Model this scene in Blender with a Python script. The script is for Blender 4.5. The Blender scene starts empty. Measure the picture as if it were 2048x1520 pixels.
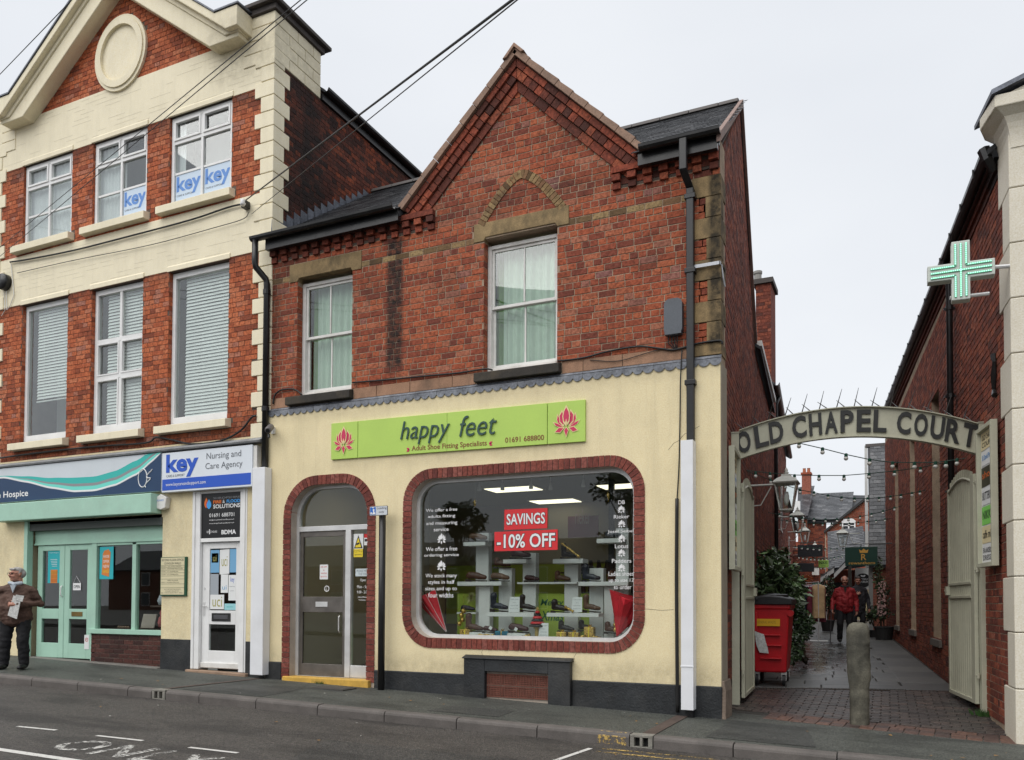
import bpy, bmesh, math, random
from mathutils import Vector, Matrix, noise as mnoise
random.seed(7)
RND = random.Random(11)
scene = bpy.context.scene
COL = scene.collection
# ------------------------------------------------------------------ camera
FPX, PCX, PCY = 1638.1, 1024.0, 1158.7           # focal length and principal point in photo pixels (2048 x 1520)
YAW, PITCH, ROLL = math.radians(24.867), math.radians(1.602), math.radians(0.2415)
def _axes():
    fw = Vector((-math.sin(YAW), math.cos(YAW), 0)); r = Vector((math.cos(YAW), math.sin(YAW), 0)); u = Vector((0, 0, 1))
    f2 = fw*math.cos(PITCH) + u*math.sin(PITCH); u2 = u*math.cos(PITCH) - fw*math.sin(PITCH)
    r3 = r*math.cos(ROLL) + u2*math.sin(ROLL); u3 = u2*math.cos(ROLL) - r*math.sin(ROLL)
    return r3, u3, f2
AR, AU, AF = _axes()
CAM = Vector((1.818, -9.772, 1.35))
def ray(x, y):
    return AR*((x-PCX)/FPX) - AU*((y-PCY)/FPX) + AF
def U(x, y, Y=0.0):                 # photo pixel -> point on the vertical plane Y (the street front)
    d = ray(x, y); return CAM + d*((Y-CAM.y)/d.y)
def UX(x, y, X):
    d = ray(x, y); return CAM + d*((X-CAM.x)/d.x)
def UK(x, y, k):                    # point on an alley wall  X + .077 Y = k
    d = ray(x, y); return CAM + d*((k-(CAM.x+.077*CAM.y))/(d.x+.077*d.y))
def proj(p):
    v = Vector(p)-CAM; z = v.dot(AF)
    return PCX+FPX*v.dot(AR)/z, PCY-FPX*v.dot(AU)/z, z
cam = bpy.data.cameras.new('camera'); camo = bpy.data.objects.new('camera', cam); COL.objects.link(camo)
camo.matrix_world = Matrix(((AR.x, AU.x, -AF.x, CAM.x), (AR.y, AU.y, -AF.y, CAM.y), (AR.z, AU.z, -AF.z, CAM.z), (0, 0, 0, 1)))
cam.sensor_fit = 'HORIZONTAL'; cam.sensor_width = 36.0; cam.lens = FPX/2048*36.0
cam.shift_y = (PCY-760.0)/2048; cam.clip_start = .05; cam.clip_end = 3000
scene.camera = camo
# ------------------------------------------------------------------ world, sun, exposure
SUN_EL, SUN_AZ = math.radians(56), math.radians(200)      # azimuth measured from +Y (into the street front) clockwise
world = bpy.data.worlds.new('World'); scene.world = world; world.use_nodes = True
nt = world.node_tree; nt.nodes.clear()
wo = nt.nodes.new('ShaderNodeOutputWorld'); bg = nt.nodes.new('ShaderNodeBackground')
sky = nt.nodes.new('ShaderNodeTexSky'); sky.sky_type = 'NISHITA'; sky.sun_disc = False
sky.sun_elevation = SUN_EL; sky.sun_rotation = SUN_AZ; sky.air_density = 1.0; sky.dust_density = 3.0; sky.ozone_density = 1.0
tc = nt.nodes.new('ShaderNodeTexCoord'); mp = nt.nodes.new('ShaderNodeMapping'); mp.inputs['Scale'].default_value = (1.0, 1.0, 2.2)
nz = nt.nodes.new('ShaderNodeTexNoise'); nz.inputs['Scale'].default_value = 1.6; nz.inputs['Detail'].default_value = 4; nz.inputs['Roughness'].default_value = .5
cr = nt.nodes.new('ShaderNodeValToRGB')
cr.color_ramp.elements[0].position = .30; cr.color_ramp.elements[0].color = (.735, .765, .815, 1)
cr.color_ramp.elements[1].position = .72; cr.color_ramp.elements[1].color = (.84, .865, .90, 1)
sc = nt.nodes.new('ShaderNodeVectorMath'); sc.operation = 'SCALE'; sc.inputs['Scale'].default_value = 9.2   # cloud deck, in the sky texture's units
mx = nt.nodes.new('ShaderNodeMix'); mx.data_type = 'RGBA'; mx.inputs['Factor'].default_value = .94
nt.links.new(tc.outputs['Generated'], mp.inputs['Vector']); nt.links.new(mp.outputs['Vector'], nz.inputs['Vector'])
nt.links.new(nz.outputs['Fac'], cr.inputs['Fac']); nt.links.new(cr.outputs['Color'], sc.inputs[0])
nt.links.new(sky.outputs['Color'], mx.inputs['A']); nt.links.new(sc.outputs['Vector'], mx.inputs['B'])
nt.links.new(mx.outputs['Result'], bg.inputs['Color']); bg.inputs['Strength'].default_value = .066
nt.links.new(bg.outputs['Background'], wo.inputs['Surface'])
sl = bpy.data.lights.new('sun', 'SUN'); sl.energy = 1.5; sl.angle = math.radians(70); sl.color = (1, .975, .94)
so = bpy.data.objects.new('sun', sl); COL.objects.link(so)
_sd = Vector((math.sin(SUN_AZ)*math.cos(SUN_EL), math.cos(SUN_AZ)*math.cos(SUN_EL), math.sin(SUN_EL)))
so.rotation_euler = _sd.to_track_quat('Z', 'Y').to_euler(); so.location = _sd*40
vs = scene.view_settings; vs.view_transform = 'Standard'; vs.look = 'None'; vs.exposure = 0.85; vs.gamma = 1.0; vs.use_curve_mapping = False
scene.render.engine = 'CYCLES'
# ------------------------------------------------------------------ materials
MATS = {}
def sr(r, g, b):                     # 8-bit sRGB -> linear
    f = lambda c: ((c/255+.055)/1.055)**2.4 if c > 10 else c/255/12.92
    return (f(r), f(g), f(b))
class N:
    def __init__(s, name):
        s.m = bpy.data.materials.new(name); s.m.use_nodes = True; s.t = s.m.node_tree; s.t.nodes.clear()
        s.out = s.t.nodes.new('ShaderNodeOutputMaterial'); MATS[name] = s.m
    def n(s, typ, **k):
        o = s.t.nodes.new('ShaderNode'+typ)
        for a, v in k.items():
            if hasattr(o, a): setattr(o, a, v)
        return o
    def l(s, a, b): s.t.links.new(a, b)
    def pos(s): return s.n('NewGeometry').outputs['Position']
    def noise(s, scale, detail=3, rough=.55, vec=None, stretch=None):
        o = s.n('TexNoise'); o.inputs['Scale'].default_value = scale; o.inputs['Detail'].default_value = detail; o.inputs['Roughness'].default_value = rough
        v = vec or s.pos()
        if stretch:
            m = s.n('Mapping'); m.inputs['Scale'].default_value = stretch; s.l(v, m.inputs['Vector']); v = m.outputs['Vector']
        s.l(v, o.inputs['Vector']); return o.outputs['Fac']
    def ramp(s, fac, stops):
        r = s.n('ValToRGB'); e = r.color_ramp.elements
        while len(e) < len(stops): e.new(.5)
        for i, (p, c) in enumerate(stops):
            e[i].position = p; e[i].color = (c[0], c[1], c[2], 1) if hasattr(c, '__len__') else (c, c, c, 1)
        s.l(fac, r.inputs['Fac']); return r.outputs['Color']
    def mix(s, fac, a, b, mode='MIX'):
        m = s.n('Mix'); m.data_type = 'RGBA'; m.blend_type = mode
        for v, sock in ((fac, m.inputs['Factor']), (a, m.inputs['A']), (b, m.inputs['B'])):
            if hasattr(v, 'is_output'): s.l(v, sock)
            elif hasattr(v, '__len__'): sock.default_value = (v[0], v[1], v[2], 1)
            elif sock.type == 'RGBA': sock.default_value = (v, v, v, 1)
            else: sock.default_value = v
        return m.outputs['Result']
    def math(s, op, a, b=0.0, c=0.0, clamp=False):
        m = s.n('Math'); m.operation = op; m.use_clamp = clamp
        for i, v in enumerate((a, b, c)):
            if hasattr(v, 'is_output'): s.l(v, m.inputs[i])
            else: m.inputs[i].default_value = v
        return m.outputs[0]
    def bump(s, h, strength, dist=.01, normal=None):
        b = s.n('Bump'); b.inputs['Strength'].default_value = strength; b.inputs['Distance'].default_value = dist
        s.l(h, b.inputs['Height'])
        if normal: s.l(normal, b.inputs['Normal'])
        return b.outputs['Normal']
    def bsdf(s, col, rough=.7, normal=None, metal=0.0, spec=.5, **k):
        p = s.n('BsdfPrincipled')
        for v, nm in ((col, 'Base Color'), (rough, 'Roughness'), (metal, 'Metallic'), (spec, 'Specular IOR Level')):
            so_ = p.inputs[nm]
            if hasattr(v, 'is_output'): s.l(v, so_)
            elif hasattr(v, '__len__'): so_.default_value = (v[0], v[1], v[2], 1)
            else: so_.default_value = v
        if normal: s.l(normal, p.inputs['Normal'])
        s.l(p.outputs['BSDF'], s.out.inputs['Surface']); return p
    def xyz(s):
        x = s.n('SeparateXYZ'); s.l(s.pos(), x.inputs[0]); return x.outputs
    def band(s, v, lo, hi, soft):      # 1 inside lo..hi
        a = s.math('SUBTRACT', v, lo); a = s.math('DIVIDE', a, soft, clamp=True)
        b = s.math('SUBTRACT', hi, v); b = s.math('DIVIDE', b, soft, clamp=True)
        return s.math('MULTIPLY', a, b)
def surf(name, col, rough=.6, var=.12, scale=3.0, fine=60.0, bump=.15, metal=0.0, dirt=None, dirt_amt=.0, spec=.4, bdist=.004, stretch=None):
    """general painted / stone / plastic surface: two scales of tone variation, patchy dirt, fine relief"""
    k = N(name)
    a = k.noise(scale, 5, .6, stretch=stretch); b = k.noise(fine, 2, .5)
    lo = tuple(c*(1-var) for c in col); hi = tuple(min(1, c*(1+var)) for c in col)
    c = k.ramp(a, [(.3, lo), (.7, hi)])
    c = k.mix(.5*var, c, k.ramp(b, [(.35, 0), (.65, 1)]), 'OVERLAY')
    if dirt_amt > 0:
        d = k.ramp(k.noise(scale*.55, 6, .7, stretch=stretch), [(.48, 0), (.75, 1)])
        c = k.mix(k.math('MULTIPLY', d, dirt_amt), c, dirt or (.05, .045, .035))
    r = k.math('ADD', k.math('MULTIPLY', k.math('SUBTRACT', a, .5), .25), rough, clamp=True)
    k.bsdf(c, r, k.bump(b, bump, bdist) if bump > 0 else None, metal, spec)
    return k.m
def flat(name, col, rough=.5, metal=0.0, spec=.4, emit=None):
    k = N(name); p = k.bsdf(col, rough, None, metal, spec)
    if emit: p.inputs['Emission Color'].default_value = (*emit[0], 1); p.inputs['Emission Strength'].default_value = emit[1]
    return k.m
def brick_mat(name, stops, rough=.85, soot=.25, stains=(), white=0.0, ysoot=None):
    """per-brick tone: random per object for single bricks, random per island for the joined ones"""
    k = N(name)
    g = k.n('NewGeometry'); oi = k.n('ObjectInfo')
    t = k.math('FRACT', k.math('ADD', g.outputs['Random Per Island'], oi.outputs['Random']))
    c = k.ramp(t, stops)
    n1 = k.noise(26, 5, .7); n2 = k.noise(1.3, 4, .6); n3 = k.noise(110, 3, .6)
    c = k.mix(k.ramp(n1, [(.42, 0), (.66, .75)]), c, tuple(x*.32 for x in stops[1][1]))
    c = k.mix(k.ramp(n1, [(.22, .35), (.40, 0)]), c, tuple(min(1, x*1.9+.02) for x in stops[-1][1]))
    c = k.mix(k.math('MULTIPLY', k.ramp(n2, [(.5, 0), (.78, 1)]), soot), c, (.03, .022, .018))
    X = k.xyz()
    for (x0, x1, z0, z1, amt, sf) in stains:
        m = k.math('MULTIPLY', k.band(X[0], x0, x1, sf), k.band(X[2], z0, z1, .25))
        m = k.math('MULTIPLY', m, k.ramp(k.noise(9, 4, .6), [(.25, .35), (.6, 1)]))
        c = k.mix(k.math('MULTIPLY', m, amt), c, (.018, .016, .015))
    if ysoot:
        m = k.math('MULTIPLY', k.band(X[1], *ysoot[:3]), k.ramp(k.noise(2.2, 4, .6), [(.3, .5), (.6, 1)])); c = k.mix(k.math('MULTIPLY', m, ysoot[3]), c, (.012, .011, .011))
    if white > 0:
        w = k.ramp(k.noise(3.1, 5, .75), [(.62, 0), (.74, 1)])
        c = k.mix(k.math('MULTIPLY', k.math('MULTIPLY', w, k.ramp(n1, [(.45, 0), (.6, 1)])), white), c, (.6, .55, .5))
    k.bsdf(c, rough, k.bump(n3, .5, .004, k.bump(n1, .6, .008)), 0, .25)
    return k.m
def stained(name, col, rough, stains, var=.1, scale=3, bump=.2, soot=(.02, .018, .015), soot_amt=.0, streak=0.0):
    k = N(name); a = k.noise(scale, 5, .65); b = k.noise(70, 3, .6)
    c = k.ramp(a, [(.3, tuple(x*(1-var) for x in col)), (.7, tuple(x*(1+var) for x in col))])
    c = k.mix(.35, c, k.ramp(b, [(.3, .2), (.7, .8)]), 'OVERLAY')
    if soot_amt: c = k.mix(k.math('MULTIPLY', k.ramp(k.noise(2.4, 6, .7, stretch=(1, 1, .6)), [(.45, 0), (.68, 1)]), soot_amt), c, soot)
    if streak: c = k.mix(k.math('MULTIPLY', k.ramp(k.noise(1.0, 5, .7, stretch=(7, 7, .5)), [(.5, 0), (.75, 1)]), streak), c, (.22, .17, .10))
    X = k.xyz()
    for (x0, x1, z0, z1, amt, sf, cc) in stains:
        m = k.math('MULTIPLY', k.band(X[0], x0, x1, sf), k.band(X[2], z0, z1, sf))
        m = k.math('MULTIPLY', m, k.ramp(k.noise(7, 5, .7), [(.3, .1), (.62, 1)]))
        c = k.mix(k.math('MULTIPLY', m, amt), c, cc)
    k.bsdf(c, rough, k.bump(b, bump, .004), 0, .3); return k.m
def glass_mat(name, tint=(.93, .96, .95), refl=1.0, rough=.0):
    k = N(name); lw = k.n('Fresnel'); bf = k.n('NewGeometry').outputs['Backfacing']; k.l(k.math('MULTIPLY_ADD', bf, 1/1.52-1.52, 1.52), lw.inputs['IOR'])
    tr = k.n('BsdfTransparent'); tr.inputs['Color'].default_value = (*tint, 1)
    gl = k.n('BsdfGlossy'); gl.inputs['Roughness'].default_value = rough
    f = k.math('MULTIPLY', lw.outputs[0], 1.0*refl, clamp=True)
    mxs = k.n('MixShader'); k.l(f, mxs.inputs[0]); k.l(tr.outputs[0], mxs.inputs[1]); k.l(gl.outputs[0], mxs.inputs[2])
    k.l(mxs.outputs[0], k.out.inputs['Surface']); return k.m
# ------------------------------------------------------------------ object helpers
def tag(o, label=None, cat=None, group=None, kind=None):
    if label: o['label'] = label
    if cat: o['category'] = cat
    if group: o['group'] = group
    if kind: o['kind'] = kind
    return o
def thing(name, label, cat, loc=(0, 0, 0), group=None, rz=0.0):
    o = bpy.data.objects.new(name, None); COL.objects.link(o); o.location = loc; o.rotation_euler = (0, 0, rz)
    o.empty_display_size = .1
    return tag(o, label, cat, group)
def setparent(o, parent):
    if parent is None: return o
    o.parent = parent
    return o
def wparent(o, parent):               # o is given in world coordinates; parents have translation + rz only, or are origin meshes
    if parent is None: return o
    o.parent = parent
    chain = []; p = parent
    while p is not None: chain.append(p); p = p.parent
    M = Matrix.Identity(4)
    for q in reversed(chain): M = M @ q.matrix_parent_inverse @ q.matrix_basis
    o.matrix_parent_inverse = M.inverted()
    return o
class MB:
    def __init__(s): s.v = []; s.f = []; s.mi = []; s.cur = 0
    def add(s, vs_, fs):
        o = len(s.v); s.v += [tuple(v) for v in vs_]; s.f += [tuple(i+o for i in f) for f in fs]; s.mi += [s.cur]*len(fs); return s
    def box(s, x0, x1, y0, y1, z0, z1):
        if x0 > x1: x0, x1 = x1, x0
        if y0 > y1: y0, y1 = y1, y0
        if z0 > z1: z0, z1 = z1, z0
        return s.add([(x0, y0, z0), (x1, y0, z0), (x1, y1, z0), (x0, y1, z0), (x0, y0, z1), (x1, y0, z1), (x1, y1, z1), (x0, y1, z1)],
                     [(0, 3, 2, 1), (4, 5, 6, 7), (0, 1, 5, 4), (1, 2, 6, 5), (2, 3, 7, 6), (3, 0, 4, 7)])
    def obox(s, o, a, b, c):           # oriented box: corner o, edge vectors a b c
        o, a, b, c = map(Vector, (o, a, b, c))
        P = [o, o+a, o+a+b, o+b, o+c, o+a+c, o+a+b+c, o+b+c]
        fs = [(0, 3, 2, 1), (4, 5, 6, 7), (0, 1, 5, 4), (1, 2, 6, 5), (2, 3, 7, 6), (3, 0, 4, 7)]
        if a.cross(b).dot(c) < 0: fs = [f[::-1] for f in fs]
        return s.add(P, fs)
    def prism(s, pts, ext):            # planar polygon (3d points) extruded by vector
        n = len(pts); e = Vector(ext); P = [Vector(p) for p in pts]
        nrm = Vector((0, 0, 0))
        for i in range(n): nrm += P[i].cross(P[(i+1) % n])
        fl = nrm.dot(e) > 0
        fs = [tuple(range(n)), tuple(range(2*n-1, n-1, -1))] + [(i, i+n, (i+1) % n+n, (i+1) % n) for i in range(n)]
        if fl: fs = [f[::-1] for f in fs]
        return s.add(P+[p+e for p in P], fs)
    def xz(s, pts, y0, y1): return s.prism([(x, y0, z) for x, z in pts], (0, y1-y0, 0))
    def quad(s, a, b, c, d): return s.add([a, b, c, d], [(0, 1, 2, 3)])
    def tube(s, pts, r, seg=8, cap=True):
        pts = [Vector(p) for p in pts]; rr = r if hasattr(r, '__len__') else [r]*len(pts)
        o = len(s.v); n = len(pts); up = None
        for i, p in enumerate(pts):
            d = (pts[min(i+1, n-1)]-pts[max(i-1, 0)])
            d = d.normalized() if d.length > 1e-9 else Vector((0, 0, 1))
            if up is None: up = Vector((0, 0, 1)) if abs(d.z) < .9 else Vector((1, 0, 0))
            a = d.cross(up)
            if a.length < 1e-5: a = d.cross(Vector((1, 0, 0)))
            a.normalize(); b = a.cross(d).normalized(); up = b
            for j in range(seg):
                t = 2*math.pi*j/seg; s.v.append(tuple(p+(a*math.cos(t)+b*math.sin(t))*rr[i]))
        fs = []
        for i in range(n-1):
            for j in range(seg):
                fs.append((o+i*seg+j, o+(i+1)*seg+j, o+(i+1)*seg+(j+1) % seg, o+i*seg+(j+1) % seg))
        if cap: fs.append(tuple(o+j for j in range(seg))); fs.append(tuple(o+(n-1)*seg+j for j in range(seg-1, -1, -1)))
        s.f += fs; s.mi += [s.cur]*len(fs); return s
    def lathe(s, c, prof, seg=16, axis='z', a0=0.0):
        o = len(s.v); c = Vector(c)
        for r, h in prof:
            for j in range(seg):
                t = 2*math.pi*j/seg+a0
                if axis == 'z': s.v.append((c.x+r*math.cos(t), c.y+r*math.sin(t), c.z+h))
                elif axis == 'y': s.v.append((c.x+r*math.cos(t), c.y+h, c.z+r*math.sin(t)))
                else: s.v.append((c.x+h, c.y+r*math.cos(t), c.z+r*math.sin(t)))
        fs = []
        for i in range(len(prof)-1):
            for j in range(seg):
                q = (o+i*seg+j, o+i*seg+(j+1) % seg, o+(i+1)*seg+(j+1) % seg, o+(i+1)*seg+j)
                fs.append(q if axis == 'z' or axis == 'x' else q[::-1])
        a = tuple(o+j for j in range(seg)); b = tuple(o+(len(prof)-1)*seg+j for j in range(seg))
        if axis == 'y': fs += [a, b[::-1]]
        else: fs += [a[::-1], b]
        s.f += fs; s.mi += [s.cur]*len(fs); return s
    def ball(s, c, rx, ry=None, rz=None, seg=12, rings=8):
        ry = ry or rx; rz = rz or rx; o = len(s.v); c = Vector(c)
        s.v.append((c.x, c.y, c.z+rz))
        for i in range(1, rings):
            a = math.pi*i/rings
            for j in range(seg):
                t = 2*math.pi*j/seg; s.v.append((c.x+rx*math.sin(a)*math.cos(t), c.y+ry*math.sin(a)*math.sin(t), c.z+rz*math.cos(a)))
        s.v.append((c.x, c.y, c.z-rz)); L = len(s.v)-1; fs = []
        for j in range(seg): fs.append((o, o+1+j, o+1+(j+1) % seg))
        for i in range(rings-2):
            for j in range(seg): fs.append((o+1+i*seg+j, o+1+(i+1)*seg+j, o+1+(i+1)*seg+(j+1) % seg, o+1+i*seg+(j+1) % seg))
        for j in range(seg): fs.append((L, o+1+(rings-2)*seg+(j+1) % seg, o+1+(rings-2)*seg+j))
        s.f += fs; s.mi += [s.cur]*len(fs); return s
    def mesh(s, name, mats, smooth=False):
        me = bpy.data.meshes.new(name); me.from_pydata(s.v, [], s.f); 
        for m in (mats if isinstance(mats, (list, tuple)) else [mats]): me.materials.append(m)
        if isinstance(mats, (list, tuple)) and len(mats) > 1: me.polygons.foreach_set('material_index', s.mi)
        if smooth: me.polygons.foreach_set('use_smooth', [True]*len(me.polygons))
        me.update(); return me
    def build(s, name, mats, parent=None, smooth=False, bevel=0.0):
        o = bpy.data.objects.new(name, s.mesh(name, mats, smooth)); COL.objects.link(o)
        if bevel:
            b = o.modifiers.new('bevel', 'BEVEL'); b.width = bevel; b.segments = 2; b.limit_method = 'ANGLE'
        if smooth == 'auto':
            pass
        return wparent(o, parent)
def link(name, me, parent=None, M=None):
    o = bpy.data.objects.new(name, me); COL.objects.link(o)
    if parent is not None: wparent(o, parent)
    if M is not None: o.matrix_basis = M
    return o
def one(name, label, cat, mb, mats, group=None, kind=None, smooth=False, bevel=0.0):
    o = mb.build(name, mats, None, smooth, bevel); return tag(o, label, cat, group, kind)
def structure(name, mb, mats, parent=None, bevel=0.0):
    o = mb.build(name, mats, parent, False, bevel); o['kind'] = 'structure'; return o
# meshes from curves and modifiers are made in a small scene of their own (fast)
TMP = bpy.data.scenes.new('workbench')
def evaluated_mesh(ob):
    TMP.collection.objects.link(ob); vl = TMP.view_layers[0]; vl.update()
    me = bpy.data.meshes.new_from_object(ob.evaluated_get(vl.depsgraph)); bpy.data.objects.remove(ob); return me
# text as mesh (built-in font)
_TX = {}
def text_mesh(s_, bold=0.0, shear=0.0, ext=0.0, spacing=1.0):
    key = (s_, bold, shear, ext, spacing)
    if key in _TX: return _TX[key]
    cu = bpy.data.curves.new('lettering', 'FONT'); cu.body = s_; cu.offset = bold; cu.shear = shear; cu.extrude = ext; cu.space_character = spacing
    cu.resolution_u = 3
    me = evaluated_mesh(bpy.data.objects.new('lettering', cu)); bpy.data.curves.remove(cu)
    xs = [v.co.x for v in me.vertices]; ys = [v.co.y for v in me.vertices]
    _TX[key] = (me, min(xs), max(xs), min(ys), max(ys)); return _TX[key]
def text(s_, o, u, up, w, h, mat, parent, name='lettering', bold=0.0, shear=0.0, ext=0.0, spacing=1.0, arc=None):
    """fit the words into w x h with lower left corner o, along unit u, up unit up"""
    me, x0, x1, y0, y1 = text_mesh(s_, bold, shear, ext, spacing)
    m2 = me.copy(); m2.materials.clear(); m2.materials.append(mat)
    o = Vector(o); u = Vector(u); up = Vector(up); n = u.cross(up)
    kx = w/(x1-x0); ky = (h/(y1-y0)) if h else kx
    for v in m2.vertices:
        p = o+u*((v.co.x-x0)*kx)+up*((v.co.y-y0)*ky)+n*(v.co.z*kx)
        if arc: p += up*arc((v.co.x-x0)*kx/w)
        v.co = p
    return link(name, m2, parent)
def ftext(s_, x0, x1, z0, z1, Y, mat, parent, **k):    # on a plane facing the street
    return text(s_, (x0, Y, z0), (1, 0, 0), (0, 0, 1), x1-x0, z1-z0, mat, parent, **k)
def copy_tree(o, parent=None):
    c = o.copy(); COL.objects.link(c); c.parent = parent
    for ch in o.children: copy_tree(ch, c)
    return c
# remesh several overlapping blobs into one continuous skin
def remesh(mb, name, mat, voxel, parent=None, smooth_it=6, fold=0.0):
    me = mb.mesh(name, mat); ob = bpy.data.objects.new(name, me)
    r = ob.modifiers.new('r', 'REMESH'); r.mode = 'VOXEL'; r.voxel_size = voxel; r.use_smooth_shade = True
    s_ = ob.modifiers.new('s', 'SMOOTH'); s_.iterations = smooth_it; s_.factor = .5
    m2 = evaluated_mesh(ob); bpy.data.meshes.remove(me)
    m2.name = name
    if fold:
        for v in m2.vertices: v.co += v.normal*(fold*mnoise.noise(Vector((v.co.x*9, v.co.y*9, v.co.z*14)))+fold*.6*mnoise.noise(Vector((v.co.x*22, v.co.y*22, v.co.z*30))))
    if not m2.materials: m2.materials.append(mat)
    return link(name, m2, parent)
def limb(mb, pts, rad, seg=10):
    mb.tube(pts, rad, seg)
    for p, r in zip(pts, rad): mb.ball(p, r*.99, seg=seg, rings=6)
# ------------------------------------------------------------------ bricks
def _unit_brick(seed):
    r = random.Random(seed); j = lambda a: r.uniform(-a, a)
    fx, fz = .012, .035
    F = [(fx+j(.008), 0+j(.04), fz+j(.03)), (1-fx+j(.008), 0+j(.04), fz+j(.03)), (1-fx+j(.008), 0+j(.04), 1-fz+j(.03)), (fx+j(.008), 0+j(.04), 1-fz+j(.03))]
    M_ = [(0+j(.008), .3, 0+j(.02)), (1+j(.008), .3, 0+j(.02)), (1+j(.008), .3, 1+j(.02)), (0+j(.008), .3, 1+j(.02))]
    B = [(0, 1, 0), (1, 1, 0), (1, 1, 1), (0, 1, 1)]
    fs = [(0, 1, 2, 3)]+[(i, i+4, (i+1) % 4+4, (i+1) % 4) for i in range(4)]+[(i+4, i+8, (i+1) % 4+8, (i+1) % 4+4) for i in range(4)]
    return F+M_+B, fs
UB = [_unit_brick(i) for i in range(8)]
_ubm = {}
def unit_brick_mesh(i, mat):
    k = (i, mat.name)
    if k not in _ubm:
        me = bpy.data.meshes.new('brick'); me.from_pydata(UB[i][0], [], UB[i][1]); me.materials.append(mat); me.update(); _ubm[k] = me
    return _ubm[k]
def bond_rows(u0, u1, row, bl, bw, joint, kind, rnd):
    """intervals of one course"""
    out = []
    if kind == 'garden': hdr = (row % 3 == 2)
    elif kind == 'english': hdr = (row % 2 == 1)
    elif kind == 'header': hdr = True
    else: hdr = False
    step = bw if hdr else bl
    off = -(step*.5)*(row % 2) if kind != 'english' else (-(bw*.5) if hdr else 0)
    if kind == 'garden' and not hdr: off = -(bl*.5)*((row % 3) % 2) - bl*.21*((row//3) % 2)
    x = u0+off-step
    while x < u1:
        w = step+rnd.uniform(-.006, .006)
        if not hdr and rnd.random() < .06: w = bw
        a, b = max(x, u0), min(x+w-joint, u1)
        if b-a > .03: out.append((a, b))
        x += w
    return out
def brick_field(parent, O, udir, ndir, u0, u1, z0, z1, course, bl, mat, holes=(), bond='garden', outline=None, proud=.006, joint=.0105,
                single=0, seed=1, name='brick', clip_single=True, rows0=0, skip=None):
    """bricks on the wall plane through O; holes = [(u0,u1,z0,z1)]; outline(zmid)->(ulo,uhi); `single` of the largest seen become objects"""
    rnd = random.Random(seed); O = Vector(O); ud = Vector(udir).normalized(); nd = Vector(ndir).normalized()
    L = []; r = rows0; z = z0
    while z < z1-.02:
        h = min(course, z1-z)-joint
        lo, hi = (u0, u1) if outline is None else outline(z+h*.5)
        if hi-lo > .05:
            for a, b in bond_rows(u0, u1, r, bl, bl*.5, joint, bond, rnd):
                a, b = max(a, lo), min(b, hi)
                seg = [(a, b)]
                for (ha, hb, hz0, hz1) in holes:
                    if z+h*.5 < hz0 or z+h*.5 > hz1: continue
                    ns = []
                    for (p, q) in seg:
                        if hb <= p or ha >= q: ns.append((p, q)); continue
                        if ha > p: ns.append((p, ha))
                        if hb < q: ns.append((hb, q))
                    seg = ns
                for (p, q) in seg:
                    if q-p > .025 and not (skip and skip((p+q)/2, z+h/2)): L.append((p, q, z, h))
        z += course; r += 1
    items = []
    for (p, q, z, h) in L:
        c = O+ud*((p+q)/2)+Vector((0, 0, z+h/2)); x, y, d = proj(c)
        vis = d > .5 and -20 < x < 2068 and -20 < y < 1540
        items.append(((q-p)*h/max(d, .3)**2*(1 if vis else .0), p, q, z, h, rnd.randrange(8), rnd.uniform(-.0025, .0025)))
    items.sort(key=lambda t: -t[0])
    sing = [t for t in items[:single] if t[0] > 0]; rest = items[len(sing):]
    dep = proud+.004
    def mtx(t):
        _, p, q, z, h, vi, dz = t
        o = O+ud*p+Vector((0, 0, z))+nd*(proud+dz); y = -nd
        return Matrix(((ud.x*(q-p), y.x*dep, 0, o.x), (ud.y*(q-p), y.y*dep, 0, o.y), (0, 0, h, o.z), (0, 0, 0, 1)))
    for t in sing:
        link(name, unit_brick_mesh(t[5], mat), parent, mtx(t))
    if rest:
        mb = MB()
        for t in rest:
            M_ = mtx(t); vs_, fs = UB[t[5]]; mb.add([M_ @ Vector(v) for v in vs_], fs)
        o = mb.build('brickwork', mat, parent); o['kind'] = 'stuff'
    return len(sing), len(rest)
def wall_panel(mb, u0, u1, z0, z1, holes, y0, y1):
    """solid wall in the street plane (x,z), thickness y0..y1, with rectangular holes: cells between all the cut lines"""
    us = sorted(set([u0, u1]+[h[0] for h in holes]+[h[1] for h in holes])); zs = sorted(set([z0, z1]+[h[2] for h in holes]+[h[3] for h in holes]))
    us = [u for u in us if u0 <= u <= u1]; zs = [z for z in zs if z0 <= z <= z1]
    solid = lambda a, b: not any(h[0] < a < h[1] and h[2] < b < h[3] for h in holes)
    for j in range(len(zs)-1):
        i = 0
        while i < len(us)-1:
            zm = (zs[j]+zs[j+1])/2
            if not solid((us[i]+us[i+1])/2, zm): i += 1; continue
            k = i
            while k+1 < len(us)-1 and solid((us[k+1]+us[k+2])/2, zm): k += 1
            mb.box(us[i], us[k+1], y0, y1, zs[j], zs[j+1]); i = k+1
def ground_z(X, Y):
    base = -.027*max(-16, min(16, X))
    if Y <= 0: return base
    t = min(Y/3.0, 1.0); return (1-t)*base+t*(-.03)+.03*Y
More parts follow.
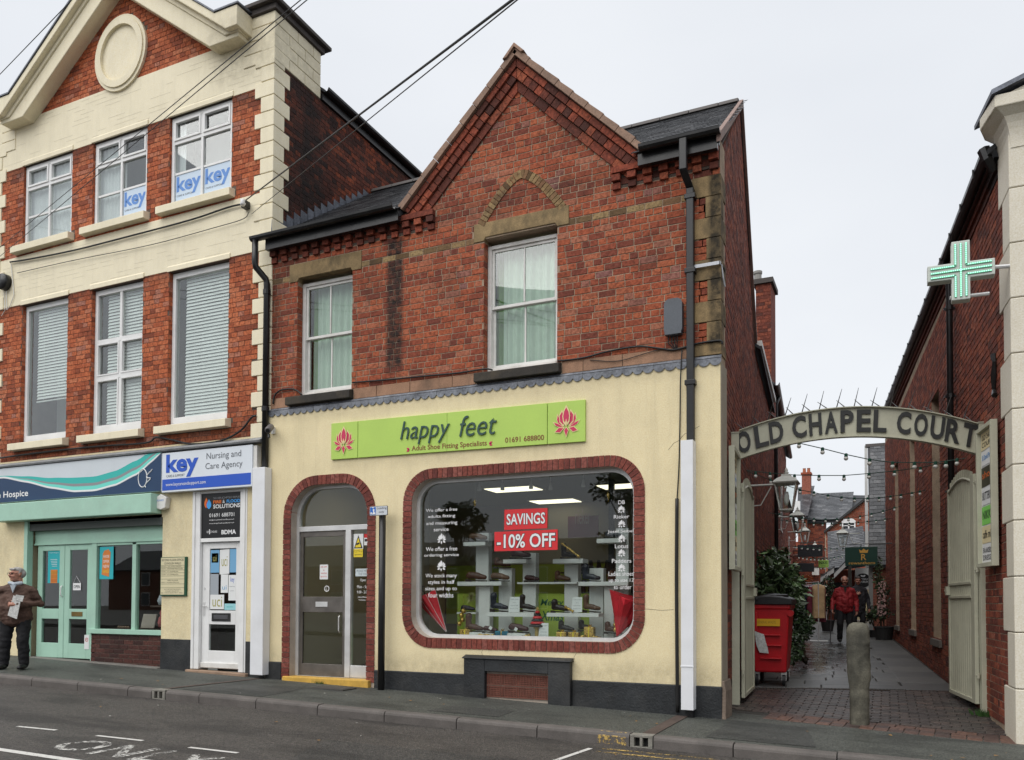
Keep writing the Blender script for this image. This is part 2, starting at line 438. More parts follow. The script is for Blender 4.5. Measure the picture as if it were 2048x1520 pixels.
# ------------------------------------------------------------------ shared materials
CREAM = stained('cream_render', sr(226, 211, 171), .75, [(-7, .2, .2, .72, .45, .3, (.22, .17, .10)), (-5.7, -1.6, 3.2, 3.45, .22, .12, (.28, .23, .14)), (-7, .2, 4.0, 4.25, .3, .15, (.25, .2, .13))], .06, 1.4, .35, soot=(.35, .29, .18), soot_amt=.12, streak=.13)
CREAM2 = stained('cream_paint', sr(232, 222, 194), .62, [(-8.2, -6.5, 9.4, 10.6, .35, .3, (.22, .19, .12))], .05, 1.2, .15, soot=(.33, .29, .2), soot_amt=.12, streak=.10)
BR_MAIN = brick_mat('brick_red', [(0, (.17, .048, .032)), (.12, (.26, .067, .038)), (.5, (.36, .09, .043)), (.8, (.43, .12, .054)), (.95, (.39, .15, .09)), (1, (.25, .115, .10))], .88, .55,
                    stains=[(-4.74, -4.40, 4.5, 6.7, .97, .07), (-7, -6.2, 6.05, 7, .5, .5), (-6.9, -6.55, 4.4, 6.6, .55, .2), (-4.6, .2, 6.45, 7.0, .35, .3)])
BR_LEFT = brick_mat('brick_orange', [(0, (.22, .06, .032)), (.25, (.42, .105, .044)), (.6, (.53, .145, .058)), (.85, (.54, .185, .09)), (1, (.38, .165, .12))], .85, .35,
                    stains=[(-13.5, -6.8, 9.05, 9.6, .6, .5), (-13.5, -6.8, 6.55, 7.0, .6, .3), (-13.5, -6.8, 3.6, 4.4, .45, .3)], white=.55)
BR_SIDE = brick_mat('brick_sooty', [(0, (.035, .018, .016)), (.3, (.085, .026, .018)), (.6, (.15, .04, .024)), (.85, (.22, .055, .028)), (1, (.32, .075, .03))], .88, .75, ysoot=(-.2, 1.9, .9, .9))
BR_ALLEY = brick_mat('brick_alley', [(0, (.10, .036, .028)), (.3, (.19, .052, .034)), (.65, (.27, .072, .042)), (.9, (.35, .098, .05)), (1, (.29, .12, .085))], .85, .45, white=.25)
BR_TRIM = brick_mat('brick_trim', [(0, (.13, .035, .028)), (.35, (.20, .05, .036)), (.7, (.25, .065, .045)), (1, (.27, .09, .07))], .7, .15)
BR_YEL = brick_mat('brick_buff', [(0, (.10, .06, .03)), (.3, (.26, .16, .075)), (.7, (.36, .25, .12)), (1, (.18, .085, .045))], .85, .75)
BR_PAVE2 = brick_mat('paver_red', [(0, (.055, .04, .036)), (.4, (.095, .06, .05)), (1, (.15, .078, .055))], .5, .3)
BR_EAVE = brick_mat('brick_eaves', [(0, (.07, .026, .02)), (.4, (.18, .046, .028)), (.8, (.30, .07, .038)), (1, (.36, .10, .05))], .85, .6)
BR_PAVE = brick_mat('paver_clay', [(0, (.040, .034, .032)), (.35, (.062, .052, .048)), (.7, (.080, .064, .057)), (1, (.105, .074, .062))], .38, .3)
MORT = stained('mortar_tan', (.35, .265, .19), .95, [(-4.74, -4.40, 4.5, 6.6, .93, .10, (.03, .027, .024)), (-6.9, -6.55, 4.4, 6.6, .5, .2, (.05, .04, .03))], .2, 5, .5, soot=(.06, .05, .04), soot_amt=.35)
MORT_D = surf('mortar_dark', (.10, .075, .06), .95, .25, 5, 90, .5)
MORT_P = surf('mortar_pink', (.40, .34, .28), .9, .15, 6, 90, .4)
STONE = stained('sandstone', (.27, .19, .095), .85, [(-.15, .05, 4.3, 7, .96, .05, (.022, .018, .012)), (-7, -.2, 6.1, 6.34, .3, .1, (.05, .04, .02))], .3, 2.2, .5, soot=(.05, .042, .026), soot_amt=.85)
STONE_P = stained('pink_stone', (.33, .19, .12), .85, [], .22, 2.5, .5, soot=(.08, .06, .045), soot_amt=.6)
SILLM = surf('blackened_sill', (.035, .031, .026), .85, .4, 4, 60, .5, dirt=(.16, .12, .07), dirt_amt=.4)
COPE = surf('coping_tile', (.27, .17, .12), .8, .25, 3, 50, .35, dirt=(.05, .045, .04), dirt_amt=.5)
SLATE = brick_mat('slate', [(0, (.04, .042, .046)), (.4, (.07, .072, .078)), (.75, (.10, .103, .11)), (1, (.16, .16, .165))], .32, .2)
LEAD = surf('lead', (.14, .15, .172), .55, .45, 6, 40, .2, metal=.2, dirt=(.40, .42, .45), dirt_amt=.5)
LEAD_D = surf('lead_dark', (.12, .13, .155), .5, .35, 5, 40, .2, metal=.3)
BLACK = surf('black_gloss', (.012, .012, .013), .32, .3, 4, 80, .05, dirt=(.06, .06, .055), dirt_amt=.3)
BLACKP = surf('black_plinth', (.018, .02, .022), .55, .35, 2.5, 45, .5, dirt=(.12, .115, .105), dirt_amt=.28, bdist=.01)
WHITE = surf('white_paint', (.74, .74, .73), .45, .05, 3, 60, .08, dirt=(.42, .40, .36), dirt_amt=.25)
WHITE_O = surf('white_paint_old', (.68, .67, .64), .55, .08, 5, 60, .2, dirt=(.33, .29, .23), dirt_amt=.45)
PVC = surf('white_pvc', (.72, .73, .75), .4, .04, 2, 60, .03, dirt=(.45, .44, .42), dirt_amt=.3)
ALU = surf('aluminium', (.62, .62, .61), .4, .1, 5, 120, .05, metal=.35)
ALU_D = surf('aluminium_dull', (.17, .155, .14), .4, .2, 5, 120, .05, metal=.6)
MINT = surf('mint_paint', sr(160, 197, 178), .5, .06, 3, 60, .06, dirt=(.30, .36, .31), dirt_amt=.25)
OLIVE = surf('sage_paint', sr(178, 177, 157), .5, .06, 4, 60, .08, dirt=(.2, .19, .15), dirt_amt=.35)
GLASS = glass_mat('glass', refl=2.0); GLASS_S = glass_mat('shop_glass', (.9, .93, .92), 1.15)
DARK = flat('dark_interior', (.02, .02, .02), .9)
BLACKF = flat('black', (.012, .012, .013), .5)
WHITEF = flat('white', (.75, .75, .75), .5)
CABLE = flat('cable_black', (.012, .012, .012), .5)
YELLOW = surf('yellow_paint', (.55, .33, .06), .65, .18, 7, 80, .3, dirt=(.12, .10, .06), dirt_amt=.45)
# ------------------------------------------------------------------ ground materials
def asphalt(name, base, speck, wet=0.0, scale=220):
    k = N(name)
    v = k.n('TexVoronoi'); v.inputs['Scale'].default_value = scale; k.l(k.pos(), v.inputs['Vector'])
    a = k.noise(1.1, 5, .6); b = k.noise(scale*.8, 3, .7); w = k.noise(.5, 3, .5, stretch=(1, 3, 1))
    c = k.ramp(a, [(.3, tuple(x*.78 for x in base)), (.7, tuple(x*1.25 for x in base))])
    c = k.mix(k.ramp(v.outputs['Color'], [(.25, 0), (.9, .85)]), c, tuple(x*1.25 for x in speck)); c = k.mix(k.ramp(v.outputs['Color'], [(.0, .7), (.2, 0)]), c, tuple(x*.35 for x in base))
    c = k.mix(k.ramp(b, [(.62, 0), (.74, .5)]), c, tuple(x*2.6 for x in speck))
    c = k.mix(k.ramp(k.noise(3.4, 6, .75), [(.60, 0), (.70, .22)]), c, tuple(x*2.2 for x in base))
    gv = k.n('TexVoronoi'); gv.inputs['Scale'].default_value = 4.5; k.l(k.pos(), gv.inputs['Vector']); c = k.mix(k.ramp(gv.outputs['Distance'], [(.05, .5), (.075, 0)]), c, tuple(x*4.5 for x in base))
    c = k.mix(k.ramp(k.noise(.7, 4, .6, stretch=(1, 2.5, 1)), [(.48, 0), (.62, .55)]), c, tuple(x*.5 for x in base))
    r = k.ramp(w, [(.35, .42+.3*(1-wet)), (.65, .68)])
    k.bsdf(c, r, k.bump(b, .8, .008, k.bump(v.outputs['Distance'], 1.0, .012)), 0, .35); return k.m
ROADM = asphalt('asphalt', (.040, .036, .033), (.11, .098, .086), .5, 80)
PAVM = asphalt('pavement_asphalt', (.046, .050, .044), (.115, .12, .105), .6, 85)
KERBM = surf('kerb_stone', (.108, .096, .088), .75, .2, 4, 90, .5, dirt=(.05, .045, .04), dirt_amt=.5)
def paintm(name, col, wear):
    k = N(name); p = k.bsdf(col, .6, k.bump(k.noise(160, 2), .5, .004))
    tr = k.n('BsdfTransparent'); ms = k.n('MixShader')
    m = k.math('ADD', k.noise(30, 6, .8), k.math('MULTIPLY', k.noise(5, 3), .5))
    k.l(k.ramp(m, [(wear, 1), (wear+.05, 0)]), ms.inputs[0]); k.l(p.outputs[0], ms.inputs[1]); k.l(tr.outputs[0], ms.inputs[2])
    k.l(ms.outputs[0], k.out.inputs['Surface']); return k.m
MARKW = paintm('road_paint_white', (.56, .55, .52), .60); MARKW2 = paintm('road_paint_worn', (.5, .49, .46), .74); MARKY = paintm('road_paint_yellow', (.5, .34, .10), .76)
SLABM = None
def slab_material():
    k = N('paving_slab'); g = k.n('NewGeometry'); oi = k.n('ObjectInfo')
    t = k.math('FRACT', k.math('ADD', g.outputs['Random Per Island'], oi.outputs['Random']))
    c = k.ramp(t, [(0, (.058, .06, .058)), (.5, (.078, .08, .076)), (1, (.105, .104, .096))])
    n = k.noise(6, 5, .7); c = k.mix(k.ramp(n, [(.45, 0), (.75, .6)]), c, (.035, .036, .034))
    X = k.xyz(); wz = k.math('MULTIPLY', k.band(X[1], 4.2, 14.0, 2.0), k.band(X[0], -1.5, 1.35, .7))
    w = k.math('MULTIPLY', wz, k.ramp(k.noise(2.6, 5, .65, stretch=(1, .6, 1)), [(.36, 0), (.47, 1)]))
    r = k.mix(w, .42, .15)
    k.bsdf(c, r, k.bump(k.noise(9, 3), .25, .01, k.bump(k.noise(45, 3), .25, .004)), 0, .9); return k.m
SLABM = slab_material()
# ------------------------------------------------------------------ ground sheets
KA, KB = -1.69, .041                     # kerb face line  Y = KA + KB X
def kerb_y(X): return KA+KB*X
mb = MB(); mb.box(-600, 600, -600, 600, -3.2, -3.0); structure('ground', mb, surf('earth', (.06, .06, .05), .9))
def sloped(mb, x0, x1, ya, yb, dz, n=16, thick=.6):
    """sheet that follows the street fall; ya, yb functions of X"""
    for i in range(n):
        a = x0+(x1-x0)*i/n; b = x0+(x1-x0)*(i+1)/n
        P = [(a, ya(a)), (b, ya(b)), (b, yb(b)), (a, yb(a))]
        top = [(p[0], p[1], ground_z(p[0], 0)+dz) for p in P]
        mb.add(top, [(0, 1, 2, 3)])
mb = MB(); sloped(mb, -40, 40, lambda x: -10.4+KB*x, kerb_y, -.12, 40); road = structure('road', mb, ROADM)
mb = MB(); sloped(mb, -40, 40, lambda x: kerb_y(x)+.12, lambda x: 0.6 if -.2 < x < 3.3 else .35, 0.0, 160); structure('pavement', mb, PAVM)
mb = MB(); sloped(mb, -40, 40, lambda x: -16, lambda x: -10.4+KB*x, 0.0, 40); structure('far_pavement', mb, PAVM)
mb = MB(); sloped(mb, -90, 50, lambda x: -62, lambda x: -16, -.05, 20); structure('car_park', mb, ROADM)
# kerb stones, one by one in view
kerb = bpy.data.objects.new('kerb', None); COL.objects.link(kerb); kerb['kind'] = 'structure'
def kerbstone(a, b, side=1, y0=kerb_y, face=1):
    m = MB(); g = .006
    za, zb = ground_z(a, 0), ground_z(b, 0)
    dz = RND.uniform(-.006, .004); r = .03
    prof = [(0, -.3), (0, -.035), (.008, -.014), (.028, .003), (.13, .006), (.13, -.3)]
    va = [(a+g, y0(a)+face*p[0], za+p[1]+dz) for p in prof]; vb = [(b-g, y0(b)+face*p[0], zb+p[1]+dz) for p in prof]
    n = len(prof); m.add(va+vb, [(i, i+n, (i+1) % n+n, (i+1) % n) for i in range(n)]+[tuple(range(n)), tuple(range(2*n-1, n-1, -1))])
    return m
x = -12.9
gull = [(-7.0, -6.76), (-.60, -.36)]
edges = [-12.9, -12.0, -11.08, -10.17, -9.25, -8.35, -7.45]
spans = [(-12.9, -12.0), (-12.0, -11.08), (-11.08, -10.17), (-10.17, -9.25), (-9.25, -8.35), (-8.35, -7.42), (-7.42, -7.0), (-6.76, -6.2), (-6.2, -5.3), (-5.3, -4.39), (-4.39, -3.47), (-3.47, -2.55),
         (-2.55, -1.6), (-1.6, -.60), (-.36, .42), (.42, 1.35), (1.35, 2.25), (2.25, 3.15)]
for a, b in spans: kerbstone(a, b).build('kerb_stone', KERBM, kerb)
m = MB()
for i in range(28): 
    for s_ in (-1, 1):
        a = (-12.9-.92*(i+1)) if s_ < 0 else (3.15+.92*i)
        k_ = kerbstone(a, a+.92); m.add(k_.v, k_.f)
for i in range(86): k_ = kerbstone(-40+.92*i, -40+.92*(i+1), y0=lambda x: -10.4+KB*x, face=-1); m.add(k_.v, k_.f)
o = m.build('kerb_run', KERBM, kerb); o['kind'] = 'stuff'
# kerb yellow painted patch
m = MB(); a, b = -.93, -.63
m.add([(a, kerb_y(a)-.003, ground_z(a, 0)-.115), (b, kerb_y(b)-.003, ground_z(b, 0)-.115), (b, kerb_y(b)-.003, ground_z(b, 0)-.03), (a, kerb_y(a)-.003, ground_z(a, 0)-.03),
       (b, kerb_y(b)+.05, ground_z(b, 0)+.010), (a, kerb_y(a)+.05, ground_z(a, 0)+.010)], [(0, 1, 2, 3), (3, 2, 4, 5)])
m.build('painted_patch', MARKY, kerb)
# kerb drain inlets
for i, (a, b) in enumerate(gull):
    t = thing('kerb_drain', ('cast kerb drain outlet with two slots below the channel from the white office door', 'cast kerb drain outlet with two slots beside the yellow kerb patch')[i], 'drain', ((a+b)/2, kerb_y(a), ground_z(a, 0)-.12), 'kerb drain outlets')
    y = kerb_y((a+b)/2); z = ground_z((a+b)/2, 0); w = b-a
    m = MB(); m.box(a+.004, b-.004, y-.004, y+.13, z-.02, z+.006); m.box(a+.004, b-.004, y-.004, y+.13, z-.13, z-.112)
    m.box(a+.004, a+w*.2, y-.004, y+.13, z-.112, z-.02); m.box(b-w*.2, b-.004, y-.004, y+.13, z-.112, z-.02); m.box(a+w*.44, b-w*.44, y-.004, y+.13, z-.112, z-.02)
    m.build('frame', surf('cast_iron_%d' % i, (.20, .19, .165), .7, .2, 8, 60, .3), t, bevel=.004)
    m = MB(); m.box(a+w*.2, b-w*.2, y+.06, y+.13, z-.112, z-.02); m.build('throat', DARK, t)
# pavement drainage channels running to the kerb
m = MB(); za = ground_z(-.45, 0)
CH = surf('channel_iron', (.07, .05, .042), .7, .3, 8, 60, .3)
m.box(-.51, -.37, kerb_y(-.45)+.13, -.10, za+.001, za+.006); one('drain_channel', 'narrow rusty drain channel cover across the pavement from the corner downpipe', 'drain cover', m, CH)
m = MB(); m.prism([(-6.94, kerb_y(-6.9)+.13, ground_z(-6.9, 0)+.002), (-6.84, kerb_y(-6.9)+.13, ground_z(-6.9, 0)+.002), (-6.79, -.12, ground_z(-6.8, 0)+.002), (-6.89, -.12, ground_z(-6.8, 0)+.002)], (0, 0, .005))
one('drain_channel', 'narrow drain channel cover across the pavement beside the white office door', 'drain cover', m, CH)
t_ = ground_z(-5.2, 0)
m = MB(); m.box(-5.55, -4.95, -.62, -.30, t_-.004, t_+.010); m.box(-5.5, -5.0, -.58, -.34, t_, t_+.014)
one('access_cover', 'flat square service cover set in the pavement before the shoe shop step', 'drain cover', m, surf('cover_iron', (.055, .05, .045), .7, .3, 20, 60, .6))
# ------------------------------------------------------------------ road markings
def on_road(m, P, dz=.004):
    m.add([(x, y, ground_z(x, 0)-.12+dz) for x, y in P], [(0, 1, 2, 3)])
def marking(P, mat, name, label):
    m = MB(); on_road(m, P); o = m.build(name, mat); tag(o, None, None, None, 'structure'); return o
def dash(x0, y0, x1, y1, w, mat=None, name='road_marking'):
    d = Vector((x1-x0, y1-y0)).normalized(); n = Vector((-d.y, d.x))*w/2
    return marking([(x0-n.x, y0-n.y), (x1-n.x, y1-n.y), (x1+n.x, y1+n.y), (x0+n.x, y0+n.y)], mat or MARKW, name, None)
for x0, y0, x1, y1 in ((-8.56, -4.37, -8.0, -4.31), (-7.45, -4.30, -6.9, -4.24), (-6.34, -4.235, -5.84, -4.17), (-5.27, -4.155, -4.70, -4.10), (-4.10, -4.105, -3.55, -4.06)):
    dash(x0, y0, x1, y1, .05)
dash(-9.0, -5.2, -2.0, -4.93, .085)
dash(-.98, -2.80, -.90, -2.04, .05)
for (x0, y0, x1, y1) in ((-.86, -1.99, .02, -1.93), (-.14, -1.935, 2.9, -1.80), (-.80, -2.15, 3.2, -1.97)): dash(x0, y0, x1, y1, .055, MARKY)
me, x0_, x1_, y0_, y1_ = text_mesh('ONLY', 0.02, 0, 0, 1.15)
m2 = me.copy(); m2.materials.clear(); m2.materials.append(MARKW2)
for v in m2.vertices:
    x = -5.16+(v.co.x-x0_)/(x1_-x0_)*1.70; y = -4.80+.03*(x+5)+(v.co.y-y0_)/(y1_-y0_)*.49
    v.co = (x, y, ground_z(x, 0)-.116)
o = link('road_lettering', m2); o['kind'] = 'structure'
# tar repair patch and crack in the road
m = MB(); on_road(m, [(-3.3, -3.1), (.9, -2.75), (.9, -3.9), (-2.9, -4.3)], .003); m.v and tag(m.build('road_patch', asphalt('asphalt_patch', (.030, .029, .028), (.085, .078, .07), .7, 62)), kind='structure')
PATCHM = asphalt('pavement_patch_tar', (.036, .038, .035), (.08, .082, .075), .7, 85)
for P in ([(.10, -1.42), (1.15, -1.38), (.95, -.12), (.14, -.08)], [(-6.7, -1.75), (-5.4, -1.7), (-5.5, -.75), (-6.65, -.8)], [(-3.1, -1.5), (-2.2, -1.45), (-2.25, -.9), (-3.05, -.95)]):
    m = MB(); m.add([(x, y, ground_z(x, 0)+.004) for x, y in P], [(0, 1, 2, 3)]); tag(m.build('pavement_patch', PATCHM), kind='structure')
# ------------------------------------------------------------------ alley paving
alley = bpy.data.objects.new('alley_paving', None); COL.objects.link(alley); alley['kind'] = 'structure'
def wallL(Y): return -.077*Y
def wallR(Y): return 3.0-.077*Y
drain_y = lambda X: 3.12+.24*X
m = MB()
ys = [.30, 1, 2, 3, 4, 6, 8, 10, 13, 17, 22, 28, 36, 46, 60]
for a, b in zip(ys[:-1], ys[1:]):
    for i in range(4):
        P = []
        for (Y, t) in ((a, i/4), (a, (i+1)/4), (b, (i+1)/4), (b, i/4)):
            X = -3.5+(9)*t-.077*Y if Y > 18 else wallL(Y)-.1+(3.2)*t
            P.append((X, Y, ground_z(X, Y)-.014))
        m.add(P, [(0, 1, 2, 3)])
m.build('alley_bed', surf('bedding', (.035, .032, .028), .9, .2, 8, 80, .4), alley)
front = lambda X: .30-.125*(X-.45)
items = []
rr = random.Random(3)
v = 0
def paver(P0, a, b, h=.02):
    """block with corner P0 and edge vectors a, b on the alley surface"""
    c = Vector(P0)+(a+b)/2; return (c, P0, a, b)
row = 0; t = 0.0
# soldier band of larger blocks at the front, then stretcher courses up to the drain
def g3(X, Y): return Vector((X, Y, ground_z(X, Y)))
def put(X, Y, w, d, ang=0.0):
    c, s = math.cos(ang), math.sin(ang)
    pts = [(X, Y), (X+w*c, Y+w*s), (X+w*c-d*s, Y+w*s+d*c), (X-d*s, Y+d*c)]
    items.append([g3(*p) for p in pts]+[band_now])
ang = math.atan(-.125); band_now = 1
for k_ in range(3):
    X = .42
    while X < 3.05:
        w = .15 if k_ < 2 else .2
        put(X+.012*k_, front(X)+.155*k_, w-.008, .148, ang); X += w
Y = .78; band_now = 0
while Y < 4.0:
    off = (row % 2)*.105
    X = -.2-off
    while X < 3.0:
        yy = Y-.10*(X-.45)*max(0, 1-(Y-.78)/1.6)+.24*X*max(0, (Y-1.5)/2.4)
        ok = wallL(yy)+.03 < X+.1 < wallR(yy)+.02 and yy+.1 < drain_y(X+.1) and yy > front(X)+.46
        if ok: put(X, yy, .197, .094, math.atan(-.10*max(0, 1-(Y-.78)/1.6)+.24*max(0, (Y-1.5)/2.4)))
        X += .21
    Y += .104; row += 1
def area(P):
    q = [proj(p) for p in P]
    if min(t_[2] for t_ in q) < .3: return 0
    xs = [t_[0] for t_ in q]; ysx = [t_[1] for t_ in q]
    if max(xs) < 0 or min(xs) > 2048 or max(ysx) < 0 or min(ysx) > 1520: return 0
    return abs(sum(q[i][0]*q[(i+1) % 4][1]-q[(i+1) % 4][0]*q[i][1] for i in range(4)))
def slab_mb(P, m, drop=.03, jit=.003):
    n = Vector((0, 0, 1)); dz = rr.uniform(-jit, jit); c = sum(P, Vector())/4
    top = [p+(c-p)*.03+Vector((0, 0, dz)) for p in P]; mid = [p+Vector((0, 0, dz-.005)) for p in P]; bot = [p-Vector((0, 0, drop)) for p in P]
    m.add(top+mid+bot, [(0, 1, 2, 3)]+[(i, i+4, (i+1) % 4+4, (i+1) % 4) for i in range(4)]+[(i+4, i+8, (i+1) % 4+8, (i+1) % 4+4) for i in range(4)])
items.sort(key=lambda P: -area(P[:4]))
for P in items[:290]:
    m = MB(); slab_mb(P[:4], m); me = m.mesh('paver', BR_PAVE2 if P[4] else BR_PAVE); link('paver', me, alley)
m = MB()
for P in items[290:]: slab_mb(P[:4], m)
if m.v: m.build('pavers', BR_PAVE, alley)['kind'] = 'stuff'
# drain line across the alley
t = thing('slot_drain', 'slotted metal drain line crossing the alley between the clay blocks and the slabs', 'drain', (1.5, 3.4, .05))
A = Vector((-.2, drain_y(-.2), 0)); B = Vector((2.72, drain_y(2.72), 0))
for i in range(58):
    p = A.lerp(B, i/58); q = A.lerp(B, (i+.55)/58); m = MB() if i == 0 else m
    z = ground_z(p.x, p.y); m.obox((p.x, p.y, z-.01), (q.x-p.x, q.y-p.y, 0), (-.01, .07, 0), (0, 0, .015))
m.build('grate', CH, t)
# stone slabs beyond
slabs = []
Y = 0.10; row = 0
while Y < 16:
    d = [.42, .55, .48][row % 3]
    for lo, hi, side in ((None, None, 0),):
        X0 = wallL(Y+3.3)+.05; X = X0-rr.uniform(0, .4)
        while X < wallR(Y+3.3)-.75:
            w = rr.choice([.5, .62, .75]); x1 = min(X+w, wallR(Y+3.3)-.72); xa = max(X, X0)
            if x1-xa > .12:
                f = lambda xx, yy: g3(xx-.077*(yy-Y), drain_y(0)*0+3.2+.24*(xx)*max(0, 1-yy/9)+yy)
                slabs.append([f(xa+.005, Y+.006), f(x1-.005, Y+.006), f(x1-.005, Y+d-.006), f(xa+.005, Y+d-.006)])
            X += w
    Y += d; row += 1
# long strip slabs beside the right wall
Y = 0.0
while Y < 16:
    f = lambda tt, yy: g3(wallR(yy+3.9)-.70*(1-tt)-.0, 3.2+.24*(2.2+.6*tt)*max(0, 1-yy/9)+yy)
    slabs.append([f(.01, Y+.006), f(.97, Y+.006), f(.97, Y+.9), f(.01, Y+.9)]); Y += .91
slabs = [P for P in slabs]
slabs.sort(key=lambda P: -area(P))
for P in slabs[:200]:
    m = MB(); slab_mb(P, m, .03, .002); link('slab', m.mesh('slab', SLABM), alley)
m = MB()
for P in slabs[200:]: slab_mb(P, m, .03, .002)
for a, b in ((19.2, 24), (24, 30), (30, 40), (40, 58)):
    m.add([g3(-4-.077*a, a), g3(5-.077*a, a), g3(5-.077*b, b), g3(-4-.077*b, b)], [(0, 1, 2, 3)])
m.build('slabs_beyond', SLABM, alley)['kind'] = 'stuff'
# fallen leaves and scraps
LEAFY = flat('leaf_litter', (.35, .18, .04), .7); SCRAP = flat('scrap', (.45, .44, .4), .7)
m = MB(); m2_ = MB()
for i in range(46):
    X = rr.uniform(-9, 3); Y = rr.uniform(kerb_y(X)+.15, -.15) if rr.random() < .7 else rr.uniform(-3.6, kerb_y(X)-.05)
    z = ground_z(X, 0)+(.010 if Y > kerb_y(X) else -.108); s = rr.uniform(.008, .02); a = rr.uniform(0, 6.28)
    mm = m if rr.random() < .45 else m2_
    if mm is m: s *= 1.6
    P = [(X+s*math.cos(a+i_*1.26)*(1 if i_ % 2 else .6), Y+s*math.sin(a+i_*1.26)*(1 if i_ % 2 else .6), z+rr.uniform(0, .008)) for i_ in range(5)]
    mm.add(P, [(0, 1, 2, 3, 4)])
tag(m.build('leaf_litter', LEAFY), 'scattered small yellow brown leaves on the pavement and road', 'leaves', kind='stuff')
tag(m2_.build('scraps', SCRAP), 'scattered pale specks of litter on the pavement and road', 'litter', kind='stuff')
# ------------------------------------------------------------------ shapes with rounded holes
def rrect(x0, x1, z0, z1, r, n=10, bottom=True):
    P = []
    cs = [(x1-r, z1-r, 0), (x0+r, z1-r, 90)]
    if bottom: cs += [(x0+r, z0+r, 180), (x1-r, z0+r, 270)]
    for cx, cz, a0 in cs:
        for i in range(n+1):
            a = math.radians(a0+90*i/n); P.append((cx+r*math.cos(a), cz+r*math.sin(a)))
    if not bottom: P += [(x0, z0), (x1, z0)]
    return P
def plate(outer, holes, y0, y1):
    """flat plate (x,z outline) with holes, thickness y0..y1 -> MB"""
    cu = bpy.data.curves.new('plate', 'CURVE'); cu.dimensions = '2D'; cu.fill_mode = 'BOTH'; cu.extrude = abs(y1-y0)/2
    for P in [outer]+list(holes):
        s = cu.splines.new('POLY'); s.points.add(len(P)-1); s.use_cyclic_u = True
        for q, (x, z) in zip(s.points, P): q.co = (x, z, 0, 1)
    me = evaluated_mesh(bpy.data.objects.new('plate', cu))
    m = MB(); ym = (y0+y1)/2
    m.add([(v.co.x, ym-v.co.z, v.co.y) for v in me.vertices], [tuple(p.vertices) for p in me.polygons])
    bpy.data.curves.remove(cu); bpy.data.meshes.remove(me)
    return m
def path_len(P): return sum((Vector(P[i+1])-Vector(P[i])).length for i in range(len(P)-1))
def along(P, s):
    for i in range(len(P)-1):
        a, b = Vector(P[i]), Vector(P[i+1]); L = (b-a).length
        if s <= L or i == len(P)-2:
            d = (b-a)/L; return a+d*s, d
        s -= L
def radial_bricks(P, w, pitch, y0, y1, mat, parent, name='brick', inward=True, joint=.009):
    """header bricks standing along the path P (outer edge), w deep towards the inside"""
    L = path_len(P); n = max(1, round(L/pitch)); st = L/n
    for i in range(n):
        a, da = along(P, i*st+joint/2); b, db = along(P, (i+1)*st-joint/2)
        na = Vector((da.y, -da.x))*(-1 if inward else 1); nb = Vector((db.y, -db.x))*(-1 if inward else 1)
        dy = RND.uniform(-.003, .003)
        m = MB(); m.xz([tuple(a), tuple(b), tuple(b+nb*w), tuple(a+na*w)], y0+dy, y1)
        m.build(name, mat, parent)
def sash(parent, x0, x1, z0, z1, Y, rail=None, mull=True, fr=.055, mat=None, glass=None, bars=.022):
    """sliding sash window: box frame, two sashes with a glazing bar, panes"""
    mat = mat or WHITE_O
    m = MB()
    m.box(x0, x0+fr, Y, Y+.10, z0, z1); m.box(x1-fr, x1, Y, Y+.10, z0, z1); m.box(x0+fr, x1-fr, Y, Y+.10, z1-fr*.9, z1); m.box(x0+fr, x1-fr, Y-.01, Y+.10, z0, z0+fr*1.1)
    w = m.build('window', mat, parent, bevel=.004)
    rail = rail or (z0+z1)/2
    for k, (a, b, dy) in enumerate(((rail-.02, z1-fr*.9, .025), (z0+fr*1.1, rail+.02, .065))):
        m = MB(); s = .036; A, B = x0+fr, x1-fr; y0, y1 = Y+dy, Y+dy+.035
        m.box(A, A+s, y0, y1, a, b); m.box(B-s, B, y0, y1, a, b); m.box(A+s, B-s, y0, y1, a, a+(.04 if k == 0 else .055)); m.box(A+s, B-s, y0, y1, b-.04, b)
        xm = (A+B)/2
        if mull: m.box(xm-bars/2, xm+bars/2, y0+.004, y1-.004, a+.05, b-.04)
        m.build('sash', mat, w, bevel=.003)
        for (p, q) in (((A+s, xm-bars/2), (xm+bars/2, B-s)) if mull else ((A+s, B-s),)):
            m = MB(); m.box(p, q, Y+dy+.015, Y+dy+.019, a+.04, b-.04); m.build('pane', glass or GLASS, w)
    return w
def curtain(parent, x0, x1, z0, z1, Y, mat, amp=.02, n=60, per=.11, name='curtain', seed=0):
    r = random.Random(seed); m = MB(); V = []
    ph = [r.uniform(0, 6) for _ in range(3)]
    for i in range(n+1):
        x = x0+(x1-x0)*i/n
        y = Y+amp*math.sin(x/per*6.28+ph[0])+amp*.5*math.sin(x/per*2.4+ph[1])
        V += [(x, y, z0), (x+.004*math.sin(x*40), y*1.0, z1)]
    m.add(V, [(2*i, 2*i+2, 2*i+3, 2*i+1) for i in range(n)])
    return m.build(name, mat, parent, smooth=True)
# ------------------------------------------------------------------ shoe shop building
shop = thing('shop_building', 'two storey red brick shop with a steep front gable over a cream rendered shopfront', 'shop', (-3.4, 0, .1))
WIN_L = (-6.31, -5.30, 4.45, 6.25); WIN_R = (-3.15, -2.08, 4.45, 6.26)
XL, XR = -6.81, 0.0
